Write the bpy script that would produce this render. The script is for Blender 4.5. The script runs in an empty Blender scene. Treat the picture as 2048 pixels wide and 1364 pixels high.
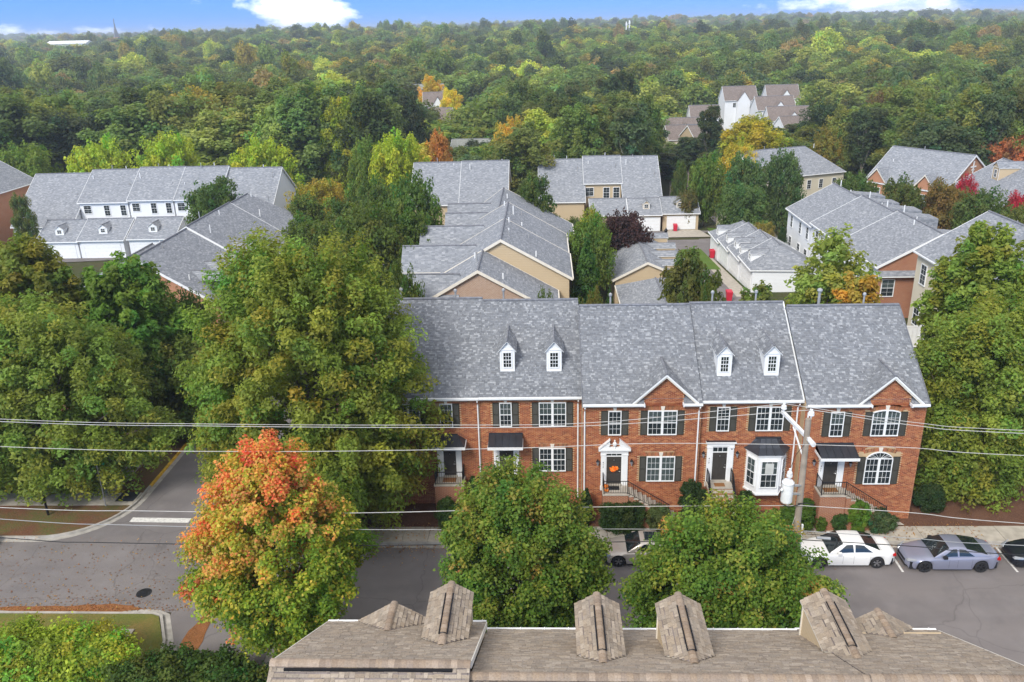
import bpy, math, random
import numpy as np
from mathutils import Vector, Matrix
HAZE = 0.00028
R = math.radians
scene = bpy.context.scene
COL = scene.collection

# ---------------------------------------------------------------- camera
F_PX, CX, CY = 1650.0, 1024.0, 682.0
PITCH, ROLL, YAW, CH = 20.8, 1.5, 2.5, 28.0
_p, _r, _y = R(PITCH), R(ROLL), R(YAW)
FW = Vector((-math.sin(_y)*math.cos(_p), math.cos(_y)*math.cos(_p), -math.sin(_p)))
_rt = Vector((math.cos(_y), math.sin(_y), 0)); _up = _rt.cross(FW)
RT = _rt*math.cos(_r) - _up*math.sin(_r)
UP = _up*math.cos(_r) + _rt*math.sin(_r)
CAM = Vector((0, 0, CH))
cd = bpy.data.cameras.new('camera'); cam = bpy.data.objects.new('camera', cd); COL.objects.link(cam)
cd.sensor_width = 36; cd.lens = F_PX/2048*36; cd.clip_start = 0.5; cd.clip_end = 12000
M = Matrix((( RT.x, UP.x, -FW.x, 0), (RT.y, UP.y, -FW.y, 0), (RT.z, UP.z, -FW.z, CH), (0, 0, 0, 1)))
cam.matrix_world = M
scene.camera = cam

def _ray(px, py):
    return FW*F_PX + RT*(px-CX) - UP*(py-CY)
def at(px, py, z=0.0):            # survey helper: a sight line met with the level z
    d = _ray(px, py); return CAM + d*((z-CH)/d.z)
def aty(px, py, y):               # ... or with the upright plane at depth y
    d = _ray(px, py); return CAM + d*(y/d.y)

# ---------------------------------------------------------------- world and sun
SUN_EL, SUN_AZ = 42, -150         # sun high, behind and left of the camera
w = bpy.data.worlds.new('World'); scene.world = w; w.use_nodes = True
nt = w.node_tree; N = nt.nodes; L = nt.links; N.clear()
def nn(t, **k):
    n = N.new(t)
    for a, b in k.items(): setattr(n, a, b)
    return n
def mth(op, a, b=None, c=None, clamp=False):
    n = N.new('ShaderNodeMath'); n.operation = op; n.use_clamp = clamp
    for i, v in enumerate((a, b, c)):
        if v is None: continue
        if isinstance(v, (int, float)): n.inputs[i].default_value = v
        else: L.new(v, n.inputs[i])
    return n.outputs[0]
out = nn('ShaderNodeOutputWorld'); bg = nn('ShaderNodeBackground'); L.new(bg.outputs[0], out.inputs[0])
tc = nn('ShaderNodeTexCoord'); sep = nn('ShaderNodeSeparateXYZ'); L.new(tc.outputs['Generated'], sep.inputs[0])
lift = nn('ShaderNodeVectorMath', operation='ADD'); L.new(tc.outputs['Generated'], lift.inputs[0]); lift.inputs[1].default_value = (0, 0, 0.42)
nrm = nn('ShaderNodeVectorMath', operation='NORMALIZE'); L.new(lift.outputs[0], nrm.inputs[0])
sky = nn('ShaderNodeTexSky', sky_type='NISHITA', sun_disc=False)
sky.sun_elevation = R(SUN_EL); sky.sun_rotation = R(SUN_AZ); sky.air_density = 1.0; sky.dust_density = 0.6; sky.ozone_density = 2.0
L.new(nrm.outputs[0], sky.inputs[0])
# clouds: direction -> (azimuth, elevation) plane
az = mth('ARCTAN2', sep.outputs[0], sep.outputs[1]); el = mth('ARCSINE', sep.outputs[2])
comb = nn('ShaderNodeCombineXYZ'); L.new(mth('MULTIPLY', az, 11.0), comb.inputs[0]); L.new(mth('MULTIPLY', el, 24.0), comb.inputs[1]); comb.inputs[2].default_value = 3.7
ns = nn('ShaderNodeTexNoise'); ns.inputs['Scale'].default_value = 1.0; ns.inputs['Detail'].default_value = 9; ns.inputs['Roughness'].default_value = 0.62
L.new(comb.outputs[0], ns.inputs['Vector'])
def bump(a0, aw, e0, ew):
    a = mth('DIVIDE', mth('SUBTRACT', az, R(a0)), R(aw)); e = mth('DIVIDE', mth('SUBTRACT', el, R(e0)), R(ew))
    return mth('EXPONENT', mth('MULTIPLY', mth('ADD', mth('MULTIPLY', a, a), mth('MULTIPLY', e, e)), -1.0))
b = mth('ADD', mth('ADD', bump(-15.5, 5.2, 1.6, 1.5), bump(21.0, 5.0, 0.8, 1.1)), mth('ADD', bump(-34, 9, 0.2, .6), bump(33.5, 2.4, 1.4, 0.6)))
b = mth('ADD', b, mth('ADD', bump(75, 30, 9, 5), mth('ADD', bump(150, 40, 14, 8), bump(-95, 30, 11, 6))))
cl = nn('ShaderNodeValToRGB'); cl.color_ramp.elements[0].position = 0.62; cl.color_ramp.elements[1].position = 0.80
L.new(mth('ADD', ns.outputs['Fac'], mth('MULTIPLY', b, 0.24)), cl.inputs[0])
mix = nn('ShaderNodeMix', data_type='RGBA'); L.new(cl.outputs[0], mix.inputs['Factor'])
hs = nn('ShaderNodeMix', data_type='RGBA', blend_type='MULTIPLY'); hs.inputs['Factor'].default_value = 1.0
L.new(sky.outputs[0], hs.inputs['A']); hs.inputs['B'].default_value = (.50, .88, 1.25, 1)
L.new(hs.outputs['Result'], mix.inputs['A']); mix.inputs['B'].default_value = (8.2, 8.4, 8.8, 1)
ov = nn('ShaderNodeMix', data_type='RGBA'); cov = mth('MULTIPLY', mth('DIVIDE', mth('SUBTRACT', el, R(7)), R(24), clamp=True), mth('ADD', 0.62, mth('MULTIPLY', ns.outputs['Fac'], 0.4)), clamp=True)
L.new(cov, ov.inputs['Factor']); L.new(mix.outputs['Result'], ov.inputs['A']); ov.inputs['B'].default_value = (4.7, 4.5, 4.2, 1)   # a broken layer of pale cloud overhead
L.new(ov.outputs['Result'], bg.inputs[0]); bg.inputs[1].default_value = 0.148

sd = bpy.data.lights.new('sun', 'SUN'); sun = bpy.data.objects.new('sun', sd); COL.objects.link(sun)
sd.energy = 2.1; sd.angle = R(18); sd.color = (1.0, 0.96, 0.90)
_a = R(SUN_AZ); _e = R(SUN_EL)
sdir = Vector((math.sin(_a)*math.cos(_e), math.cos(_a)*math.cos(_e), math.sin(_e)))   # towards the sun
sun.rotation_euler = (-sdir).to_track_quat('-Z', 'Y').to_euler()
vs = scene.view_settings; vs.view_transform = 'Standard'; vs.look = 'None'; vs.exposure = 0.87; vs.gamma = 1; vs.use_curve_mapping = False
scene.cycles.max_bounces = 6; scene.cycles.transparent_max_bounces = 12; scene.cycles.volume_bounces = 0
scene.cycles.diffuse_bounces = 4

# ---------------------------------------------------------------- materials
def newmat(name):
    m = bpy.data.materials.new(name); m.use_nodes = True
    t = m.node_tree; t.nodes.clear()
    o = t.nodes.new('ShaderNodeOutputMaterial'); p = t.nodes.new('ShaderNodeBsdfPrincipled')
    t.links.new(p.outputs[0], o.inputs[0]); p.inputs['Specular IOR Level'].default_value = 0.3
    return m, t, p, o
def col4(c): return (c[0], c[1], c[2], 1)
def mixc(t, fac, a, b, bt='MIX'):
    n = t.nodes.new('ShaderNodeMix'); n.data_type = 'RGBA'; n.blend_type = bt
    for s, v in (('Factor', fac), ('A', a), ('B', b)):
        if isinstance(v, (int, float)): n.inputs[s].default_value = v
        elif isinstance(v, tuple): n.inputs[s].default_value = col4(v)
        else: t.links.new(v, n.inputs[s])
    return n.outputs['Result']
def noise(t, scale, detail=4, vec=None, rough=.5):
    n = t.nodes.new('ShaderNodeTexNoise'); n.inputs['Scale'].default_value = scale; n.inputs['Detail'].default_value = detail; n.inputs['Roughness'].default_value = rough
    if vec is None:
        g = t.nodes.new('ShaderNodeNewGeometry'); vec = g.outputs['Position']
    t.links.new(vec, n.inputs['Vector']); return n.outputs['Fac']
def ramp(t, f, *stops):
    r = t.nodes.new('ShaderNodeValToRGB'); e = r.color_ramp.elements
    while len(e) < len(stops): e.new(0.5)
    for q, (p, c) in zip(e, stops): q.position = p; q.color = col4(c) if isinstance(c, tuple) else (c, c, c, 1)
    t.links.new(f, r.inputs[0]); return r.outputs[0]
def bumpn(t, p, h, dist=.01, strength=.6):
    b = t.nodes.new('ShaderNodeBump'); b.inputs['Distance'].default_value = dist; b.inputs['Strength'].default_value = strength
    t.links.new(h, b.inputs['Height']); t.links.new(b.outputs[0], p.inputs['Normal'])
def plain(name, c, rough=.7, metal=0, var=.12, scale=3, spec=.3):
    m, t, p, o = newmat(name)
    k = mixc(t, ramp(t, noise(t, scale, 5), (.3, 0.), (.7, 1.)), tuple(x*(1-var) for x in c), tuple(min(1, x*(1+var)) for x in c))
    t.links.new(k, p.inputs['Base Color']); p.inputs['Roughness'].default_value = rough; p.inputs['Metallic'].default_value = metal
    p.inputs['Specular IOR Level'].default_value = spec
    return m
# surface coordinates: u runs level along any wall or roof slope, v up it, in metres
sg = bpy.data.node_groups.new('surface_uv', 'ShaderNodeTree')
sg.interface.new_socket('UV', in_out='OUTPUT', socket_type='NodeSocketVector')
def _sg():
    n = sg.nodes; l = sg.links
    go = n.new('NodeGroupOutput'); g = n.new('ShaderNodeNewGeometry')
    cr = n.new('ShaderNodeVectorMath'); cr.operation = 'CROSS_PRODUCT'; cr.inputs[0].default_value = (0, 0, 1); l.new(g.outputs['True Normal'], cr.inputs[1])
    ln = n.new('ShaderNodeVectorMath'); ln.operation = 'LENGTH'; l.new(cr.outputs[0], ln.inputs[0])
    no = n.new('ShaderNodeVectorMath'); no.operation = 'NORMALIZE'; l.new(cr.outputs[0], no.inputs[0])
    dt = n.new('ShaderNodeVectorMath'); dt.operation = 'DOT_PRODUCT'; l.new(no.outputs[0], dt.inputs[0]); l.new(g.outputs['Position'], dt.inputs[1])
    sp = n.new('ShaderNodeSeparateXYZ'); l.new(g.outputs['Position'], sp.inputs[0])
    mx = n.new('ShaderNodeMath'); mx.operation = 'MAXIMUM'; l.new(ln.outputs['Value'], mx.inputs[0]); mx.inputs[1].default_value = .05
    dv = n.new('ShaderNodeMath'); dv.operation = 'DIVIDE'; l.new(sp.outputs[2], dv.inputs[0]); l.new(mx.outputs[0], dv.inputs[1])
    cb = n.new('ShaderNodeCombineXYZ'); l.new(dt.outputs['Value'], cb.inputs[0]); l.new(dv.outputs[0], cb.inputs[1]); l.new(cb.outputs[0], go.inputs[0])
_sg()
def suv(t):
    g = t.nodes.new('ShaderNodeGroup'); g.node_tree = sg; return g.outputs[0]
def bricktex(t, vec, c1, c2, mo, bw, rh, ms, bias=0., smooth=.1):
    b = t.nodes.new('ShaderNodeTexBrick'); t.links.new(vec, b.inputs['Vector']); b.inputs['Scale'].default_value = 1
    for s, v in (('Color1', c1), ('Color2', c2), ('Mortar', mo)):
        if isinstance(v, tuple): b.inputs[s].default_value = col4(v)
        else: t.links.new(v, b.inputs[s])
    b.inputs['Brick Width'].default_value = bw; b.inputs['Row Height'].default_value = rh; b.inputs['Mortar Size'].default_value = ms
    b.inputs['Mortar Smooth'].default_value = smooth; b.inputs['Bias'].default_value = bias
    return b
def brickmat(name, c1, c2, mo, blot):
    m, t, p, o = newmat(name); v = suv(t)
    b = bricktex(t, v, c1, c2, mo, .21, .075, .012)
    k = mixc(t, ramp(t, noise(t, .8, 6), (.35, 0.), (.7, 1.)), b.outputs['Color'], mixc(t, .35, b.outputs['Color'], blot))
    t.links.new(k, p.inputs['Base Color']); p.inputs['Roughness'].default_value = .9; bumpn(t, p, b.outputs['Fac'], -.008, .7)
    return m
def shinglemat(name, c1, c2, dark, tint, row=.145):
    m, t, p, o = newmat(name); v = suv(t)
    b = bricktex(t, v, c1, c2, dark, .30, row, .010, 0., .4)
    mp = t.nodes.new('ShaderNodeVectorMath'); mp.operation = 'MULTIPLY'; t.links.new(v, mp.inputs[0]); mp.inputs[1].default_value = (3.3, 6.9, 1)
    w = t.nodes.new('ShaderNodeTexWhiteNoise'); w.noise_dimensions = '2D'
    fl = t.nodes.new('ShaderNodeVectorMath'); fl.operation = 'FLOOR'; t.links.new(mp.outputs[0], fl.inputs[0]); t.links.new(fl.outputs[0], w.inputs['Vector'])
    k = mixc(t, ramp(t, w.outputs['Value'], (.0, .0), (.75, .35), (1., 1.)), b.outputs['Color'], tint)
    k = mixc(t, ramp(t, noise(t, .35, 5), (.35, 0.), (.75, .14)), k, dark)
    t.links.new(k, p.inputs['Base Color']); p.inputs['Roughness'].default_value = .95; bumpn(t, p, b.outputs['Fac'], -.012, .8)
    return m
def sidingmat(name, c):
    m, t, p, o = newmat(name); v = suv(t)
    s = t.nodes.new('ShaderNodeSeparateXYZ'); t.links.new(v, s.inputs[0])
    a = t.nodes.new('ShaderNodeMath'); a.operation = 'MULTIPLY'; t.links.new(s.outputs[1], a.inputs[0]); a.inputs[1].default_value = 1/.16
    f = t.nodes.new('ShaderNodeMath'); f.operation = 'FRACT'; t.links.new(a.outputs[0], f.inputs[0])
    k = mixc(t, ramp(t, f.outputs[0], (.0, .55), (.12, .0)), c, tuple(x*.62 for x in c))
    k = mixc(t, ramp(t, noise(t, .7, 4), (.3, .0), (.8, .18)), k, tuple(x*.7 for x in c))
    t.links.new(k, p.inputs['Base Color']); p.inputs['Roughness'].default_value = .75; bumpn(t, p, f.outputs[0], -.02, .5)
    return m
MT = {}
MT['brick'] = brickmat('red_brick', (.28, .082, .040), (.355, .118, .052), (.40, .285, .19), (.30, .10, .055))
MT['brick_tan'] = brickmat('tan_brick', (.40, .25, .17), (.33, .19, .12), (.52, .44, .36), (.36, .22, .15))
MT['brick_far'] = brickmat('orange_brick', (.42, .17, .085), (.48, .21, .11), (.45, .30, .2), (.40, .16, .08))
MT['mortar'] = plain('mortar', (.47, .34, .20), .95)
MT['shingle'] = shinglemat('slate_grey_shingle', (.165, .178, .20), (.25, .263, .285), (.12, .13, .15), (.34, .35, .37))
MT['shingle_brown'] = shinglemat('brown_shingle', (.15, .12, .105), (.20, .165, .145), (.09, .075, .068), (.24, .20, .18))
MT['shingle_green'] = shinglemat('grey_green_shingle', (.20, .21, .19), (.26, .27, .245), (.14, .15, .135), (.28, .29, .27))
MT['siding_tan'] = sidingmat('tan_siding', (.50, .39, .25))
MT['siding_white'] = sidingmat('white_siding', (.74, .75, .76))
MT['siding_cream'] = sidingmat('cream_siding', (.62, .56, .43))
MT['white'] = plain('white_paint', (.76, .765, .76), .5, var=.04)
MT['cream'] = plain('cream_trim', (.70, .65, .56), .55, var=.05)
MT['shutter'] = plain('dark_olive_shutter_paint', (.045, .043, .034), .5, var=.1)
MT['door'] = plain('charcoal_door_paint', (.05, .045, .04), .45, var=.08)
MT['seam'] = plain('dark_standing_seam_metal', (.055, .06, .072), .38, .5, var=.12, scale=1.5, spec=.5)
MT['iron'] = plain('black_iron', (.012, .012, .014), .45, .2)
MT['concrete'] = plain('concrete', (.40, .36, .30), .9, var=.16, scale=2.2)
MT['kerb'] = plain('kerb_concrete', (.36, .335, .30), .9, var=.2, scale=2.5)
MT['white_line'] = plain('worn_road_paint', (.62, .60, .56), .8, var=.2, scale=6)
MT['yellow_line'] = plain('yellow_kerb_paint', (.60, .36, .03), .8, var=.3, scale=4)
MT['cap'] = plain('ridge_cap_shingle', (.17, .175, .195), .95, var=.25, scale=4)
MT['pipe'] = plain('galvanised_pipe', (.42, .42, .42), .5, .5)
MT['wood'] = plain('weathered_pole_wood', (.30, .25, .20), .9, var=.25, scale=2.)
MT['insul'] = plain('pale_porcelain', (.70, .70, .69), .35)
MT['wire'] = plain('pale_aluminium_wire', (.50, .48, .45), .5, .1)
MT['cable'] = plain('black_cable', (.02, .02, .022), .6)
MT['red_bin'] = plain('red_plastic', (.50, .02, .045), .45, var=.06)
MT['rubber'] = plain('tyre_rubber', (.02, .02, .021), .8)
MT['rim'] = plain('alloy_rim', (.45, .45, .46), .3, .8)
MT['darkrim'] = plain('dark_alloy_rim', (.07, .07, .075), .35, .7)
MT['plastic'] = plain('black_plastic', (.018, .018, .02), .5)
MT['amber'] = plain('red_lens', (.45, .01, .012), .15, spec=.6)
MT['lens'] = plain('clear_lens', (.26, .27, .29), .1, spec=.8)
MT['bark'] = plain('bark', (.12, .095, .075), .95, var=.35, scale=5)
MT['palebark'] = plain('pale_bark', (.30, .26, .21), .95, var=.3, scale=3)
MT['pumpkin'] = plain('pumpkin_skin', (.65, .17, .015), .5)
MT['mat'] = plain('coir_mat', (.22, .10, .035), .95)
MT['sign_green'] = plain('green_sign', (.01, .20, .09), .5)
MT['fence'] = plain('white_vinyl', (.70, .70, .69), .5, var=.04)
def carpaint(name, c, metal=.35):
    m, t, p, o = newmat(name); p.inputs['Base Color'].default_value = col4(c); p.inputs['Metallic'].default_value = metal
    p.inputs['Roughness'].default_value = .35; p.inputs['Coat Weight'].default_value = .8; p.inputs['Coat Roughness'].default_value = .06
    bumpn(t, p, noise(t, 2.0, 2), .01, .05); return m
MT['car_white'] = carpaint('white_car_paint', (.78, .77, .74), 0)
MT['car_grey'] = carpaint('blue_grey_car_paint', (.26, .27, .35), .35)
MT['car_gold'] = carpaint('champagne_car_paint', (.50, .45, .40), .35)
MT['car_black'] = carpaint('black_car_paint', (.012, .014, .022), .2)
MT['car_red'] = carpaint('red_car_paint', (.45, .015, .02), .2)
def glassmat():
    m, t, p, o = newmat('window_glass')
    p.inputs['Base Color'].default_value = (.03, .04, .045, 1); p.inputs['Roughness'].default_value = .06; p.inputs['Specular IOR Level'].default_value = .7
    tr = t.nodes.new('ShaderNodeBsdfTransparent'); tr.inputs[0].default_value = (.75, .8, .8, 1)
    mx = t.nodes.new('ShaderNodeMixShader'); mx.inputs[0].default_value = .72
    t.links.new(p.outputs[0], mx.inputs[1]); t.links.new(tr.outputs[0], mx.inputs[2]); t.links.new(mx.outputs[0], o.inputs[0]); return m
MT['glass'] = glassmat()
def darkglass():
    m, t, p, o = newmat('car_glass'); p.inputs['Base Color'].default_value = (.012, .018, .02, 1); p.inputs['Roughness'].default_value = .05; p.inputs['Specular IOR Level'].default_value = .8
    return m
MT['carglass'] = darkglass()
MT['blind'] = plain('window_blind', (.52, .53, .50), .8, var=.12, scale=1.2)
MT['room_board'] = plain('painted_dim_room', (.10, .105, .11), .9)  # flat board behind the glass; its dark colour stands for the unlit interior
def leafmat():
    m, t, p, o = newmat('leaf')
    a = t.nodes.new('ShaderNodeAttribute'); a.attribute_name = 'lc'
    oi = t.nodes.new('ShaderNodeObjectInfo')
    k = mixc(t, 1.0, a.outputs['Color'], oi.outputs['Color'], 'MULTIPLY')
    v = t.nodes.new('ShaderNodeMath'); v.operation = 'MULTIPLY_ADD'; t.links.new(oi.outputs['Random'], v.inputs[0]); v.inputs[1].default_value = .35; v.inputs[2].default_value = 1.22
    cv = t.nodes.new('ShaderNodeCombineXYZ')
    for i in range(3): t.links.new(v.outputs[0], cv.inputs[i])
    k = mixc(t, 1.0, k, cv.outputs[0], 'MULTIPLY')
    t.links.new(k, p.inputs['Base Color']); p.inputs['Roughness'].default_value = .55; p.inputs['Specular IOR Level'].default_value = .25
    tr = t.nodes.new('ShaderNodeBsdfTranslucent'); t.links.new(mixc(t, 1.0, k, (1.15, 1.2, .6), 'MULTIPLY'), tr.inputs[0])
    mx = t.nodes.new('ShaderNodeMixShader'); mx.inputs[0].default_value = .5
    t.links.new(p.outputs[0], mx.inputs[1]); t.links.new(tr.outputs[0], mx.inputs[2]); t.links.new(mx.outputs[0], o.inputs[0]); return m
MT['leaf'] = leafmat()
def tabmat(name):
    m, t, p, o = newmat(name)
    a = t.nodes.new('ShaderNodeAttribute'); a.attribute_name = 'lc'
    k = mixc(t, 1.0, a.outputs['Color'], ramp(t, noise(t, 22, 3), (.3, .82), (.7, 1.14)), 'MULTIPLY')
    k = mixc(t, 1.0, k, ramp(t, noise(t, .35, 4), (.3, .94), (.75, 1.04)), 'MULTIPLY')
    t.links.new(k, p.inputs['Base Color']); p.inputs['Roughness'].default_value = .93; return m
MT['tab'] = tabmat('shingle_tab')
def oc(name, c):                  # one shingle blend for pieces coloured by object
    m, t, p, o = newmat(name)
    oi = t.nodes.new('ShaderNodeObjectInfo')
    k = mixc(t, 1.0, oi.outputs['Color'], ramp(t, noise(t, 22, 3), (.3, .82), (.7, 1.14)), 'MULTIPLY')
    k = mixc(t, 1.0, k, ramp(t, noise(t, .35, 4), (.3, .94), (.75, 1.04)), 'MULTIPLY')
    t.links.new(k, p.inputs['Base Color']); p.inputs['Roughness'].default_value = .93; return m
MT['tabobj'] = oc('shingle_piece', None)
def asphalt():
    m, t, p, o = newmat('asphalt')
    k = mixc(t, ramp(t, noise(t, 60, 3), (.35, 0.), (.65, 1.)), (.150, .133, .127), (.215, .193, .185))
    g = t.nodes.new('ShaderNodeNewGeometry'); vm = t.nodes.new('ShaderNodeVectorMath'); vm.operation = 'MULTIPLY'; t.links.new(g.outputs['Position'], vm.inputs[0]); vm.inputs[1].default_value = (.12, .9, 1)
    k = mixc(t, ramp(t, noise(t, 1.0, 5, vm.outputs[0]), (.35, .0), (.7, .55)), k, (.14, .125, .125))
    k = mixc(t, ramp(t, noise(t, .22, 6, rough=.7), (.5, .0), (.56, .35)), k, (.125, .115, .113))
    k = mixc(t, ramp(t, noise(t, .5, 4), (.45, .0), (.75, .4)), k, (.245, .225, .22))
    vo = t.nodes.new('ShaderNodeTexVoronoi'); vo.feature = 'DISTANCE_TO_EDGE'; vo.inputs['Scale'].default_value = .16
    nw = t.nodes.new('ShaderNodeTexNoise'); nw.inputs['Scale'].default_value = .7; nw.inputs['Detail'].default_value = 5; t.links.new(g.outputs['Position'], nw.inputs['Vector'])
    ad = t.nodes.new('ShaderNodeVectorMath'); ad.operation = 'ADD'; t.links.new(g.outputs['Position'], ad.inputs[0]); t.links.new(nw.outputs['Color'], ad.inputs[1]); t.links.new(ad.outputs[0], vo.inputs['Vector'])
    k = mixc(t, ramp(t, vo.outputs['Distance'], (.0, .42), (.006, .0)), k, (.07, .062, .06))
    t.links.new(k, p.inputs['Base Color']); p.inputs['Roughness'].default_value = .85; bumpn(t, p, noise(t, 90, 2), .006, .5); return m
MT['asphalt'] = asphalt()
def groundmat(name, a, b, c, s1=.5, s2=9):
    m, t, p, o = newmat(name)
    k = mixc(t, ramp(t, noise(t, s1, 6), (.38, 0.), (.62, 1.)), a, b)
    k = mixc(t, ramp(t, noise(t, s2, 4), (.4, .0), (.7, .8)), k, c)
    t.links.new(k, p.inputs['Base Color']); p.inputs['Roughness'].default_value = 1; p.inputs['Specular IOR Level'].default_value = .1; bumpn(t, p, noise(t, s2*2, 4), .05, .8); return m
MT['mulch'] = groundmat('pine_straw_mulch', (.12, .062, .040), (.09, .045, .030), (.17, .09, .055), .9, 16)
MT['bedmix'] = groundmat('straw_and_thin_grass', (.13, .062, .036), (.10, .105, .035), (.17, .085, .045), .55, 7)
MT['grass'] = groundmat('dry_grass', (.14, .15, .035), (.21, .15, .05), (.10, .12, .03), .6, 11)
MT['lawn'] = groundmat('green_lawn', (.075, .15, .022), (.10, .17, .03), (.13, .15, .04), .4, 9)
MT['ground'] = groundmat('woodland_floor', (.05, .065, .02), (.075, .06, .03), (.04, .06, .015), .08, .9)
MT['litter'] = groundmat('fallen_leaves', (.25, .10, .04), (.18, .075, .03), (.32, .15, .06), 2, 14)

# ---------------------------------------------------------------- mesh helpers
class MB:
    def __init__(s): s.v = []; s.f = []; s.m = []; s.c = []; s.mats = []; s.hascol = False
    def mi(s, mat):
        if mat not in s.mats: s.mats.append(mat)
        return s.mats.index(mat)
    def face(s, pts, mat, col=None):
        b = len(s.v); s.v += [tuple(p) for p in pts]; s.f.append(tuple(range(b, b+len(pts)))); s.m.append(s.mi(mat)); s.c.append(col or (1, 1, 1))
        if col: s.hascol = True
    def hexa(s, p, mat, col=None):      # p: 8 points, bottom 4 ccw then top 4
        b = len(s.v); s.v += [tuple(q) for q in p]; k = s.mi(mat)
        for f in ((0, 3, 2, 1), (4, 5, 6, 7), (0, 1, 5, 4), (1, 2, 6, 5), (2, 3, 7, 6), (3, 0, 4, 7)):
            s.f.append(tuple(b+i for i in f)); s.m.append(k); s.c.append(col or (1, 1, 1))
        if col: s.hascol = True
    def box(s, x0, x1, y0, y1, z0, z1, mat, col=None):
        s.hexa([(x0, y0, z0), (x1, y0, z0), (x1, y1, z0), (x0, y1, z0), (x0, y0, z1), (x1, y0, z1), (x1, y1, z1), (x0, y1, z1)], mat, col)
    def prism(s, poly, h, mat):         # poly: 3d ring, h: offset vector
        n = len(poly); b = len(s.v); h = Vector(h); s.v += [tuple(p) for p in poly] + [tuple(Vector(p)+h) for p in poly]; k = s.mi(mat)
        s.f.append(tuple(range(b+n-1, b-1, -1))); s.f.append(tuple(range(b+n, b+2*n))); s.m += [k, k]; s.c += [(1, 1, 1)]*2
        for i in range(n):
            j = (i+1) % n; s.f.append((b+i, b+j, b+n+j, b+n+i)); s.m.append(k); s.c.append((1, 1, 1))
    def tube(s, pts, r, mat, n=8, r1=None, cap=True):
        pts = [Vector(p) for p in pts]; k = s.mi(mat); rings = []
        for i, p in enumerate(pts):
            d = (pts[min(i+1, len(pts)-1)] - pts[max(i-1, 0)]).normalized()
            a = d.orthogonal().normalized() if abs(d.z) < .99 else Vector((1, 0, 0))
            if abs(d.z) < .99: a = Vector((0, 0, 1)).cross(d).normalized()
            c = d.cross(a)
            rr = (r[i] if isinstance(r, (list, tuple)) else (r if r1 is None else r+(r1-r)*i/(len(pts)-1)))
            b = len(s.v)
            for j in range(n):
                t = 2*math.pi*j/n; s.v.append(tuple(p + (a*math.cos(t)+c*math.sin(t))*rr))
            rings.append(b)
        for b0, b1 in zip(rings, rings[1:]):
            for j in range(n):
                q = (j+1) % n; s.f.append((b0+j, b0+q, b1+q, b1+j)); s.m.append(k); s.c.append((1, 1, 1))
        if cap:
            s.f.append(tuple(rings[0]+j for j in reversed(range(n)))); s.f.append(tuple(rings[-1]+j for j in range(n))); s.m += [k, k]; s.c += [(1, 1, 1)]*2
    def lathe(s, prof, mat, n=16, c=(0, 0, 0)):   # prof: (r, z) list
        k = s.mi(mat); b = len(s.v)
        for (r, z) in prof:
            for j in range(n):
                t = 2*math.pi*j/n; s.v.append((c[0]+r*math.cos(t), c[1]+r*math.sin(t), c[2]+z))
        for i in range(len(prof)-1):
            for j in range(n):
                q = (j+1) % n; s.f.append((b+i*n+j, b+i*n+q, b+(i+1)*n+q, b+(i+1)*n+j)); s.m.append(k); s.c.append((1, 1, 1))
        s.f.append(tuple(b+j for j in reversed(range(n)))); s.f.append(tuple(b+(len(prof)-1)*n+j for j in range(n))); s.m += [k, k]; s.c += [(1, 1, 1)]*2
    def mesh(s, name, off=(0, 0, 0)):
        me = bpy.data.meshes.new(name); o = off
        me.from_pydata([(v[0]-o[0], v[1]-o[1], v[2]-o[2]) for v in s.v], [], s.f)
        for m in s.mats: me.materials.append(MT[m])
        me.polygons.foreach_set('material_index', s.m)
        if s.hascol:
            a = me.color_attributes.new('lc', 'FLOAT_COLOR', 'CORNER'); arr = np.ones((len(me.loops), 4), 'f')
            cnt = [len(f) for f in s.f]; arr[:, :3] = np.repeat(np.array(s.c, 'f'), cnt, axis=0); a.data.foreach_set('color', arr.ravel())
        me.update(); return me
OFF = {}
def off_of(p):
    while p is not None:
        if p.name in OFF: return OFF[p.name]
        p = p.parent
    return Vector((0, 0, 0))
def thing(name, label, cat, loc=(0, 0, 0), rot=0., group=None, world=False):
    o = bpy.data.objects.new(name, None); COL.objects.link(o); o.location = loc; o.rotation_euler = (0, 0, rot)
    o['label'] = label; o['category'] = cat
    if group: o['group'] = group
    OFF[o.name] = Vector(loc) if world else Vector((0, 0, 0))
    return o
def part(name, mb, parent, smooth=False, kind=None, label=None):
    me = mb if isinstance(mb, bpy.types.Mesh) else mb.mesh(name, off_of(parent))
    o = bpy.data.objects.new(name, me); COL.objects.link(o); o.parent = parent
    if smooth: me.polygons.foreach_set('use_smooth', [True]*len(me.polygons)); me.update()
    if kind: o['kind'] = kind
    if label: o['label'] = label
    return o
def struct(name, mb, label=None, kind='structure'):
    me = mb.mesh(name); o = bpy.data.objects.new(name, me); COL.objects.link(o); o['kind'] = kind
    if label: o['label'] = label
    return o
def child(name, me, parent, loc=(0, 0, 0), rot=0.):
    o = bpy.data.objects.new(name, me); COL.objects.link(o); o.parent = parent; o.location = Vector(loc) - (off_of(parent) if parent.parent is None else Vector((0, 0, 0))); o.rotation_euler = (0, 0, rot)
    return o
def copy_tree(o, parent=None):
    c = o.copy(); COL.objects.link(c)
    if parent: c.parent = parent
    for k in list(o.children): copy_tree(k, c)
    return c
rnd = random.Random(7)
_BP = ((-200, 0.), (80, 0.), (118, -2.85), (170, -6.6), (260, -8.), (420, -4.), (900, 3.), (2500, 12.), (6000, 20.))
def gz(y, x=0.):
    for (a, za), (b, zb) in zip(_BP, _BP[1:]):
        if y <= b: return za+(zb-za)*(y-a)/(b-a) - .0
    return _BP[-1][1]
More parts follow.
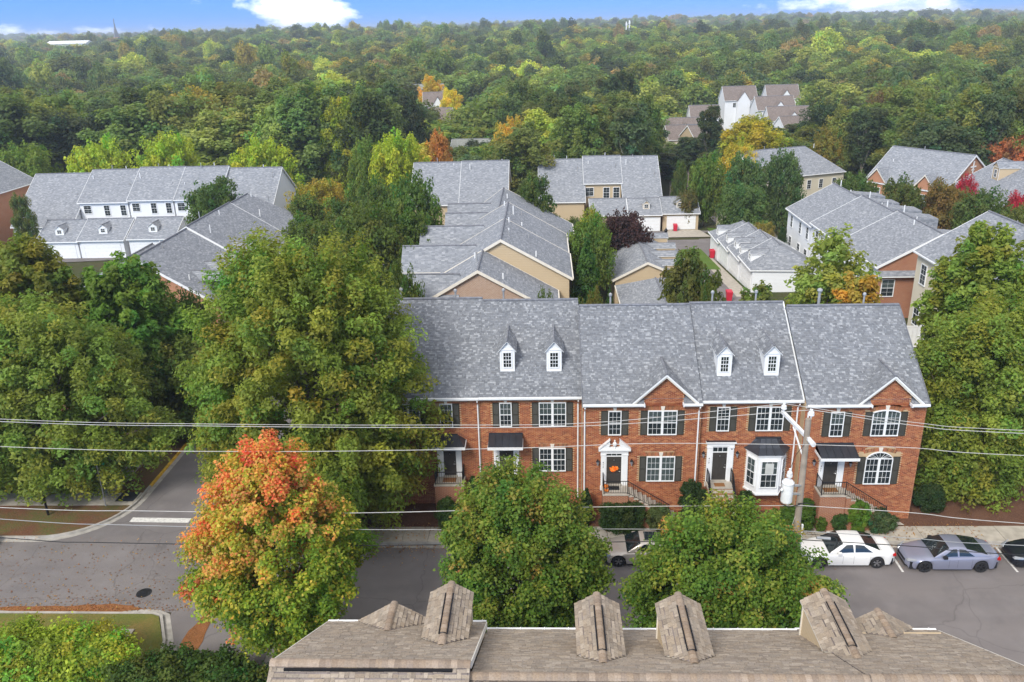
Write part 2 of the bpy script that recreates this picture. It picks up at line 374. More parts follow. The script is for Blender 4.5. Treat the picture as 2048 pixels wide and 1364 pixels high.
# ---------------------------------------------------------------- ground, streets, kerbs
KY = 40.45          # far kerb line of the street (right of the side street)
KL = 41.05          # far kerb line left of the side street
NY = 34.45          # near kerb line
SX0, SX1 = -26.3, -19.2   # side street
def sheet(name, xs, ys, mat, dz, zf=gz, label=None, kind='structure'):
    b = MB(); b.v = [(x, y, zf(y)+dz) for y in ys for x in xs]; n = len(xs); k = b.mi(mat)
    for j in range(len(ys)-1):
        for i in range(n-1):
            b.f.append((j*n+i, j*n+i+1, (j+1)*n+i+1, (j+1)*n+i)); b.m.append(k); b.c.append((1, 1, 1))
    return struct(name, b, label, kind)
ys = [-60, 0, 34, 60, 80, 100, 118, 130, 150, 170, 200, 230, 260, 300, 360, 420, 500, 600, 750, 900, 1200, 1600, 2000, 2500, 3200, 4200, 6000]
b = MB(); NXG = 61
for y in ys:
    wdt = 120 + max(0, y)*1.1
    for i in range(NXG):
        x = -wdt + 2*wdt*i/(NXG-1); h = 0
        if y > 420: h = 9*math.sin(x*.0033+y*.0013+1.0)*math.sin(y*.0023-.6+x*.0011)*min(1, (y-420)/600)
        b.v.append((x, y, gz(y) + h - .06))
k = b.mi('ground')
for j in range(len(ys)-1):
    for i in range(NXG-1):
        b.f.append((j*NXG+i, j*NXG+i+1, (j+1)*NXG+i+1, (j+1)*NXG+i)); b.m.append(k); b.c.append((1, 1, 1))
struct('ground', b, 'woodland floor rolling away under the forest to the horizon')
def hill(x, y):
    h = 9*math.sin(x*.0033+y*.0013+1.0)*math.sin(y*.0023-.6+x*.0011)*min(1, (y-420)/600) if y > 420 else 0
    return gz(y)+h
# street
b = MB(); Z = .0
NK = 32.4
b.face([(-90, NY, Z), (-13.0, NY, Z), (-12.6, NK, Z), (14, NK, Z), (16.5, 28, Z), (90, 28, Z), (90, KY+.0, Z), (SX1-.0, KY, Z), (SX0, KY, Z), (-90, KY, Z)], 'asphalt')
b.face([(-90, KY, Z), (SX0-4.5, KY, Z), (SX0-4.5, KL, Z), (-90, KL, Z)], 'asphalt')
# rounded mouth of the side street
def arc(cx, cy, r, a0, a1, n=10): return [(cx+r*math.cos(R(a0+(a1-a0)*i/n)), cy+r*math.sin(R(a0+(a1-a0)*i/n))) for i in range(n+1)]
rl = 4.5
aL = arc(SX0-rl, KL+rl, rl, -90, 0)            # left corner: from street line round to the side street
rr = 3.5
aR = arc(SX1+rr, KY+rr, rr, 180, 270)
poly = [(SX0-rl, KY)] + aL + [(SX0, 48)] + [(SX1, 48)] + aR
b.face([(x, y, Z) for x, y in reversed(poly)], 'asphalt')
# apron to the near driveway, right of the grass verge
b.face([(-18.9, 28, Z), (-13.6, 28, Z), (-13.6, NY, Z), (-19.6, NY, Z)], 'asphalt')
struct('street', b, 'grey cracked asphalt street running across the foreground')
sheet('side_street', [SX0, SX1], [48, 60, 80, 100, 118, 130], 'asphalt', .0, label='asphalt side street leading away on the left')
# alley and court behind the front row
b = MB()
def gpoly(b, pts, mat, dz=.02): b.face([(x, y, gz(y)+dz) for x, y in pts], mat)
def gstrip(b, pa, pb, mat, dz=.02):      # two matching edge polylines
    for (a0, a1), (b0, b1) in zip(zip(pa, pa[1:]), zip(pb, pb[1:])):
        gpoly(b, [a0, b0, b1, a1], mat, dz)
gstrip(b, [(14.6, 56), (15.2, 80), (15.5, 100), (15.5, 118), (14, 126)], [(22.2, 56), (22.3, 80), (22.4, 100), (24, 118), (30, 126)], 'asphalt')
gstrip(b, [(14, 126), (-5, 128), (-80, 113)], [(30, 134.5), (-5, 134.5), (-80, 118)], 'asphalt')
gstrip(b, [(22.4, 119), (36, 121), (60, 124)], [(24, 126.5), (36, 128), (60, 131)], 'asphalt', .03)
gstrip(b, [(29, 126), (30, 150)], [(36, 126), (40, 150)], 'asphalt', .04)
struct('alley', b, 'asphalt alley and court behind the front townhouses')
# kerbs
def kerb_run(b, pts, h=.13, wd=.16, mat='kerb', gut=.32, side=1):
    n = len(pts); P = [Vector((p[0], p[1], 0)) for p in pts]; nr = []
    for i in range(n):
        d = (P[min(i+1, n-1)]-P[max(i-1, 0)]).normalized(); nr.append(Vector((-d.y, d.x, 0))*side)
    for i in range(n-1):
        a, c = P[i], P[i+1]; na, nc = nr[i], nr[i+1]
        z0, z1 = gz(a.y), gz(c.y); zz = Vector((0, 0, 1))
        q = [a+zz*(z0-.05), c+zz*(z1-.05), c+nc*wd+zz*(z1-.05), a+na*wd+zz*(z0-.05)]
        t = [a+na*.02+zz*(z0+h), c+nc*.02+zz*(z1+h), c+nc*wd+zz*(z1+h), a+na*wd+zz*(z0+h)]
        if side < 0: q = [q[1], q[0], q[3], q[2]]; t = [t[1], t[0], t[3], t[2]]
        b.hexa([tuple(v) for v in q+t], mat)
        g = [a+zz*(z0+.006), a-na*gut+zz*(z0+.004), c-nc*gut+zz*(z1+.004), c+zz*(z1+.006)]
        if side < 0: g.reverse()
        b.face([tuple(v) for v in g], 'kerb')
def seg(x0, y0, x1, y1, n): return [(x0+(x1-x0)*i/n, y0+(y1-y0)*i/n) for i in range(n+1)]
b = MB(); kerb_run(b, seg(90, KY, SX1+rr, KY, 30)[:-1] + list(reversed(aR)) + seg(SX1, 48, SX1, 110, 12), side=-1)
struct('kerb', b, 'concrete kerb in front of the townhouses')
b = MB(); kerb_run(b, seg(-90, KL, SX0-rl, KL, 15)[:-1] + aL + [(SX0, 47)])
kerb_run(b, seg(SX0, 53.5, SX0, 110, 10)); struct('kerb', b, 'rounded concrete kerb on the left street corner')
b = MB(); kerb_run(b, seg(SX0, 47, SX0, 53.5, 8), mat='yellow_line'); struct('painted_kerb', b, 'kerb painted yellow on the side street')
b = MB(); kerb_run(b, [(-90, NY), (-40, NY), (-20.4, NY-.1), (-19.9, NY-.3), (-18.9, NY-2.2), (-18.0, NY-6)], side=-1)
kerb_run(b, [(-13.2, 28), (-13.3, NK-.2), (-12.9, NK), (13.6, NK), (14.4, NK-.5), (16.6, 28), (90, 28)], side=-1)
struct('kerb', b, 'concrete kerb along the near side of the street')
# verges and beds
def bed(name, pts, mat, z, label, kind='structure', zb=None):
    b = MB(); n = len(pts); b.face([(p[0], p[1], (p[2] if len(p) > 2 else z)) for p in pts], mat); return struct(name, b, label, kind)
bed('grass_verge', [(-90, 30.6), (-17.9, 30.6), (-19.1, NY-2.2), (-20.05, NY-.45), (-20.5, NY-.27), (-90, NY-.17)], 'grass', .12, 'dry grass verge on the near side of the street')
bed('ground_strip', [(-90, 14), (-13.4, 14), (-13.4, 28), (-17.6, 30.6), (-90, 30.6)], 'ground', .05, 'shaded soil below the near hedge')
b = MB(); b.box(-90, 90, -20, 14, -.04, .03, 'ground'); struct('near_yard', b, 'ground under the near building')
b = MB(); b.box(-13.15, 90, 14, 27.2, -.04, .11, 'lawn'); b.box(-13.15, 13.4, 27.2, NK-.17, -.04, .125, 'mulch'); struct('planting_strip', b, 'planting strip between street and near building')
# near pavement slabs hidden mostly by the trees
# far pavement: individual slabs
pv = thing('pavement', '', '', (0, 0, 0)); del pv['label'], pv['category']
pv['kind'] = 'structure'; pv['label'] = 'concrete pavement in front of the brick townhouses'
sm = {}
def slab(parent, x0, x1, y0, y1, z=.13):
    key = (round(x1-x0, 2), round(y1-y0, 2))
    if key not in sm:
        q = MB(); q.box(0, key[0]-.025, 0, key[1]-.02, -.18, 0, 'concrete'); sm[key] = q.mesh('slab')
    return child('slab', sm[key], parent, (x0, y0, z + rnd.uniform(-.006, .006)))
x = -14.5
while x < 46:
    slab(pv, x, x+1.5, KY+.16, KY+1.66); x += 1.5
pv2 = thing('pavement', '', '', (0, 0, 0)); del pv2['label'], pv2['category']; pv2['kind'] = 'structure'; pv2['label'] = 'shaded concrete pavement on the left corner'
for i in range(13): slab(pv2, -46+1.5*i, -44.5+1.5*i, 44.6, 46.1, .14)
for i in range(10): slab(pv2, SX0-3.4, SX0-1.9, 46.2+1.5*i, 47.7+1.5*i, .14)
for i in range(2): slab(pv2, SX0-1.87+.85*i, SX0-1.02+.85*i, 44.6, 46.1, .145)
# corner bed on the left with pine straw, footpath patch and dark ramp panel
b = MB()
pts = [(-90, KL+.17)] + [(x, y) for x, y in arc(SX0-rl, KL+rl, rl-.17, -90, 0)] + [(SX0-.17, 110), (-90, 110)]
b.face([(x, y, .11) for x, y in [(-90, KL+.17), (-60, KL+.17)] + pts[1:-2] + [(SX0-.17, 78), (-90, 78)]], 'bedmix')
struct('corner_bed', b, 'pine straw bed on the left street corner')
b = MB(); b.face([(SX0-1.5, 45.0, .152), (SX0-.3, 45.0, .152), (SX0-.3, 46.1, .152), (SX0-1.5, 46.1, .152)], 'seam'); struct('ramp_panel', b, 'dark tactile panel at the kerb ramp on the left corner')
b = MB(); b.face([(SX1+.17, KY+2.2, .1), (-13, KY+.3, .1), (-10.9, KY+.3, .1), (-10.9, 78, .1), (SX1+.17, 78, .1)], 'mulch')
b.face([(-10.9, KY+1.66, .12), (60, KY+1.66, .12), (60, KY+1.95, .16), (-10.9, KY+1.95, .16)], 'mulch')
b.face([(-10.9, KY+1.95, .16), (60, KY+1.95, .16), (60, 44.6, .66), (-10.9, 44.6, .66)], 'mulch'); 
b.face([(-10.9, KY+.3, .1), (-14.6, KY+.3, .1), (-14.6, KY+1.66, .1), (-10.9, KY+1.66, .1)][::-1], 'mulch')
b.face([(21.3, 44.6, .66), (60, 44.6, .66), (60, 56, .3), (21.3, 56, .3)], 'mulch')
struct('mulch_bed', b, 'reddish pine straw bed at the foot of the townhouses')
for (x0, x1, y0, y1, yt) in ((20.2, 21.3, KY+1.66, 42.4, .25),):
    b = MB(); b.face([(19.6, KY+1.67, .19), (20.9, KY+1.67, .19), (19.9, 43.0, .6), (18.8, 43.0, .6)], 'concrete'); struct('path', b, 'short concrete path up to the right end townhouse')
# paint and covers
b = MB(); b.face([(SX0+.45, 42.85, .008), (-22.1, 42.75, .008), (-22.1, 43.25, .008), (SX0+.45, 43.35, .008)], 'white_line'); struct('stop_line', b, 'white stop line across the side street mouth')
for i, xx in enumerate((19.15, 25.2, 31.2, 1.2, 7.4)):
    b = MB(); b.face([(xx-.06, KY-2.55, .008), (xx+.06, KY-2.55, .008), (xx+.06, KY-.32, .008), (xx-.06, KY-.32, .008)], 'white_line'); struct('parking_line', b, 'worn white parking bay line')
b = MB(); p = at(288, 1186, 0); b.lathe([(.40, .004), (.40, .014), (.34, .016)], 'plastic', 20, (p.x, p.y, 0)); 
for q in range(6): b.box(p.x-.25, p.x+.25, p.y-.27+q*.1, p.y-.23+q*.1, .016, .024, 'iron')
me = b.mesh('manhole_cover', (p.x, p.y, 0)); o = bpy.data.objects.new('manhole_cover', me); COL.objects.link(o); o.location = (p.x, p.y, 0); o['label'] = 'round dark iron cover set in the street at lower left'; o['category'] = 'manhole cover'
p = at(245, 1267, .12); b = MB(); b.box(p.x-.55, p.x+.5, p.y-.28, p.y+.26, .10, .19, 'concrete'); b.box(p.x-.45, p.x+.4, p.y-.2, p.y+.18, .19, .2, 'kerb')
o = struct('utility_box_lid', b, 'flat concrete utility lid in the dry grass verge'); del o['kind']; o['category'] = 'utility lid'
b = MB()
for q, (cx_, cy_, a_, c_) in enumerate(((at(80, 1220).x, NY+.25, 3.2, .22), (at(200, 1222).x, NY+.3, 2.2, .33), (-17.6, 32.3, .5, 2.0))):
    n = 18; b.face([(cx_+a_*math.cos(2*math.pi*i/n)*(1+.15*math.sin(5*i)), cy_+c_*math.sin(2*math.pi*i/n)*(1+.2*math.cos(3*i)), .012+.002*q) for i in range(n)], 'litter')
struct('leaf_litter', b, 'drifts of brown leaves along the near kerb', 'stuff')
# lawns behind
b = MB()
gpoly(b, [(22.6, 103), (22.7, 117.9), (20.0, 117.9), (16.8, 112), (17.2, 104)], 'lawn', .05)
gpoly(b, [(25.8, 119), (33.5, 120.5), (33.8, 133), (27.2, 137)], 'lawn', .06)
struct('lawn', b, 'green lawn patches round the alley court')
b = MB()
gpoly(b, [(21.3, 78), (23.0, 78), (23.0, 90), (21.3, 90)], 'concrete', .04); gpoly(b, [(21.3, 90), (23.0, 90), (23.0, 112), (21.3, 112)], 'concrete', .04)
gpoly(b, [(19.6, 128.2), (26.2, 128.2), (25.6, 135), (19.8, 135)], 'concrete', .05); struct('driveway', b, 'pale concrete driveways along the alley')
# ---------------------------------------------------------------- building details
PAL_S = [(.155, .163, .178), (.175, .184, .20), (.19, .20, .217), (.205, .214, .232), (.235, .244, .26), (.165, .174, .19), (.30, .31, .325), (.19, .197, .21)]
PAL_T = [(.27, .215, .160), (.295, .24, .182), (.325, .268, .205), (.245, .20, .155), (.36, .30, .235), (.28, .235, .185), (.31, .25, .185), (.29, .24, .19)]
def tabs(mb, O, U, V, len_v, ua, ub, pal, row=.125, tw=.17, th=.012, mat='tab', seed=1, lift=.004, objs=None):
    """shingle pieces laid in courses: O lower corner, U along the eave, V up the slope; ua/ub = (u0,u1) extents at bottom/top"""
    r = random.Random(seed); O = Vector(O); U = Vector(U).normalized(); V = Vector(V).normalized(); Nn = U.cross(V).normalized()
    if Nn.z < 0: Nn = -Nn
    n = int(len_v/row)
    for i in range(n+1):
        v0 = i*row; v1 = min(v0+row*1.15, len_v)
        if v1-v0 < .03: continue
        f = (v0+row*.5)/len_v; f = min(1, f); u0 = ua[0]+(ub[0]-ua[0])*f; u1 = ua[1]+(ub[1]-ua[1])*f
        u = u0 - (r.random()*tw)
        while u < u1:
            w = tw*r.choice((.45, .6, .8, 1.0, 1.25)); a = max(u, u0); c = min(u+w, u1); u += w
            if c-a < .03: continue
            h = th*r.choice((.8, 1., 1.6)); a += .004; c -= .004
            col = pal[int(r.random()*len(pal))]; k = r.uniform(.9, 1.1); col = (col[0]*k, col[1]*k, col[2]*k)
            p = [O+U*a+V*v0+Nn*(lift+h), O+U*c+V*v0+Nn*(lift+h), O+U*c+V*v1+Nn*(lift), O+U*a+V*v1+Nn*(lift)]
            q = [O+U*a+V*v0-Nn*.002, O+U*c+V*v0-Nn*.002]
            if objs is not None: objs.append((p, q, col)); continue
            if (U.cross(V)).z > 0:
                mb.face(p, mat, col); mb.face([q[0], q[1], p[1], p[0]], mat, col)
            else:
                mb.face(p[::-1], mat, col); mb.face([p[0], p[1], q[1], q[0]], mat, col)
_wc = {}
def win_meshes(w, h, cols, rows, double, arch, detail, blind):
    key = (round(w, 2), round(h, 2), cols, rows, double, arch, detail, blind)
    if key in _wc: return _wc[key]
    f = MB(); fw = .055 if detail else .08; mw = .14 if double else 0
    Y0, Y1 = -.075, .0
    hm = h if not arch else h - arch
    f.box(-w/2, w/2, Y0-.02, Y1, 0, fw, 'white'); f.box(-w/2, -w/2+fw, Y0, Y1, fw, hm, 'white'); f.box(w/2-fw, w/2, Y0, Y1, fw, hm, 'white')
    if not arch: f.box(-w/2+fw, w/2-fw, Y0, Y1, h-fw, h, 'white')
    else:
        f.box(-w/2+fw, w/2-fw, Y0, Y1, hm-fw, hm, 'white') if arch > .25 else None
        n = 10; ro = [(-w/2+w*i/n, hm+arch*(1-((2*i/n-1)**2))**.8) for i in range(n+1)]
        for (xa, za), (xb, zb) in zip(ro, ro[1:]):
            f.hexa([(xa, Y0, za-.06), (xb, Y0, zb-.06), (xb, Y1, zb-.06), (xa, Y1, za-.06), (xa, Y0, za), (xb, Y0, zb), (xb, Y1, zb), (xa, Y1, za)], 'white')
    if double: f.box(-mw/2, mw/2, Y0-.005, Y1, fw, (h if arch and arch <= .25 else hm)-fw, 'white')
    top = hm - (fw if (not arch or arch > .25) else 0); mid = fw+(top-fw)*.5
    bays = [(-w/2+fw, -mw/2), (mw/2, w/2-fw)] if double else [(-w/2+fw, w/2-fw)]
    m = MB(); g = []; bl = MB()
    for (a, c) in bays:
        f.box(a, c, Y0+.015, Y1-.01, mid-.025, mid+.025, 'white')
        for s, (z0, z1) in enumerate(((fw, mid-.025), (mid+.025, top))):
            q = MB(); q.box(a, c, -.046, -.040, z0, z1, 'glass'); g.append(q)
            for i in range(1, cols): xx = a+(c-a)*i/cols; m.box(xx-.008, xx+.008, -.056, -.047, z0, z1, 'white')
            for j in range(1, rows): zz = z0+(z1-z0)*j/rows; m.box(a, c, -.0555, -.0475, zz-.008, zz+.008, 'white')
        zt = top if not arch else top
        if blind == 0: bl.box(a, c, -.025, -.008, fw, top, 'room_board')  # no blind here: just the board, coloured as dim as the interior
        elif blind == 1: bl.box(a, c, -.028, -.008, mid, top, 'blind'); bl.box(a, c, -.022, -.006, fw, mid, 'room_board')
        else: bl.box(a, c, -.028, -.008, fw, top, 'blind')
    if arch:
        n = 10
        poly = [(-w/2+.05, -.043, hm-.03)] + [(w/2-.05, -.043, hm-.03)] + [(-w/2+.05+(w-.1)*(n-i)/n, -.043, hm-.03+max(.0, (arch-.04)*(1-((2*(n-i)/n-1)**2))**.8)) for i in range(1, n)]
        q = MB(); q.prism(poly, (0, .006, 0), 'glass'); g.append(q)
        bl.prism([(p[0], -.025, p[2]) for p in poly], (0, .015, 0), 'blind' if blind else 'room_board')
        if arch > .25:
            for i in range(1, 8):
                a = math.pi*i/8; m.tube([(math.cos(a)*.1, -.052, hm), (math.cos(a)*(w/2-.08), -.052, hm+math.sin(a)*(arch-.07)*.95)], .01, 'white', 4)
    r = (f.mesh('window_frame'), [q.mesh('pane') for q in g], m.mesh('muntins'), bl.mesh('blind'))
    _wc[key] = r; return r
def window(parent, x, y, z, w, h, rot=0., cols=3, rows=2, double=False, arch=0, detail=True, blind=1):
    fm, gm, mm, bm = win_meshes(w, h, cols, rows, double, arch, detail, blind)
    o = child('window', fm, parent, (x, y, z), rot)
    for g in gm: c = bpy.data.objects.new('pane', g); COL.objects.link(c); c.parent = o
    if cols > 1 or rows > 1: c = bpy.data.objects.new('muntins', mm); COL.objects.link(c); c.parent = o
    c = bpy.data.objects.new('blind', bm); COL.objects.link(c); c.parent = o  # where no blind hangs, this is only the board painted dark
    return o
_sc = {}
def shutter(parent, x, y, z, w, h):
    k = (round(w, 2), round(h, 2))
    if k not in _sc:
        b = MB(); st = .05; b.box(-w/2, -w/2+st, -.05, -.003, 0, h, 'shutter'); b.box(w/2-st, w/2, -.05, -.003, 0, h, 'shutter')
        for z0 in (0, h*.5-st/2, h-st): b.box(-w/2+st, w/2-st, -.048, -.003, z0, z0+st, 'shutter')
        n = int(h/.055)
        for i in range(n):
            zz = st+(h-2*st)*i/n
            b.hexa([(-w/2+st, -.044, zz), (w/2-st, -.044, zz), (w/2-st, -.012, zz+.03), (-w/2+st, -.012, zz+.03), (-w/2+st, -.04, zz+.008), (w/2-st, -.04, zz+.008), (w/2-st, -.010, zz+.04), (-w/2+st, -.010, zz+.04)], 'shutter')
        b.box(-w/2+st, w/2-st, -.012, -.003, st, h-st, 'shutter'); _sc[k] = b.mesh('shutter')
    return child('shutter', _sc[k], parent, (x, y, z))
BR = [(.31, .090, .040), (.35, .110, .046), (.27, .076, .035), (.38, .132, .054), (.235, .065, .033), (.33, .100, .042), (.42, .17, .072)]
def brick_wall(mb, x0, x1, z0, z1, y, holes, seed, top=None, bw=.215, rh=.0735):
    r = random.Random(seed); row = 0; z = z0
    while z < z1:
        zt = min(z+rh-.012, z1); u = x0 - (bw/2 if row % 2 else 0)
        while u < x1:
            a, c = max(u, x0), min(u+bw-.014, x1); u += bw
            if c-a < .03: continue
            cxm = (a+c)/2; zm = (z+zt)/2
            if top and zm > top(cxm)-.02: continue
            if any(h[0]-.02 < cxm < h[1]+.02 and h[2]-.02 < zm < h[3]+.02 for h in holes): continue
            col = BR[int(r.random()*7)]; k = r.uniform(.88, 1.12); col = (col[0]*k, col[1]*k, col[2]*k); d = r.uniform(.004, .009)
            b = len(mb.v); mb.v += [(a, y-d, z), (c, y-d, z), (c, y-d, zt), (a, y-d, zt), (a, y, z), (c, y, z), (c, y, zt), (a, y, zt)]
            kk = mb.mi('tab')
            for f in ((0, 1, 2, 3), (3, 2, 6, 7), (0, 4, 5, 1), (1, 5, 6, 2), (0, 3, 7, 4)): mb.f.append(tuple(b+i for i in f)); mb.m.append(kk); mb.c.append(col)
            mb.hascol = True
        z += rh; row += 1
def flat_arch(mb, x0, x1, z, y, h=.27, rise=0, seed=0):
    r = random.Random(seed); n = max(3, int((x1-x0)/.075)); cx_ = (x0+x1)/2
    for i in range(n):
        a = x0+(x1-x0)*i/n; c = a+(x1-x0)/n-.012; t = ((a+c)/2-cx_)/((x1-x0)/2); sp = t*.09
        zb = z+rise*(1-t*t)
        col = BR[int(r.random()*7)]; col = tuple(q*r.uniform(.75, 1.0) for q in (col[0], col[0]*.36, col[0]*.17))
        mb.hexa([(a, y-.014, zb), (c, y-.014, zb), (c, y, zb), (a, y, zb), (a+sp, y-.014, zb+h), (c+sp, y-.014, zb+h), (c+sp, y, zb+h), (a+sp, y, zb+h)], 'tab', col)
def keystone(parent, x, y, z, h=.30):
    b = MB(); b.hexa([(x-.07, y-.06, z), (x+.07, y-.06, z), (x+.07, y, z), (x-.07, y, z), (x-.12, y-.075, z+h), (x+.12, y-.075, z+h), (x+.12, y, z+h), (x-.12, y, z+h)], 'cream'); return part('keystone', b, parent)
def text_part(parent, s, x, y, z, size, mat, gap=None):
    for i, ch in enumerate(s):
        cu = bpy.data.curves.new('house_number', 'FONT'); cu.body = ch; cu.size = size; cu.align_x = 'CENTER'; cu.extrude = .008
        t = bpy.data.objects.new('tmp_text', cu); COL.objects.link(t); dg = bpy.context.evaluated_depsgraph_get(); dg.update()
        me = bpy.data.meshes.new_from_object(t.evaluated_get(dg)); COL.objects.unlink(t); bpy.data.objects.remove(t)
        me.materials.clear(); me.materials.append(MT[mat])
        o = child('house_number', me, parent, (x, y, z - i*(gap or size*1.05))); o.rotation_euler = (R(90), 0, 0)
def railing(parent, path, h=.85, n_sp=.13, posts=True):
    """path: floor level points; rail top, foot rail and balusters"""
    top = [Vector(p)+Vector((0, 0, h)) for p in path]; low = [Vector(p)+Vector((0, 0, .09)) for p in path]
    b = MB(); b.tube(top, .026, 'iron', 6); b.tube(low, .014, 'iron', 5)
    for p in path: b.box(p[0]-.022, p[0]+.022, p[1]-.022, p[1]+.022, p[2]-.1, p[2]+h+.04, 'iron')
    o = part('railing', b, parent); q = MB()
    for a, c in zip(path, path[1:]):
        a, c = Vector(a), Vector(c); n = max(1, int((c-a).length/n_sp))
        for i in range(1, n):
            p = a+(c-a)*i/n; q.box(p.x-.009, p.x+.009, p.y-.009, p.y+.009, p.z+.09, p.z+h, 'iron')
    if q.v: part('balusters', q, o)
    return o
def lantern(parent, x, y, z):
    b = MB(); b.box(x-.05, x+.05, y-.03, y, z-.1, z+.14, 'iron'); b.tube([(x, y-.02, z-.08), (x, y-.13, z-.17), (x, y-.16, z-.06)], .014, 'iron', 5)
    b.lathe([(.05, -.06), (.095, .12), (.11, .14), (.03, .24), (.015, .3)], 'iron', 6, (x, y-.16, z)); o = part('wall_lantern', b, parent)
    q = MB(); q.lathe([(.058, -.05), (.1, .115)], 'lens', 6, (x, y-.16, z)); q.box(x-.03, x+.03, y-.2, y-.12, z-.13, z-.05, 'lens'); part('lantern_glass', q, o)
def entry(parent, x0, x1, zs, zt, y, surr, ztop, transom=None, wreath=None, num=None, wood=False):
    """door leaf with panels, jambs, pilasters"""
    b = MB(); b.box(x0, x1, y-.03, y+.02, zs, zt, 'door'); w = x1-x0; h = zt-zs; o = part('door', b, parent)
    q = MB()
    for i in range(2):
        for (a, c) in ((.06, .36), (.42, .78), (.83, .94)):
            q.box(x0+w*(.1+.43*i), x0+w*(.47+.43*i), y-.042, y-.03, zs+h*a, zs+h*c, 'door')
            q.box(x0+w*(.13+.43*i), x0+w*(.44+.43*i), y-.05, y-.041, zs+h*a+.03, zs+h*c-.03, 'door')
    part('door_panels', q, o); q = MB(); q.lathe([(.03, 0), (.035, .03), (.02, .05)], 'rim', 8, (x1-.08, y-.07, zs+h*.45)); q.lathe([(.025, 0), (.025, .04)], 'rim', 8, (x1-.08, y-.06, zs+h*.55)); q.box(x1-.18, x1-.06, y-.08, y-.05, zs+h*.46, zs+h*.475, 'rim'); part('handle', q, o)
    if w > .7: q = MB(); q.lathe([(.03, 0), (.03, .05)], 'rim', 8, ((x0+x1)/2, y-.05, zs+h*.86)); part('knocker', q, o)
    s0, s1 = surr; b = MB(); tz = transom[1] if transom else zt
    b.box(s0, x0-.06, y-.09, y, zs-.35, ztop-.22, 'white'); b.box(x1+.06, s1, y-.09, y, zs-.35, ztop-.22, 'white')
    b.box(s0-.03, x0-.03, y-.12, y, zs-.4, zs-.15, 'white'); b.box(x1+.03, s1+.03, y-.12, y, zs-.4, zs-.15, 'white')
    b.box(s0-.03, x0-.03, y-.12, y, ztop-.34, ztop-.26, 'white'); b.box(x1+.03, s1+.03, y-.12, y, ztop-.34, ztop-.26, 'white')
    b.box(x0-.06, x0, y-.06, y, zs, ztop-.22, 'white'); b.box(x1, x1+.06, y-.06, y, zs, ztop-.22, 'white')
    b.box(s0-.02, s1+.02, y-.11, y, ztop-.22, ztop, 'white'); b.box(x0, x1, y-.058, y, zt, zt+.05, 'white'); b.box(x0-.05, x1+.05, y-.14, y, zs-.07, zs, 'concrete')
    if transom:
        b.box(x0, x1, y-.055, y, transom[1], ztop-.2, 'white')
    part('door_surround', b, parent)
    if transom:
        q = MB(); q.box(x0, x1, y-.02, y-.01, transom[0]-.03, transom[1]+.02, 'glass'); q.box(x0, x1, y-.008, y+.01, zt+.04, transom[1]+.02, 'room_board')  # second box: board painted dark for the dim hall behind the transom
        t = part('transom_light', q, parent); q = MB()
        for i in (1, 2): q.box(x0+w*i/3-.012, x0+w*i/3+.012, y-.045, y-.021, transom[0]-.03, transom[1]+.02, 'white')
        part('glazing_bar', q, t)
    if num: text_part(parent, num, (s0+x0-.06)/2, y-.095, zt-.42, .14, 'iron')
def canopy(parent, x0, x1, yw, yf, zw, zf, brackets, hip=False, nseam=5):
    """standing seam metal door hood; yw wall, yf front"""
    b = MB(); th = .05; ins = .5 if hip else 0
    if hip:
        b.face([(x0, yf, zf), (x1, yf, zf), (x1-ins, yw, zw), (x0+ins, yw, zw)], 'seam'); b.face([(x1, yf, zf), (x1, yw, zf), (x1-ins, yw, zw)], 'seam'); b.face([(x0, yw, zf), (x0, yf, zf), (x0+ins, yw, zw)], 'seam')
        b.face([(x0, yf, zf-.01), (x0, yw, zf-.01), (x1, yw, zf-.01), (x1, yf, zf-.01)], 'white')
    else:
        b.prism([(x0, yf, zf), (x0, yw, zw), (x0, yw, zf-.02), (x0, yf, zf-.02)], (x1-x0, 0, 0), 'seam')
    b.box(x0-.0+ins, x1-ins, yw-.06, yw, zw-.02, zw+.05, 'seam')
    o = part('door_hood', b, parent)
    d = Vector((0, yw-yf, zw-zf)); n = d.cross(Vector((1, 0, 0))).normalized()
    if n.z < 0: n = -n
    for i in range(nseam+1):
        xx = x0+.012+(x1-x0-.024)*i/nseam; q = MB(); t0 = 0; t1 = 1
        if hip:
            t1 = min(1, (xx-x0)/ins, (x1-xx)/ins) if ins else 1
            if t1 < .08: continue
        a = Vector((xx, yf, zf)); c = a+Vector((0, (yw-yf)*t1, (zw-zf)*t1)); w = Vector((.012, 0, 0))
        q.hexa([a-w, a+w, c+w, c-w, a-w+n*.035, a+w+n*.035, c+w+n*.035, c-w+n*.035], 'seam'); part('standing_seam', q, o)
    q = MB(); q.box(x0-.03, x1+.03, yf-.03, yf, zf-.17, zf+.0, 'white'); q.box(x0-.03, x0, yf, yw, zf-.17, zf-.02, 'white'); q.box(x1, x1+.03, yf, yw, zf-.17, zf-.02, 'white'); q.box(x0+.0, x1-.0, yf+.001, yw, zf-.10, zf-.05, 'white')
    part('fascia', q, o)
    if not hip:
        q = MB()
        for xx in brackets: q.prism([(xx-.04, yw, zf-.75), (xx-.04, yw, zf-.1), (xx-.04, yf+.15, zf-.1), (xx-.04, yf+.3, zf-.22), (xx-.04, yw-.2, zf-.6)], (.08, 0, 0), 'white')
        q.face([(x0-.0, yw, zw), (x0-.0, yf, zf), (x0-.0, yw, zf)], 'white'); part('bracket', q, o)
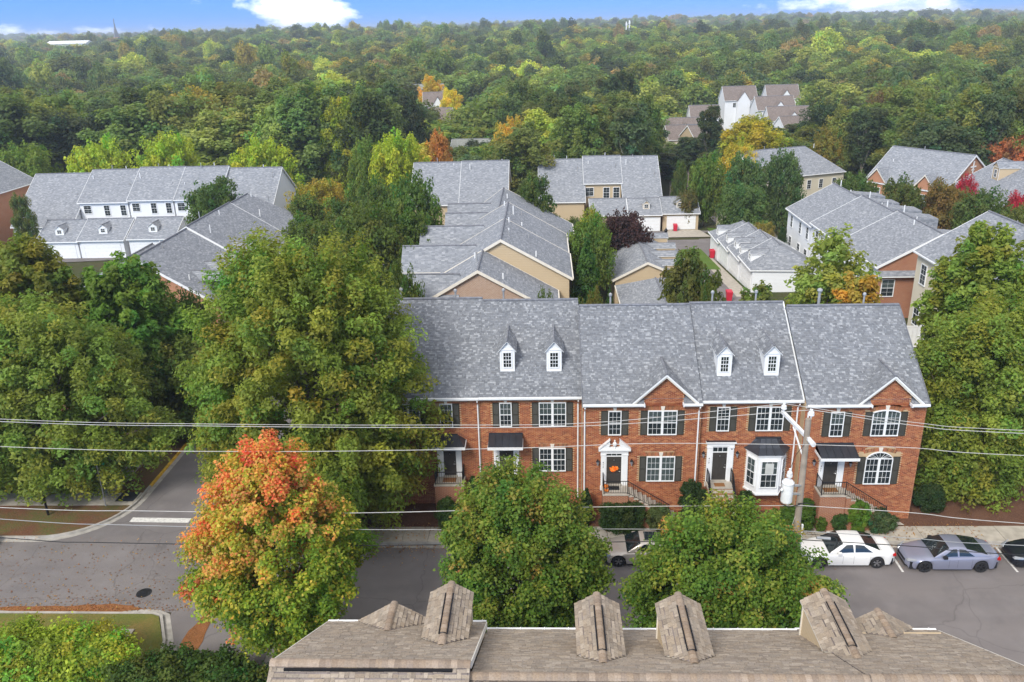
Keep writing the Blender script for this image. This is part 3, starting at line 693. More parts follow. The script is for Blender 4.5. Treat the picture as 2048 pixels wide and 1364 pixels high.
def dormer(parent, x, y, z, w, h, rise, slope, rot=0, wallmat='white', win=(.5, .55), cutroof='shingle', seed=3, detail=True, overhang=.12):
    """gabled dormer; (x,y,z) = middle of the foot of its face, facing -y before rot"""
    b = MB(); hw = w/2; d1 = h/slope; d2 = (h+rise)/slope
    b.face([(-hw, 0, -.1), (hw, 0, -.1), (hw, 0, h), (0, 0, h+rise), (-hw, 0, h)], wallmat)
    b.face([(hw, 0, -.1), (hw, d1+.1, h), (hw, 0, h)], wallmat); b.face([(-hw, 0, -.1), (-hw, 0, h), (-hw, d1+.1, h)], wallmat)
    b.box(-hw-.04, hw+.04, -.05, .0, h-.05, h+.03, wallmat if wallmat in ('white',) else 'cream'); b.box(-hw-.0, hw+.0, -.035, 0, -.06, .04, wallmat if wallmat == 'white' else 'cream')
    b.box(-hw-.012, -hw+.09, -.02, -.001, .04, h-.05, 'white'); b.box(hw-.09, hw+.012, -.02, -.001, .04, h-.05, 'white')
    o = child('dormer', b.mesh('dormer'), parent, (x, y, z), rot)
    r = MB(); oh = overhang; k = rise/hw; xe = hw+oh; ze = h-k*oh
    fo = -.14
    for s in (-1, 1):
        e0 = Vector((s*xe, fo, ze)); e1 = Vector((s*xe, ze/slope+.02, ze)); r0 = Vector((0, fo, h+rise)); r1 = Vector((0, d2+.02, h+rise))
        up = Vector((0, 0, .045))
        pts = [e0, e1, r1, r0] if s > 0 else [e1, e0, r0, r1]
        r.face([p+up for p in pts], cutroof); 
        q = [e0, e0+up, r0+up, r0] if s > 0 else [r0, r0+up, e0+up, e0]
        r.face(q, 'white'); e = [e0, e1, e1+up, e0+up] if s > 0 else [e1, e0, e0+up, e1+up]
        r.face(e, 'white')
        if detail:
            V = (r0-e0); U = Vector((0, 1, 0))
            tabs(r, e0+up, U, V, V.length, (0, ze/slope), (0, d2), PAL_S, row=.13, tw=.24, seed=seed+s)
    ro = bpy.data.objects.new('dormer_roof', r.mesh('dormer_roof')); COL.objects.link(ro); ro.parent = o
    q = MB(); q.tube([(0, fo, h+rise+.05), (0, d2, h+rise+.05)], .05, 'cap', 6); c = bpy.data.objects.new('ridge_cap', q.mesh('ridge_cap')); COL.objects.link(c); c.parent = o
    if win:
        ww, hh = win; zc = h*.52-hh/2
        q = MB(); q.box(-ww/2-.06, ww/2+.06, -.04, 0, zc-.06, zc, 'white'); q.box(-ww/2-.06, ww/2+.06, -.04, 0, zc+hh, zc+hh+.06, 'white'); q.box(-ww/2-.06, -ww/2, -.04, 0, zc, zc+hh, 'white'); q.box(ww/2, ww/2+.06, -.04, 0, zc, zc+hh, 'white')
        nz = 4 if detail else 2
        for i in (1, 2) if detail else (1,): xx = -ww/2+ww*i/(3 if detail else 2); q.box(xx-.012, xx+.012, -.032, -.02, zc, zc+hh, 'white')
        for i in range(1, nz): zz = zc+hh*i/nz; q.box(-ww/2, ww/2, -.034, -.018, zz-(.02 if i*2 == nz else .01), zz+(.02 if i*2 == nz else .01), 'white')
        c = bpy.data.objects.new('window_frame', q.mesh('window_frame')); COL.objects.link(c); c.parent = o
        q = MB(); q.box(-ww/2, ww/2, -.014, -.004, zc, zc+hh, 'carglass'); c = bpy.data.objects.new('pane', q.mesh('pane')); COL.objects.link(c); c.parent = o
    return o
def vent_pipe(parent, x, y, z, h=.7, r=.06, cap=True):
    b = MB(); b.tube([(x, y, z-.4), (x, y, z+h)], r, 'pipe', 8)
    if cap: b.lathe([(r*1.7, 0), (r*1.9, .05), (r*1.7, .14), (r*.5, .2)], 'pipe', 10, (x, y, z+h-.05))
    return part('vent_pipe', b, parent)
def downspout(parent, pts):
    b = MB(); b.tube(pts, .045, 'white', 6); return part('downspout', b, parent)

# ---------------------------------------------------------------- the front row of five brick townhouses
ZE, SL, OH = 7.82, .70, .28
def zr_at(u, y): return ZE + SL*(y-(u['yf']-OH)) + u.get('dz', 0)
def ridge_of(u, px, py):
    d = _ray(px, py); ye = u['yf']-OH; ze = ZE
    t = (CH - ze + SL*ye)/(SL*d.y - d.z); p = CAM+d*t; return p.y, p.z
def on_roof(u, px, py):
    d = _ray(px, py); ye = u['yf']-OH
    t = (CH - ZE + SL*ye)/(SL*d.y - d.z); return CAM+d*t
def S2(x0, x1, z0, z1, **k): return dict(x0=x0, x1=x1, z0=z0, z1=z1, **k)
UNITS = [
 dict(x0=-10.0, x1=-3.95, yf=44.06, rp=(870, 598), label='leftmost brick townhouse, half hidden by the big oak, with a hipped metal door hood', num=None,
      wins=[S2(-6.32, -5.56, 5.8, 7.35, sh='r', bl=1), S2(-8.9, -7.5, 5.8, 7.35, d=1, sh='lr', bl=1), S2(-9.3, -7.8, 2.78, 4.35, d=1, sh='l', bl=1)]),
 dict(x0=-3.95, x1=2.07, yf=44.1, rp=(1060, 600.4), label='brick townhouse with two roof dormers and a straight dark metal hood over its door', num='409',
      wins=[S2(-2.78, -2.05, 5.8, 7.37, sh='lr', bl=1), S2(-.45, 1.16, 5.8, 7.37, d=1, sh='lr', bl=1), S2(-.47, 1.13, 2.78, 4.35, d=1, sh='lr', bl=0)]),
 dict(x0=2.07, x1=8.86, yf=43.05, rp=(1270, 610.5), label='brick townhouse with a front gable and a white broken pediment over its door', num='413',
      wins=[S2(3.55, 4.31, 5.74, 7.29, sh='lr', bl=0), S2(5.82, 7.5, 5.74, 7.29, d=1, sh='lr', bl=1), S2(5.84, 7.5, 2.67, 4.32, d=1, sh='lr', bl=2)]),
 dict(x0=8.86, x1=14.62, yf=43.4, rp=(1470, 605.5), label='brick townhouse with two roof dormers and a white bay window', num='417',
      wins=[S2(9.83, 10.57, 5.78, 7.32, sh='lr', bl=0), S2(12.08, 13.65, 5.78, 7.32, d=1, sh='lr', bl=0)]),
 dict(x0=14.62, x1=21.35, yf=42.75, rp=(1686, 611), label='right end brick townhouse with a front gable and arched windows', num='421',
      wins=[S2(16.08, 16.84, 5.72, 7.27, sh='lr', bl=1), S2(18.4, 19.95, 5.74, 7.38, d=1, sh='lr', bl=1, arch=.16), S2(18.37, 19.92, 2.6, 4.72, d=1, sh='lr', bl=0, arch=.42)]),
]
GZ = .15
for ui, u in enumerate(UNITS):
    x0, x1, yf = u['x0'], u['x1'], u['yf']; ye = yf-OH
    yr, zr = ridge_of(u, *u['rp']); u['yr'], u['zr'] = yr, zr; yb = 2*yr-ye
    T = thing('townhouse', u['label'], 'townhouse', (x0, yf, 0), group='brick townhouses in the front row', world=True); u['T'] = T
    gab = {2: (6.77, 9.58, 5.55, 7.82), 4: (19.25, 9.50, 18.15, 20.42)}.get(ui)
    gs = .93
    top = (lambda X, g=gab: (g[1]-.16-gs*abs(X-g[0])) if g[2] < X < g[3] else ZE-.28) if gab else None
    # walls
    b = MB(); bz = ZE-.05
    b.box(x0+.001, x1-.001, yf, yb-OH-.3, -1.2, bz, 'mortar')
    if gab:
        gx, gzt, ga, gb = gab; b.prism([(ga, yf, bz-.3), (gb, yf, bz-.3), (gb, yf, gzt-.16-gs*(gb-gx)), (gx, yf, gzt-.16), (ga, yf, gzt-.16-gs*(gx-ga))], (0, .2, 0), 'mortar')
    if ui == 0: b.prism([(x0+.001, ye+.35, bz), (x0+.001, yr, zr-.2), (x0+.001, yb-.35, bz)], (.15, 0, 0), 'brick'); b.box(x0-.01, x0+.0005, yf, yb-OH-.3, -1, bz, 'brick')
    if ui == 4: b.prism([(x1-.151, ye+.35, bz), (x1-.151, yr, zr-.2), (x1-.151, yb-.35, bz)], (.15, 0, 0), 'brick'); b.box(x1-.0005, x1+.01, yf, yb-OH-.3, -1, bz, 'brick')
    part('wall', b, T)
    holes = []
    for wn in u['wins']: holes.append((wn['x0'], wn['x1'], wn['z0'], wn['z1'] + .26)); holes.append((wn['x0']-.42, wn['x1']+.42, wn['z0'], wn['z1']-.02) if 'sh' in wn else holes[-1])
    doors = {0: (-6.6, -5.2, 2.1, 4.6), 1: (-3.2, -1.7, 2.1, 4.7), 2: (3.17, 4.74, 2.1, 4.75), 3: (9.4, 10.95, 2.1, 5.0), 4: (15.75, 17.18, 2.1, 4.6)}
    holes.append(doors[ui])
    if ui == 3: holes.append((11.75, 14.1, 1.9, 4.65))
    q = MB(); brick_wall(q, x0+.01, x1-.01, GZ, ZE-.28 if not gab else gab[1]-.1, yf-.0005, holes, 11+ui, top=top)
    for wi, wn in enumerate(u['wins']):
        rise = .14 if wn.get('arch') else 0
        zt_ = wn['z1'] - (.16 if wn.get('arch') == .16 else (.16 if wn.get('arch') else 0))
        if not wn.get('arch'): flat_arch(q, wn['x0']-.12, wn['x1']+.12, wn['z1']+.02, yf-.001, .24, 0, wi)
        else: flat_arch(q, wn['x0']-.12, wn['x1']+.12, zt_+.02, yf-.001, .22, .15, wi)
        flat_arch(q, wn['x0']-.06, wn['x1']+.06, wn['z0']-.09, yf-.03, .085, 0, wi+50)
    part('bricks', q, T, kind='stuff')
    for wn in u['wins']:
        w_ = wn['x1']-wn['x0']; h_ = wn['z1']-wn['z0']; xc = (wn['x0']+wn['x1'])/2
        window(T, xc, yf-.012, wn['z0'], w_, h_, cols=3, rows=2 if not wn.get('arch', 0) > .2 else 2, double=bool(wn.get('d')), arch=wn.get('arch', 0), blind=wn.get('bl', 1))
        if 'l' in wn.get('sh', ''): shutter(T, wn['x0']-.21, yf-.01, wn['z0'], .39, h_-(wn.get('arch', 0)*.8))
        if 'r' in wn.get('sh', ''): shutter(T, wn['x1']+.21, yf-.01, wn['z0'], .39, h_-(wn.get('arch', 0)*.8))
        keystone(T, xc, yf-.01, wn['z1']+.0, .26)
    # roof: front slope with an opening for the gable wall, back slope, trims
    segs = [(x0, x1, ye)] if not gab else [(x0, gab[2], ye), (gab[2], gab[3], yf+.02), (gab[3], x1, ye)]
    b = MB(); V = Vector((0, yr-ye, zr-ZE)); Vn = V.normalized()
    nrm_ = Vector((1, 0, 0)).cross(Vn)
    for (a, c, y0) in segs:
        z0 = zr_at(u, y0); e = nrm_*-.12
        p = [Vector((a, y0, z0)), Vector((c, y0, z0)), Vector((c, yr, zr)), Vector((a, yr, zr))]
        b.hexa([tuple(v+e) for v in p] + [tuple(v) for v in p], 'shingle')
    ro = part('roof', b, T)
    b = MB(); p = [Vector((x0, yr, zr)), Vector((x1, yr, zr)), Vector((x1, yb, ZE)), Vector((x0, yb, ZE))]; e = Vector((0, -.06, -.1))
    b.hexa([tuple(v+e) for v in p] + [tuple(v) for v in p], 'shingle'); part('rear_roof_slope', b, ro)
    q = MB()
    for si, (a, c, y0) in enumerate(segs):
        o0 = Vector((a, y0-.03, zr_at(u, y0-.03))); ln = math.hypot(yr-y0+.03, zr-zr_at(u, y0-.03))
        tabs(q, o0, (1, 0, 0), Vn, ln, (0, c-a), (0, c-a), PAL_S, seed=ui*10+si)
    part('shingles', q, ro, kind='stuff')
    b = MB(); b.tube([(x0+.02, yr, zr+.03), (x1-.02, yr, zr+.03)], .085, 'cap', 6); part('ridge_cap', b, ro)
    # cornice and gutter
    b = MB()
    for (a, c, y0) in segs:
        if y0 > yf-.1: continue
        b.box(a+.0, c-.0, ye-.13, ye-.02, ZE-.10, ZE+.015, 'white'); b.box(a, c, ye-.02, yf-.02, ZE-.15, ZE-.06, 'cream'); b.box(a+.003, c-.003, yf-.09, yf-.001, ZE-.30, ZE-.15, 'cream')
        if gab: xe = c if c == gab[2] else a; s = 1 if c == gab[2] else -1; b.box(min(xe, xe+s*.06), max(xe, xe+s*.06), ye-.13, yf-.02, ZE-.16, ZE+.0, 'white')
    part('gutter', b, T)
    # party wall steps: trim boards following the rake where neighbours step
    b = MB()
    def rake(xx, side, mat='white'):
        w = .03; a = Vector((xx, ye-.05, ZE-.02)); c = Vector((xx, yr, zr)); hh = Vector((0, 0, -.16)); dx = Vector((w*side, 0, 0)); up = Vector((0, 0, .07))
        P = [a+hh, a+hh+dx, c+hh+dx, c+hh, a+up, a+dx+up, c+dx+up, c+up]
        if side < 0: P = [P[1], P[0], P[3], P[2], P[5], P[4], P[7], P[6]]
        b.hexa([tuple(v) for v in P], mat)
    if ui == 4: rake(x1, 1, 'cap')
    if ui == 3: rake(x1-.01, -1); rake(x1+.0, 1)
    if ui == 2: rake(x0, -1, 'cap')
    if ui == 0: rake(x0, -1)
    if b.v: part('rake_board', b, ro)
    # gable
    if gab:
        gx, gzt, ga, gb = gab; fy = ye-.05; D = lambda z: ye+(z-ZE)/SL
        foot = (gzt-ZE-.02)/gs; zf = ZE+.02
        g = MB(); yb_ = D(gzt)
        for s in (-1, 1):
            e0 = Vector((gx+s*foot, fy, zf)); ap = Vector((gx, fy, gzt)); bk = Vector((gx, yb_+.05, gzt)); up = Vector((0, 0, .06))
            tri = [e0+up, bk+up, ap+up] if s > 0 else [e0+up, ap+up, bk+up]
            g.face(tri, 'shingle')
            V2 = (ap-e0); tabs(g, e0+up, (0, 1, 0), V2, V2.length, (0, 0.02), (0, yb_-fy), PAL_S, seed=70+ui+s)
            # rake boards, two steps
            for (dy, t0, t1, m_) in ((0, .0, .13, 'white'), (.05, .13, .24, 'cream')):
                dd = Vector((0, dy, 0)); z0_ = Vector((0, 0, -t0+.06)); z1_ = Vector((0, 0, -t1+.06)); th = Vector((0, .05, 0))
                P = [e0+dd+z1_, ap+dd+z1_, ap+dd+th+z1_, e0+dd+th+z1_, e0+dd+z0_, ap+dd+z0_, ap+dd+th+z0_, e0+dd+th+z0_]
                if s > 0: P = [P[1], P[0], P[3], P[2], P[5], P[4], P[7], P[6]]
                g.hexa([tuple(v) for v in P], m_)
            sof = [e0+Vector((0, .05, -.1)), ap+Vector((0, .05, -.1)), ap+Vector((0, OH+.06, -.1)), e0+Vector((0, OH+.06, -.1))]
            g.face(sof if s < 0 else sof[::-1], 'cream')
        go = part('gable_roof', g, T); b = MB(); b.tube([(gx, fy, gzt+.08), (gx, yb_, gzt+.08)], .07, 'cap', 6); part('ridge_cap', b, go)
    # roof pipes
for (px, ui) in ((803, 0), (911, 1), (1007, 1), (1221, 2), (1425, 3), (1512, 3), (1639, 4), (1729, 4)):
    u = UNITS[ui if ui else 0]; y = u['yr']+.7; p = aty(px, 590, y); vent_pipe(u['T'], p.x, y, u['zr']-.5, .95 if px != 1639 else 1.25, .06 if px != 1639 else .09)
# dormers
for ui, (xl, xr, yb_, yt, apx) in ((1, (1000.9, 1029.6, 741.9, 699, 683)), (1, (1093.7, 1123, 741.9, 699, 683)), (3, (1433.5, 1461.5, 751, 707, 692)), (3, (1527.5, 1556.5, 750, 706, 691))):
    u = UNITS[ui]; a = on_roof(u, xl, yb_); c = on_roof(u, xr, yb_); y = (a.y+c.y)/2; z = a.z; w = c.x-a.x
    h = aty((xl+xr)/2, yt, y).z - z; hr = aty((xl+xr)/2, apx, y).z - z - h
    dormer(u['T'], (a.x+c.x)/2, y, z, w, h, max(.3, hr), SL, win=(w*.52, h*.66), seed=ui*9)
U1, U2, U3, U4, U5 = UNITS
# entries
entry(U1['T'], -6.25, -5.5, 2.55, 4.22, U1['yf']-.01, (-6.62, -5.16), 4.62)
canopy(U1['T'], -7.3, -4.84, U1['yf'], U1['yf']-1.05, 5.3, 4.98, (), hip=True, nseam=6)
entry(U2['T'], -2.86, -2.02, 2.5, 4.2, U2['yf']-.01, (-3.2, -1.68), 4.62, num='409'); canopy(U2['T'], -3.45, -1.43, U2['yf'], U2['yf']-1.2, 5.33, 5.02, (-3.1, -1.8), nseam=5)
entry(U3['T'], 3.5, 4.37, 2.5, 4.33, U3['yf']-.01, (3.17, 4.74), 4.77, transom=(4.42, 4.68), num='413')
entry(U4['T'], 9.75, 10.58, 2.54, 4.38, U4['yf']-.01, (9.4, 10.95), 5.04, transom=(4.46, 4.72), num='417')
entry(U5['T'], 16.03, 16.81, 2.56, 4.2, U5['yf']-.01, (15.75, 17.18), 4.62, num='421'); canopy(U5['T'], 15.45, 17.55, U5['yf'], U5['yf']-1.15, 5.26, 4.90, (15.75, 17.1), nseam=5)
b = MB(); b.box(9.3, 11.05, U4['yf']-.22, U4['yf'], 5.04, 5.12, 'white'); b.box(9.32, 11.03, U4['yf']-.2, U4['yf'], 5.12, 5.14, 'seam'); part('door_cornice', b, U4['T'])
# broken pediment with finial
yf = U3['yf']; b = MB(); b.box(3.02, 4.89, yf-.24, yf-.01, 4.77, 4.87, 'white')
for s in (-1, 1):
    cx_ = 3.955; n = 8; outer = [(cx_+s*.90, 4.87), (cx_+s*.30, 5.42)]
    inner = [(cx_+s*(.30-.02), 5.30), (cx_+s*.26, 5.16), (cx_+s*.34, 5.02), (cx_+s*.22, 4.97), (cx_+s*.06, 4.99), (cx_+s*.06, 4.87)]
    P = [(x_, yf-.16, z_) for x_, z_ in (outer+inner)]
    b.prism(P if s < 0 else P[::-1], (0, .14, 0), 'white')
    d0 = Vector((cx_+s*.94, yf-.24, 4.86)); d1 = Vector((cx_+s*.27, yf-.24, 5.47)); up = Vector((0, 0, .06)); th = Vector((0, .23, 0))
    Pq = [d0, d1, d1+th, d0+th, d0+up, d1+up, d1+th+up, d0+th+up]
    if s > 0: Pq = [Pq[1], Pq[0], Pq[3], Pq[2], Pq[5], Pq[4], Pq[7], Pq[6]]
    b.hexa([tuple(v) for v in Pq], 'white')
b.lathe([(.05, 0), (.06, .1), (.04, .16), (.11, .26), (.12, .36), (.06, .46), (.02, .5), (.05, .55), (.0, .62)], 'white', 10, (3.955, yf-.13, 4.87)); part('broken_pediment', b, U3['T'])
for (T_, x_, z_, y_) in ((U3['T'], 2.98, 3.93, U3['yf']), (U3['T'], 4.96, 3.93, U3['yf']), (U4['T'], 9.18, 4.25, U4['yf']), (U4['T'], 11.15, 4.25, U4['yf']), (U5['T'], 15.42, 4.05, U5['yf']), (U5['T'], 17.5, 3.95, U5['yf'])): lantern(T_, x_, y_, z_)
b = MB(); b.lathe([(.05, 0), (.05, .03)], 'plastic', 10, (10.82, U4['yf']-.11, 4.62)); part('door_camera', b, U4['T'])
# downspouts
def ds(u, x, z0=.7, z1=ZE-.1, jog=0):
    y = u['yf']; downspout(u['T'], [(x+jog, y-.36, z1), (x+jog, y-.36, z1-.12), (x, y-.07, z1-.45), (x, y-.07, z0)])
ds(U1, -3.93-.12); ds(U2, 1.86); ds(U3, 2.2); ds(U3, 8.72); ds(U4, 14.4); ds(U5, 14.8)
# bay window of the fourth house
T = U4['T']; yw = U4['yf']; yb_ = yw-.85; A = [(11.72, yw), (12.22, yb_), (13.50, yb_), (14.02, yw)]
b = MB(); z0, z1 = 2.06, 4.55
b.prism([(x, y, z0) for x, y in A], (0, 0, z1-z0), 'white'); b.prism([(11.66, yw, z0-.08), (12.19, yb_-.06, z0-.08), (13.53, yb_-.06, z0-.08), (14.08, yw, z0-.08)], (0, 0, .10), 'white')
b.prism([(11.64, yw, z1-.02), (12.18, yb_-.07, z1-.02), (13.54, yb_-.07, z1-.02), (14.10, yw, z1-.02)], (0, 0, .14), 'white'); b.prism([(11.9, yw, z0-.35), (12.35, yb_+.3, z0-.35), (13.4, yb_+.3, z0-.35), (13.9, yw, z0-.35)], (0, 0, .28), 'brick')
bay = part('bay_window', b, T)
window(T, 12.86, yb_-.004, z0+.42, .98, 1.78, cols=3, rows=2, blind=1)
for (p0, p1) in ((A[0], A[1]), (A[2], A[3])):
    dx, dy = p1[0]-p0[0], p1[1]-p0[1]; ang = math.atan2(dy, dx); window(T, (p0[0]+p1[0])/2, (p0[1]+p1[1])/2, z0+.42, math.hypot(dx, dy)*.68, 1.78, rot=ang, cols=2, rows=2, blind=1)
b = MB(); zt, ze_ = 5.33, z1+.12; o_ = [(11.52, yw, ze_), (12.12, yb_-.16, ze_), (13.60, yb_-.16, ze_), (14.22, yw, ze_)]; t_ = [(12.2, yw, zt), (12.45, yw-.12, zt), (13.3, yw-.12, zt), (13.55, yw, zt)]
def lerp(a, c, t): return tuple(a[i]+(c[i]-a[i])*t for i in range(3))
mid = [Vector(lerp(o, t, .5))+Vector((0, 0, -.10)) for o, t in zip(o_, t_)]
for i in range(3):
    b.face([o_[i], o_[i+1], mid[i+1], mid[i]], 'seam'); b.face([mid[i], mid[i+1], t_[i+1], t_[i]], 'seam')
b.face(t_, 'seam'); b.box(12.15, 13.6, yw-.14, yw, zt-.02, zt+.06, 'seam'); br = part('bay_roof', b, T)
for i in range(4):
    f = i/3; lo = Vector(lerp(o_[1], o_[2], f)); mi_ = Vector(lerp(mid[1], mid[2], f)); hi = Vector(lerp(t_[1], t_[2], f)); q = MB(); q.tube([lo+Vector((0, 0, .015)), mi_+Vector((0, 0, .015)), hi+Vector((0, 0, .015))], .018, 'seam', 4); part('standing_seam', q, br)
# notice taped in the bay window
b = MB(); b.box(12.62, 13.1, yb_-.088, yb_-.084, z0+1.35, z0+2.05, 'blind'); part('paper_notice', b, T)
# stoops
def stoop(u, x0, x1, zl, depth, steps_dir, zg=.6, mat_x=None):
    T = u['T']; y1 = u['yf']; y0 = y1-depth; b = MB()
    b.box(x0, x1, y0, y1-.001, -.5, zl-.08, 'brick'); b.box(x0-.03, x1+.03, y0-.03, y1-.001, zl-.08, zl, 'concrete'); o = part('stoop', b, T)
    n = int((zl-zg)/.18)
    for i in range(n):
        z = zl-.18*(i+1); q = MB()
        if steps_dir == 'r': q.box(x1+.28*i+.03, x1+.28*(i+1)+.03, y0+.0, y1-.05, -.3, z, 'concrete' if False else 'brick'); q.box(x1+.28*i+.02, x1+.28*(i+1)+.05, y0-.01, y1-.05, z, z+.04, 'concrete')
        elif steps_dir == 'f': q.box(x0+.02, x1-.02, y0-.28*(i+1)-.03, y0-.28*i-.03, -.3, z, 'brick'); q.box(x0+.01, x1-.01, y0-.28*(i+1)-.05, y0-.28*i-.02, z, z+.04, 'concrete')
        if q.v: part('step', q, o)
    return o
stoop(U1, -6.75, -5.0, 2.47, 1.1, 'l')
railing(U1['T'], [(-6.7, U1['yf']-.1, 2.47), (-6.7, U1['yf']-1.05, 2.47), (-5.05, U1['yf']-1.05, 2.47)]); railing(U1['T'], [(-5.05, U1['yf']-1.05, 2.47), (-5.05, U1['yf']-.1, 2.47)])
stoop(U2, -3.25, -1.6, 2.42, .8, 'f'); y_ = U2['yf']
for xx in (-3.2, -1.65): railing(U2['T'], [(xx, y_-.1, 2.45), (xx, y_-.78, 2.45), (xx, y_-2.5, .9)])
stoop(U3, 3.25, 4.72, 2.42, 1.12, 'r'); y_ = U3['yf']-1.08
railing(U3['T'], [(3.3, U3['yf']-.1, 2.42), (3.3, y_, 2.42), (4.68, y_, 2.42), (7.1, y_, .85)])
stoop(U4, 9.42, 10.92, 2.46, .8, 'f'); y_ = U4['yf']
for xx in (9.47, 10.87): railing(U4['T'], [(xx, y_-.1, 2.48), (xx, y_-.78, 2.48), (xx, y_-2.2, .9)])
stoop(U5, 15.65, 17.1, 2.48, 1.12, 'r'); y_ = U5['yf']-1.08
railing(U5['T'], [(15.7, U5['yf']-.1, 2.48), (15.7, y_, 2.48), (17.05, y_, 2.48), (19.5, y_, .85)])
def single(name, mb, loc, label, cat, group=None, smooth=False):
    me = mb.mesh(name, loc) ; o = bpy.data.objects.new(name, me); COL.objects.link(o); o.location = loc; o['label'] = label; o['category'] = cat
    if group: o['group'] = group
    if smooth: me.polygons.foreach_set('use_smooth', [True]*len(me.polygons))
    return o
def doormat(x, y, z, label, w=.6, d=.38):
    b = MB(); b.box(x-w/2, x+w/2, y-d/2, y+d/2, z, z+.02, 'mat'); single('doormat', b, (x, y, z), label, 'doormat')
doormat(10.16, U4['yf']-.5, 2.461, 'brown doormat outside the door beside the bay window'); doormat(16.4, U5['yf']-.5, 2.481, 'brown doormat on the right end stoop', .8, .45); doormat(-5.9, U1['yf']-.5, 2.471, 'rust brown doormat on the leftmost stoop', .8, .5)
b = MB(); b.box(3.62, 4.25, U3['yf']-.62, U3['yf']-.2, 2.421, 2.44, 'plastic'); single('doormat', b, (3.9, U3['yf']-.4, 2.421), 'dark doormat outside the pedimented door', 'doormat')
# pumpkins and wreaths
def pumpkin(x, y, z, r, label):
    b = MB(); n = 20; prof = [(.02, -.62), (.5, -.6), (.85, -.35), (1, 0), (.86, .38), (.5, .58), (.12, .5)]
    base = len(b.v); k = b.mi('pumpkin')
    for (pr, pz) in prof:
        for j in range(n):
            t = 2*math.pi*j/n; rr = r*pr*(1+.07*math.cos(t*10)); b.v.append((x+rr*math.cos(t), y+rr*math.sin(t), z+r*.62+r*pz))
    for i in range(len(prof)-1):
        for j in range(n): q = (j+1) % n; b.f.append((base+i*n+j, base+i*n+q, base+(i+1)*n+q, base+(i+1)*n+j)); b.m.append(k); b.c.append((1, 1, 1))
    b.tube([(x, y, z+r*1.1), (x+.02, y, z+r*1.5)], .018, 'bark', 6); single('pumpkin', b, (x, y, z), label, 'pumpkin', smooth=True)
pumpkin(3.45, U3['yf']-.35, 2.42, .17, 'larger orange pumpkin beside the pedimented door'); pumpkin(3.48, U3['yf']-.78, 2.42, .13, 'small orange pumpkin nearer the railing on the pedimented stoop')
def wreath(x, y, z, r, cols, label, n=90, flat=1.):
    b = MB(); rr_ = random.Random(5)
    for i in range(n):
        a = rr_.uniform(0, 2*math.pi); q = rr_.uniform(.25, 1)*r; px_, pz_ = x+q*math.cos(a), z+q*math.sin(a)*flat; s = rr_.uniform(.03, .055); t = rr_.uniform(0, 3.14); d = rr_.uniform(.0, .07)
        u_ = Vector((math.cos(t), rr_.uniform(-.5, .5), math.sin(t)))*s; v_ = Vector((-math.sin(t), rr_.uniform(-.5, .5), math.cos(t)))*s; c = Vector((px_, y-.06-d, pz_))
        b.face([c-u_, c-v_, c+u_, c+v_], 'leaf', cols[i % len(cols)])
    single('wreath', b, (x, y, z), label, 'wreath')
wreath(3.94, U3['yf']-.05, 3.56, .25, [(.75, .24, .02), (.65, .16, .02), (.8, .36, .08)], 'orange autumn wreath on the pedimented door', flat=.75)
wreath(-2.44, U2['yf']-.05, 3.7, .16, [(.10, .16, .05), (.16, .2, .08), (.7, .7, .66)], 'small green and white wreath on the door under the straight hood', 50)
# ---------------------------------------------------------------- near building: brown shingled roof below the camera
NB = thing('building', 'brown shingled roof with four gabled dormers along the bottom of the view', 'building', (2, 19, 0), world=True)
NS = .57
def plane_hit(px, py, y0, z0, s):        # slope falls away from the camera: z = z0 - s*(y-y0)
    d = _ray(px, py); t = (z0 + s*y0 - CH)/(d.z + s*d.y); return CAM + d*t
secs = [(-7.30, -2.05, 17.0, 12.60, 22.0), (-2.05, 8.15, 16.9, 12.28, 22.3), (8.15, 12.7, 16.85, 12.34, 22.3)]
tabs_all = []
b = MB(); wl = MB(); gt = MB(); rc = []
for si, (xa, xb, yr, zr, ye) in enumerate(secs):
    ze = zr-NS*(ye-yr); yn = yr-4.6; zn = zr-NS*4.6
    b.hexa([(xa, yr, zr-.15), (xb, yr, zr-.15), (xb, ye, ze-.15), (xa, ye, ze-.15), (xa, yr, zr), (xb, yr, zr), (xb, ye, ze), (xa, ye, ze)], 'shingle_brown')
    b.hexa([(xa, yn, zn-.15), (xb, yn, zn-.15), (xb, yr, zr-.15), (xa, yr, zr-.15), (xa, yn, zn), (xb, yn, zn), (xb, yr, zr), (xa, yr, zr)], 'shingle_brown')
    wl.box(xa+.15, xb-.002 if si < 2 else xb-.15, yn+.4, ye-.45, 0, zr-NS*5+.05, 'siding_tan'); 
    if si == 0: wl.prism([(xa+.15, yn+.4, zn), (xa+.15, yr, zr-.2), (xa+.15, ye-.45, ze)], (.2, 0, 0), 'siding_tan')
    if si == 2: wl.prism([(xb-.35, yn+.4, zn), (xb-.35, yr, zr-.2), (xb-.35, ye-.45, ze)], (.2, 0, 0), 'siding_tan')
    tabs(None, (xb, ye+.03, ze-.015), (-1, 0, 0), (0, yr-ye, zr-ze), math.hypot(ye-yr, zr-ze), (0, xb-xa), (0, xb-xa), PAL_T, row=.14, tw=.26, th=.012, seed=200+si, objs=tabs_all)
    tabs(None, (xa, yn, zn), (1, 0, 0), (0, yr-yn, zr-zn), math.hypot(yn-yr, zr-zn), (0, xb-xa), (0, xb-xa), PAL_T, row=.14, tw=.26, th=.012, seed=210+si, objs=tabs_all)
    gt.box(xa-.02, xb, ye+.02, ye+.14, ze-.16, ze-.02, 'white'); gt.box(xa, xb-.003, ye-.02, ye+.02, ze-.22, ze-.03, 'white')
    x = xa+.3
    while x < xb: gt.box(x, x+.03, ye-.03, ye+.13, ze-.01, ze+.01, 'white'); x += .8
    rc.append((xa, xb, yr, zr))
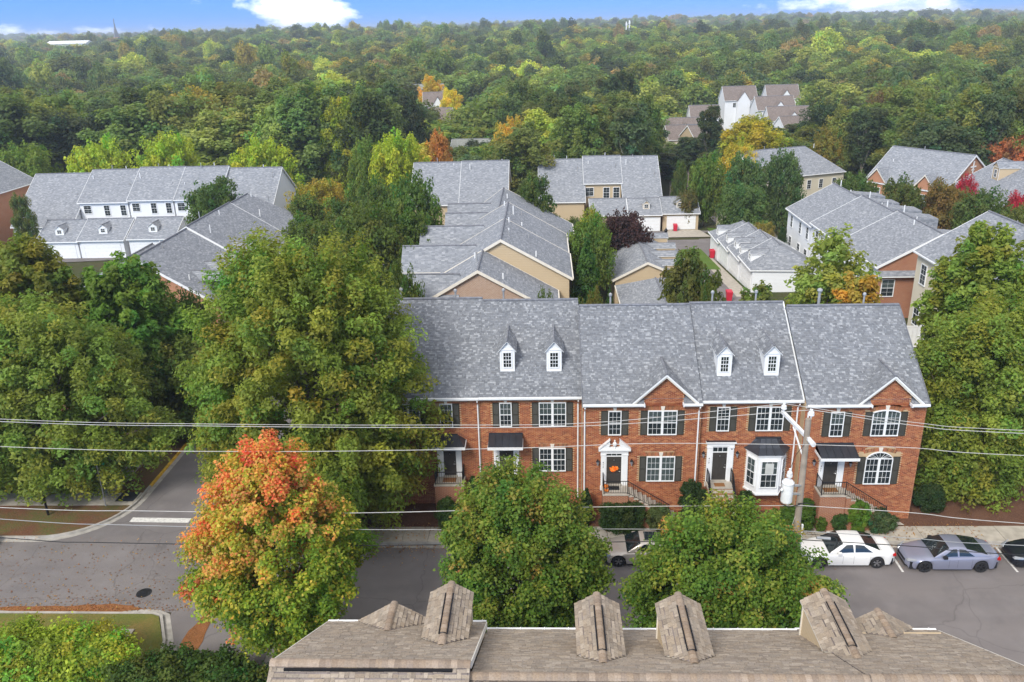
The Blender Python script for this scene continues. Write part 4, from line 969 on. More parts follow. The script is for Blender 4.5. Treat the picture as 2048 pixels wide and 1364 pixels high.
for (xx, yr, zr, ye, s) in ((-7.30, 17.0, 12.6, 22.0, -1), (-2.05, 17., 12.6, 22., 1), (12.7, 16.85, 12.34, 22.3, 1)):
    ze = zr-NS*(ye-yr)
    a0, a1 = (xx-.03, xx) if s < 0 else (xx, xx+.03)
    gt.hexa([(a0, yr, zr-.18), (a1, yr, zr-.18), (a1, ye, ze-.18), (a0, ye, ze-.18), (a0, yr, zr+.02), (a1, yr, zr+.02), (a1, ye, ze+.02), (a0, ye, ze+.02)], 'cream')
part('wall', wl, NB); NR = part('roof', b, NB); part('gutter', gt, NB)
def capline(p0, p1, r, vent=None):
    p0, p1 = Vector(p0), Vector(p1); d = p1-p0; n = int(d.length/.16); c = MB(); ax = d.normalized(); sd = ax.cross(Vector((0, 0, 1))).normalized(); rr_ = random.Random(int(abs(p0.x)*100))
    for i in range(n):
        col = rr_.choice(PAL_T); col = (col[0]*.93, col[1]*.87, col[2]*.84); a = p0+d*(i/n); e = p0+d*((i+1.1)/n); h0 = .012
        prev = None
        for q in range(7):
            t = -1+2*q/6; off = sd*(t*r*1.0) + Vector((0, 0, r*.42*(1-t*t)-.02-(.0 if abs(t)<.99 else .02))); cur = (a+off+Vector((0, 0, h0)), e+off)
            if prev: c.face([prev[0], cur[0], cur[1], prev[1]], 'tab', col); c.face([prev[0]-Vector((0, 0, .02)), cur[0]-Vector((0, 0, .02)), cur[0], prev[0]], 'tab', col)
            prev = cur
    o = part('ridge_cap', c, NB)
    if vent:
        q = MB()
        for s in (-1, 1):
            a = p0+d*vent[0]+sd*(s*r*1.05)+Vector((0, 0, .0)); e = p0+d*vent[1]+sd*(s*r*1.05)
            q.tube([a+Vector((0, 0, .0)), e+Vector((0, 0, .0))], .022, 'iron', 4)
        a = p0+d*vent[0]
        q.tube([a+sd*(t*r*1.05)+Vector((0, 0, r*.45*(1-t*t)+.0)) for t in (-1, -.5, 0, .5, 1)], .018, 'iron', 4)
        part('ridge_vent', q, o)
for (xa, xb, yr, zr) in rc: capline((xa, yr, zr+.02), (xb, yr, zr+.0), .15)
q = MB(); q.box(-6.9, -2.5, 16.78, 16.84, 12.49, 12.56, 'iron'); q.box(-1.8, 12.0, 16.66, 16.72, 12.18, 12.24, 'iron'); part('ridge_vent', q, NB)
def near_dormer(sec, near_px, apex_px, hw, rise_s, wall=True, name='dormer', cheek=1.25, vent=(.16, .8)):
    xa, xb, yr, zr, ye = secs[sec]
    n = plane_hit(*near_px, yr, zr, NS); d = _ray(*apex_px); t = (n.z - CH)/d.z; f = CAM+d*t; x = (n.x+f.x)/2; z = n.z; yn, yf = n.y, f.y
    b = MB(); tri = hw*rise_s; fz = z-tri; yfoot = yr+(zr-fz)/NS
    if wall:
        w = hw-.10
        b.face([(x+w, yf-.12, fz-cheek), (x-w, yf-.12, fz-cheek), (x-w, yf-.12, fz), (x, yf-.12, z-.05), (x+w, yf-.12, fz)], 'siding_tan')
        for s in (-1, 1):
            P = [(x+s*w, yn+.1, z-.5), (x+s*w, yf-.12, fz-cheek-.2), (x+s*w, yf-.12, fz+.04), (x+s*w, yn+.3, fz+.04)]
            b.face(P if s > 0 else P[::-1], 'siding_tan')
        b.box(x-w-.04, x-w+.08, yf-.13, yf-.08, fz-cheek, fz, 'cream'); b.box(x+w-.08, x+w+.04, yf-.13, yf-.08, fz-cheek, fz, 'cream')
    else:
        w = hw-.25; b.face([(x+w, yf-.2, fz-.1), (x-w, yf-.2, fz-.1), (x, yf-.2, z-.1)], 'siding_tan')
    o = part(name, b, NB) if b.v else NR
    r = MB()
    for s in (-1, 1):
        e0 = Vector((x+s*hw, yf, fz)); e1 = Vector((x+s*hw, min(yf-.05, yfoot), fz)); r0 = Vector((x, yf, z)); r1 = Vector((x, yn-.05, z)); up = Vector((0, 0, .05))
        P = [e0, r0, r1, e1]; P = P if s > 0 else P[::-1]
        r.face([p+up for p in P], 'shingle_brown'); q = [e0, r0, r0+up, e0+up]; r.face(q if s < 0 else q[::-1], 'cream'); q = [e1, e0, e0+up, e1+up]; r.face(q if s > 0 else q[::-1], 'cream')
        r.face([p for p in (P[::-1])], 'cream')
        V = r0-e0
        tabs(None, e0+up, (0, -1, 0), V, V.length, (0, (e0-e1).length), (0, yf-yn), PAL_T, row=.135, tw=.28, th=.014, seed=300+int(x*10)+s, objs=tabs_all)
    part('dormer_roof', r, o) if o is not NR else part('gable_roof', r, NB)
    capline((x, yn-.05, z+.055), (x, yf, z+.055), .115, vent)
near_dormer(0, (881, 1290), (905, 1166), .69, .60)
near_dormer(1, (1207, 1326), (1193, 1188), .69, .60)
near_dormer(1, (1388, 1327), (1357, 1188), .69, .60)
near_dormer(1, (1713, 1318), (1650, 1181), .70, .60)
near_dormer(0, (778, 1262), (785, 1206), 1.25, .60, wall=False, name='gable', vent=None)
near_dormer(2, (1792, 1276), (1750, 1220), 1.25, .60, wall=False, name='gable', vent=None)
# the three hundred largest-looking shingles are pieces of their own, the rest one stuff part
def infr(p):
    v = p-CAM; z = v.dot(FW); return abs(F_PX*v.dot(RT)/z) < 1040 and -700 < F_PX*v.dot(UP)/z < 700
vis = []; rest = []
for t in tabs_all:
    c = (t[0][0]+t[0][2])*.5; n = (t[0][1]-t[0][0]).cross(t[0][3]-t[0][0]); n = n if n.z > 0 else -n; n.normalize(); v = (CAM-c)
    sz = (t[0][1]-t[0][0]).length*max(0, n.dot(v.normalized()))/v.length**2
    (vis if infr(c) and n.dot(v) > 0 else rest).append((sz, t))
vis.sort(key=lambda q: -q[0]); rest += vis[300:]; vis = vis[:300]
um = bpy.data.meshes.new('shingle'); um.from_pydata([(0, 0, 1), (1, 0, 1), (1, 1, 0), (0, 1, 0), (0, 0, -.3), (1, 0, -.3)], [], [(0, 1, 2, 3), (4, 5, 1, 0)]); um.materials.append(MT['tabobj'])
noff = off_of(NB)
for sz, (p, q, col) in vis:
    X = p[1]-p[0]; Y = p[2]-p[1]; Zv = Vector(X).cross(Y).normalized(); Zv = Zv if Zv.z > 0 else -Zv; base = p[0]-Zv*.014; X_ = X
    if X.cross(Y).z < 0: base = p[1]-Zv*.014; X_ = -X; Y = p[3]-p[0]
    o = bpy.data.objects.new('shingle', um); COL.objects.link(o); o.parent = NR; Zs = Zv*.014; o.color = (*col, 1)
    base = base-noff; o.matrix_local = Matrix(((X_.x, Y.x, Zs.x, base.x), (X_.y, Y.y, Zs.y, base.y), (X_.z, Y.z, Zs.z, base.z), (0, 0, 0, 1)))
b = MB()
for sz, (p, q, col) in rest:
    if (p[1]-p[0]).cross(p[2]-p[1]).z > 0: b.face(p, 'tab', col); b.face([q[0], q[1], p[1], p[0]], 'tab', col)
    else: b.face(p[::-1], 'tab', col); b.face([p[0], p[1], q[1], q[0]], 'tab', col)
part('shingles', b, NR, kind='stuff')
# ---------------------------------------------------------------- rear houses (local frame: ridge along +y, slopes fall to +x and -x)
def hmesh(name, label, cat, x, y, zg, rot, L, wl, wr, zr, zl, zrt, side='siding_tan', gable=None, roof='shingle', trim='white', group=None, wall_in=.3, hip0=0, hip1=0, pipes=0, z0wall=-4):
    """wl/wr: reach of the left/right eave from the ridge; zl/zrt: eave heights over zg; ridge height zr"""
    gable = gable or side; T = thing(name, label, cat, (x, y, zg), rot, group)
    el, er = -wl, wr; sl, sr = (zr-zl)/wl, (zr-zrt)/wr; th = .14
    def rz(X): return zr-(sl*-X if X < 0 else sr*X)
    a, c = el+wall_in, er-wall_in; b = MB(); g = MB(); y0, y1 = .12, L-.12
    za, zc = rz(a)-th, rz(c)-th
    b.face([(a, y1, z0wall), (a, y0, z0wall), (a, y0, za), (a, y1, za)], side); part('side_wall', b, T); b = MB(); b.face([(c, y0, z0wall), (c, y1, z0wall), (c, y1, zc), (c, y0, zc)], side)
    part('side_wall', b, T)
    g.face([(a, y0, z0wall), (c, y0, z0wall), (c, y0, zc)] + ([(0, y0, zr-th)] if not hip0 else []) + [(a, y0, za)], gable); part('gable_wall', g, T); g = MB()
    g.face([(c, y1, z0wall), (a, y1, z0wall), (a, y1, za)] + ([(0, y1, zr-th)] if not hip1 else []) + [(c, y1, zc)], gable)
    part('gable_wall', g, T)
    r = MB(); Y0, Y1 = -.1, L+.1; h0 = Y0+hip0; h1 = Y1-hip1
    def slopef(s, e, ze):
        P = [(e, Y0, ze), (e, Y1, ze), (0, h1, zr), (0, h0, zr)]
        if s > 0: pass
        else: P = P[::-1]
        r.face(P, roof); r.face([(p[0], p[1], p[2]-th) for p in P[::-1]], trim)
        q = [(e, Y0, ze-th), (e, Y1, ze-th), (e, Y1, ze), (e, Y0, ze)]; r.face(q if s > 0 else q[::-1], trim)
    slopef(1, er, zrt); slopef(-1, el, zl)
    if hip0: r.face([(el, Y0, zl), (er, Y0, zrt), (0, h0, zr)], roof); r.face([(el, Y0, zl-th), (er, Y0, zrt-th), (er, Y0, zrt), (el, Y0, zl)], trim)
    if hip1: r.face([(er, Y1, zrt), (el, Y1, zl), (0, h1, zr)], roof); r.face([(er, Y1, zrt-th), (el, Y1, zl-th), (el, Y1, zl), (er, Y1, zrt)], trim)
    ro = part('roof', r, T)
    t = MB()
    for (e, ze, s) in ((el, zl, -1), (er, zrt, 1)):
        for (yy, hh, d) in ((Y0, hip0, -1), (Y1, hip1, 1)):
            if hh: continue
            y_a, y_b = (yy-.04, yy) if d < 0 else (yy, yy+.04)
            P = [(e, y_a, ze-.24), (0, y_a, zr-.24), (0, y_b, zr-.24), (e, y_b, ze-.24), (e, y_a, ze+.03), (0, y_a, zr+.03), (0, y_b, zr+.03), (e, y_b, ze+.03)]
            if s > 0: P = [P[1], P[0], P[3], P[2], P[5], P[4], P[7], P[6]]
            t.hexa(P, trim)
        xa, xb = (e-.1, e) if s < 0 else (e, e+.1); t.box(xa, xb, Y0, Y1, ze-.13, ze+.0, trim)
    part('rake_trim', t, ro); t = MB(); t.tube([(0, h0, zr+.02), (0, h1, zr+.02)], .09, 'cap', 6); part('ridge_cap', t, ro)
    rr_ = random.Random(int(abs(x*7+y)))
    for i in range(pipes):
        yy = L*(i+.35+rr_.random()*.3)/pipes; xx = rr_.choice((-1, 1))*rr_.uniform(.2, .8) if i % 3 else rr_.uniform(1.5, wr*.6); b = MB(); zz = rz(xx)
        b.tube([(xx, yy, zz-.3), (xx, yy, zz+rr_.choice((.5, .9, .35)))], .06, 'pipe' if i % 2 else 'white', 6); part('vent_pipe', b, ro)
    T['_rz'] = 0; del T['_rz']
    return T, rz
def fwindow(T, x, y, z, w, h, rot, blind=1): return window(T, x, y, z, w, h, rot, 2, 2, detail=False, blind=blind)
def garage(T, x, y, z, w, h, rot, panels=4):
    b = MB(); b.box(-w/2-.12, w/2+.12, -.05, 0, h, h+.14, 'white'); b.box(-w/2-.12, -w/2, -.05, 0, 0, h, 'white'); b.box(w/2, w/2+.12, -.05, 0, 0, h, 'white'); b.box(-w/2, w/2, -.012, 0, 0, h, 'cream')
    o = child('garage_door', b.mesh('garage_door'), T, (x, y, z), rot); n = 8
    q = MB()
    for j in range(panels):
        q.box(-w/2+.01, w/2-.01, -.03, -.013, h*j/panels+.012, h*(j+1)/panels-.012, 'white')
        for i in range(n): q.box(-w/2+w*i/n+.06, -w/2+w*(i+1)/n-.06, -.036, -.03, h*j/panels+.09, h*(j+1)/panels-.09, 'white')
    c = bpy.data.objects.new('door_panels', q.mesh('door_panels')); COL.objects.link(c); c.parent = o
Q90 = R(90)
# --- A: white row at the back left (ridge along x, seen from its rear)
AX = [(-83.4, -73.7, 7.4), (-73.7, -65.7, 7.9), (-65.7, -58.4, 8.15), (-58.4, -51.2, 8.1), (-51.2, -42.5, 7.75)]
AL = ['leftmost grey-roofed house of the white row, with one long plain slope', 'white house of the back row with three windows, second from the left', 'white house of the back row with three windows, third from the left', 'white house of the back row partly behind the round green tree', 'right end house of the white row with a long plain slope']
for i, (a, c, z) in enumerate(AX):
    zg = -3.4; long_ = i in (0, 4); wr = 9.6 if long_ else 6.6
    T, rz = hmesh('townhouse', AL[i], 'townhouse', a, 133.8, zg, -Q90, c-a, 6.6, wr, z-zg, z-zg-.68*6.6, z-zg-(.70*wr if long_ else .63*wr), side='siding_white', group='white row at the back left', pipes=4)
    if not long_:
        zw = z-zg-.63*6.6
        for f, ww, hh in ((.16, 1.3, 1.35), (.55, 1.0, 1.75), (.88, 1.0, 1.75)): fwindow(T, 6.6-.3+.001, (c-a)*f, zw-.45-hh, ww, hh, Q90, 0)
GA = [(-76.0, -69.6, 'garage with one small dormer, left end of the white garages'), (-69.6, -62.6, 'garage with one small dormer, middle of the white garages'), (-62.0, -54.9, 'garage with one small dormer beside the red opening, right of the white garages')]
for i, (a, c, lb) in enumerate(GA):
    zg = -3.0; T, rz = hmesh('garage', lb, 'garage', a, 122.2, zg, -Q90, c-a, 3.6, 4.4, 5.15+i*.1, 3.2, 2.75+i*.12, side='siding_white', group='white garages at the back left')
    garage(T, 4.4-.3+.002, (c-a)/2, 0, (c-a)*.78, 2.2, Q90); sl = (5.15-2.75)/4.4
    dormer(T, 3.0, (c-a)*.5, rz(3.0), 1.25, .85, .45, sl, rot=Q90, wallmat='white', win=(.6, .5), detail=False)
# --- D: two plain long roofs left of the middle
for i, (a, c, z, lb) in enumerate(((-21.0, -13.2, 7.85, 'grey-roofed house behind the middle row, left one of the pair'), (-13.2, -5.7, 7.95, 'grey-roofed house behind the middle row, right one of the pair'))):
    zg = -3.9; hmesh('townhouse', lb, 'townhouse', a, 135, zg, -Q90, c-a, 7, 7.8, z-zg, z-zg-4.6, z-zg-5.45, group='pair of houses behind the middle row', pipes=3)
# --- E: tan three-unit block with small garages
EX = [(-.9, 6.9, 6.1, 8.6, 'tan house with a long plain slope, left unit of the tan block'), (6.9, 13.3, 6.55, 5.6, 'tan house with three rear windows in the middle of the tan block'), (13.3, 19.8, 6.4, 8.8, 'tan house at the right end of the tan block, roof reaching down to the garages')]
for i, (a, c, z, wr, lb) in enumerate(EX):
    zg = -4.3; T, rz = hmesh('townhouse', lb, 'townhouse', a, 147.5, zg, -Q90, c-a, 6.5, wr, z-zg, z-zg-4.4, z-zg-.69*wr, group='tan block at the back', pipes=4, gable='brick_tan' if i == 0 else None)
    if i == 1:
        for xx, ww, hh in ((1.3, 1.5, 1.5), (4.2, 1.15, 1.9), (5.9, 1.15, 1.9)):
            fwindow(T, 5.6-.3+.002, xx-.4, 6.5-.3-hh+.1, ww, hh, Q90, 0)
for i, (a, c, y_, lb) in enumerate(((7.6, 13.6, 138.6, 'low tan garage roof left of the lantern post'), (13.9, 19.2, 138.4, 'tan garage with one small dormer and white door behind the lantern post'), (19.4, 25.5, 139.2, 'tan garage with white panelled door beside the red bin'))):
    zg = -4.0; T, rz = hmesh('garage', lb, 'garage', a, y_, zg, -Q90, c-a, 3.4, 4.2, 4.75, 3.1, 2.75, group='small tan garages at the alley end')
    sl = (4.75-2.75)/4.2
    if i: garage(T, 4.2-.3+.002, (c-a)*.52, .02, 4.5, 2.15, Q90); dormer(T, 2.7, (c-a)*(.55 if i == 1 else .5), rz(2.7), 1.1, .9, .4, sl, rot=Q90, wallmat='siding_tan', win=(.6, .55), detail=False)
# --- C: row running back from behind the front houses
T, rz = hmesh('townhouse', 'tan brick gabled house directly behind the front row', 'townhouse', -5.45, 64.2, 0, 0, 6.3, 5.6, 6.6, 9.75, 6.5, 6.0, side='siding_tan', gable='brick_tan', trim='cream', group='middle row running back', pipes=3)
C1 = T
T, rz = hmesh('townhouse', 'tallest grey-roofed house of the middle row, with a bare tan gable facing the camera', 'townhouse', -3.85, 70.6, -.05, 0, 8.4, 7.6, 6.3, 10.75, 6.4, 7.15, side='siding_tan', trim='cream', group='middle row running back', pipes=5)
C2 = T
T, rz = hmesh('townhouse', 'third grey-roofed house of the middle row', 'townhouse', -3.85, 79.1, -.1, 0, 8.2, 7.4, 6.2, 10.72, 6.5, 7.15, side='siding_tan', trim='cream', group='middle row running back', pipes=5)
C3 = T
T, rz = hmesh('townhouse', 'far end house of the middle row, its tan wall standing out to the right', 'townhouse', -4.9, 87.4, -.8, 0, 12.5, 5.6, 8.3, 10.7, 6.6, 6.1, side='siding_tan', trim='cream', group='middle row running back', pipes=4)
C4 = T
def cross(T, y, w, zr, x0, x1, drop=1.5, roof='shingle', wall='siding_tan'):
    """cross gable reaching left from a slope, ridge level; local coords of T"""
    r = MB(); h = w/2
    for s in (-1, 1):
        P = [(x0, y+s*h, zr-drop), (x1, y+s*h, zr-drop), (x1, y, zr), (x0, y, zr)]
        r.face(P if s < 0 else P[::-1], roof)
        q = [(x0, y+s*h, zr-drop-.12), (x1, y+s*h, zr-drop-.12), (x1, y+s*h, zr-drop), (x0, y+s*h, zr-drop)]; r.face(q if s < 0 else q[::-1], 'cream')
    o = part('cross_gable', r, T); b = MB()
    b.face([(x0+.2, y+h-.2, -3), (x0+.2, y-h+.2, -3), (x0+.2, y-h+.2, zr-drop), (x0+.2, y, zr-.1), (x0+.2, y+h-.2, zr-drop)], wall); b.face([(x0+.2, y-h+.2, -3), (x1, y-h+.2, -3), (x1, y-h+.2, zr-drop), (x0+.2, y-h+.2, zr-drop)], wall)
    b.face([(x1, y+h-.2, -3), (x0+.2, y+h-.2, -3), (x0+.2, y+h-.2, zr-drop), (x1, y+h-.2, zr-drop)], wall); part('wall', b, o); b = MB(); b.tube([(x0, y, zr+.02), (x1, y, zr+.02)], .08, 'cap', 6); part('ridge_cap', b, o)
cross(C1, 1.6, 4.2, 9.0, -6.6, -1.6, 1.9); cross(C2, 3.0, 4.4, 9.5, -9.2, -2.4, 1.9); cross(C3, 2.2, 4.6, 9.6, -8.6, -2.2, 2.0); cross(C4, .6, 4.6, 10.2, -5.8, -1.2, 2.0); cross(C4, 6.6, 4.6, 10.0, -6.2, -1.2, 2.0)
for (T, x, y) in ((C2, -8.3, .9), (C3, -8.1, .4)): fwindow(T, -7.31 if T is C2 else -7.11, y, 4, 1, 1.5, -Q90)
# --- B: brick ended row on the left
BL = [('brick gabled house with a grey roof beyond the left trees', 73, 85.2, 8.85, 'brick_far'), ('grey-roofed house behind the left brick gable', 85.2, 98, 9.05, 'siding_tan'), ('far grey-roofed house of the left middle row', 98, 108, 8.9, 'siding_tan')]
for i, (lb, a, c, z, gm) in enumerate(BL):
    zg = gz(a); T, rz = hmesh('townhouse', lb, 'townhouse', -38.1, a, zg, 0, c-a, 6.2, 7.6, z-zg, z-zg-3.7, z-zg-4.7, gable=gm, side='siding_cream', group='left middle row', pipes=4, hip1=3.5 if i == 2 else 0)
    for yy in ((3.5, 6.8, 10.1) if i == 0 else ((2.0,) if i == 1 else ())):
        zt = rz(3.6); r = MB(); xe = 6.9
        for s_ in (-1, 1):
            P = [(xe, yy+s_*1.1, zt-.75), (4.9, yy+s_*1.1, zt-.75), (3.6, yy, zt), (xe, yy, zt)]; r.face(P if s_ > 0 else P[::-1], 'shingle')
        r.face([(xe-.1, yy-1.0, zt-2.2), (xe-.1, yy+1.0, zt-2.2), (xe-.1, yy+1.0, zt-.75), (xe-.1, yy, zt-.05), (xe-.1, yy-1.0, zt-.75)], 'siding_cream'); o = part('cross_gable', r, T)
        b = MB(); b.tube([(3.6, yy, zt+.02), (xe, yy, zt+.02)], .07, 'cap', 5); part('ridge_cap', b, o)
T, rz = hmesh('garage', 'low grey-roofed garage left of the brick gable', 'garage', -47.5, 84, gz(84), 0, 12, 4, 4, 4.9, 2.7, 2.7, side='siding_cream', group='garages of the left middle row', hip0=2.5)
T, rz = hmesh('garage', 'grey-roofed garage behind the low one at the left', 'garage', -46.5, 97, gz(97), 0, 11, 4, 4, 5.1, 2.8, 2.8, side='siding_cream', group='garages of the left middle row')
# --- M: brick house at the left edge
T, rz = hmesh('townhouse', 'brick gabled house cut by the left edge of the view', 'townhouse', -93.5, 118, -3, 0, 22, 7, 6.4, 12, 7.5, 8.2, side='brick_far', gable='brick_far', group=None)
# --- F: tan garages behind the front row, stepped hips
FL = [('grey-roofed tan garage nearest behind the front row, with two cheek dormers', 69, 82.4, 11.0, 4.35, 0), ('middle grey-roofed tan garage with three cheek dormers', 85.5, 96.5, 10.95, 4.6, 0), ('far grey-roofed tan garage below the plum tree', 96.5, 106, 11.1, 4.7, -1.2)]
for i, (lb, a, c, xr_, zr_, zg) in enumerate(FL):
    zg = gz(a)*.7; T, rz = hmesh('garage', lb, 'garage', xr_, a, zg, 0, c-a, 3.7, 4.6, zr_+(.3 if i == 2 else 0), 2.7, 2.55, group='tan garages behind the front row', trim='cream', hip1=3.0 if i != 1 else 0)
    n = (2, 3, 1)[i]; sl = (zr_-2.55)/4.6
    for k in range(n):
        yy = (c-a)*(k+.6)/n
        dormer(T, 4.2, yy, rz(4.2), 1.7, 1.15, .35, sl, rot=Q90, wallmat='siding_tan', win=(.6, .5), detail=False)
# --- G: white garages with long cheeks
GL = ['near end', 'second', 'third', 'fourth', 'far end']
for i in range(4):
    a = 90.5+i*6.1; zg = gz(a+3)+.1; T, rz = hmesh('garage', ('white garage with slim roof dormers, near end of the alley row', 'white garage of the alley row, second from the near end', 'white garage of the alley row, third from the near end', 'white garage of the alley row, far end by the lawn')[i], 'garage', 27.0, a, zg, 0, 6.1, 3.9, 4.2, 4.9, 2.75, 2.6, side='siding_white', group='white garages along the alley', hip1=3.0 if i == 3 else 0, hip0=2.6 if i == 0 else 0)
    garage(T, -3.6-.002, 3.0, 0, 4.7, 2.2, -Q90); sl = (4.9-2.75)/3.9
    for yy in ((1.4, 4.3) if i == 1 else (3.0,)):
        dormer(T, -3.3, yy, rz(-3.3), 1.3, .9, .35, sl, rot=-Q90, wallmat='white', win=(.6, .5), detail=False)
# --- H: white sided row with brick end
HL = [('brick gable end house of the white-sided row on the right', 79, 89.5, 8.5, 'brick'), ('middle house of the white-sided row on the right', 89.5, 100, 8.15, 'siding_white'), ('far end house of the white-sided row, windows facing the alley', 100, 110.5, 7.75, 'siding_white')]
for i, (lb, a, c, z, gm) in enumerate(HL):
    zg = gz(a)*.8; T, rz = hmesh('townhouse', lb, 'townhouse', 38.2, a, zg, 0, c-a, 5.9, 6.2, z-zg, z-zg-3.2, z-zg-3.6, side='siding_white', gable=gm, group='white-sided row on the right', pipes=5)
    ze = z-zg-3.2
    for k, yy in enumerate((1.6, 4.6, 8.4)):
        fwindow(T, -5.6-.002, yy, ze-.5-1.6, 1.0, 1.6, -Q90, 0); fwindow(T, -5.6-.002, yy, ze-3.6-1.4, 1.2, 1.7, -Q90, 0)
    for yy in ((3.5,), (3.0, 7.2), (3.0, 7.4))[i]:
        r = MB(); r.face([(1.0, yy-1.2, rz(1.0)), (5.2, yy-1.2, rz(1.7)), (5.2, yy+1.2, rz(1.7)), (1.0, yy+1.2, rz(1.0))], 'shingle'); r.face([(1.0, yy-1.2, rz(1.)), (5.2, yy-1.2, rz(5.2)), (5.2, yy-1.2, rz(1.7))], 'shingle'); part('rear_dormer', r, T)
    if i == 0:
        b = MB(); b.box(-5.6, 5.9, -.45, .11, ze-1.0, ze-.82, 'white'); b.face([(-5.7, -.5, ze-.82), (6, -.5, ze-.82), (6, .11, ze-.45), (-5.7, .11, ze-.45)], 'shingle'); part('pent_roof', b, T)
        fwindow(T, -4.5, .11, ze-3.1, 1.3, 1.8, 0, 1)
# --- I: cream house on the right
T, rz = hmesh('townhouse', 'cream-sided house on the right with tall windows and a patio', 'townhouse', 39.5, 57, 0, 0, 17, 6.0, 6.0, 11.7, 8.2, 8.2, side='siding_cream', gable='siding_cream', trim='white', group=None, pipes=4)
for (yy, z, w, h) in ((15.2, 5.5, 1.15, 1.9), (11.6, 5.5, 1.15, 1.9), (15.4, 1.6, 1.2, 2.1), (13.2, 1.0, 1.6, 2.4), (8.5, 5.5, 1.15, 1.9)): fwindow(T, -5.7-.002, yy, z, w, h, -Q90, 0)
# --- J: tan brick and cream house at the back right
T, rz = hmesh('townhouse', 'long grey-roofed house with tan brick end and cream rear wall, back right', 'townhouse', 36.5, 158.5, -6, R(-68), 19.5, 6.5, 6.8, 11.2, 7.0, 7.0, side='siding_cream', gable='brick_tan', group=None, pipes=5, hip1=4.5)
for yy in (9.0, 11.5, 14.2, 17.2): fwindow(T, 6.5+.002, yy, 4.3, .95, 1.7, Q90, 0)
T, rz = hmesh('house', 'low hipped grey roof of a cream house below the long one, back right', 'house', 31, 137, -4.6, R(-62), 9, 4, 4, 5.6, 3.1, 3.1, side='siding_cream', group=None, hip0=3, hip1=3)
# --- K: brick house with two front gables
kx, ky = 58.28, 142.07; kang = math.atan2(131.64-142.07, 65.28-58.28)
T, rz = hmesh('townhouse', 'large brick house with white ornament on its gable, back right', 'townhouse', kx, ky, -4.4, kang-Q90, 14.0, 7.2, 6.8, 12.4, 7.6, 7.4, side='brick_far', gable='brick_far', group=None, pipes=4)
for yy in (2.2, 10.6):
    gw = 2.1; zt = 9.7; r = MB(); xe = 6.8
    for s in (-1, 1):
        P = [(xe+.15, yy+s*gw, 7.3), (xe-1.0, yy+s*gw, 7.9), (2.6, yy, zt+.05), (xe+.15, yy, zt)]
        r.face(P if s > 0 else P[::-1], 'shingle'); q = [(xe+.16, yy+s*gw, 7.1), (xe+.16, yy, zt-.2), (xe+.16, yy, zt+.04), (xe+.16, yy+s*gw, 7.35)]; r.face(q if s < 0 else q[::-1], 'cream')
    r.face([(xe-.1, yy-gw+.2, -2), (xe-.1, yy+gw-.2, -2), (xe-.1, yy+gw-.2, 7.3), (xe-.1, yy, zt-.2), (xe-.1, yy-gw+.2, 7.3)], 'brick_far'); part('front_gable', r, T)
    fwindow(T, xe-.1+.002, yy, 4.6, 1.9, 2.1, Q90, 2)
b = MB(); c0 = Vector((0, 14-.12+.0, 10.6)); b.box(-.12, .12, 13.9, 13.98, 9.7, 11.5, 'white'); b.box(-.7, .7, 13.9, 13.98, 10.55, 10.75, 'white'); b.box(-.35, .35, 13.9, 13.98, 10.1, 10.25, 'white'); part('gable_ornament', b, T)
# --- L: grey roof at the right edge
T, rz = hmesh('townhouse', 'grey-roofed house with a small tan dormer at the right edge', 'townhouse', 68.4, 127, -4.2, R(-183), 22, 7, 7.4, 12.2, 7.6, 8.0, side='siding_tan', gable='siding_tan', group=None, pipes=2)
dormer(T, 3.6, 6.2, rz(3.6)-.1, 2.0, 1.9, .7, .6, rot=Q90, wallmat='siding_tan', win=(.7, 1.0), detail=False)
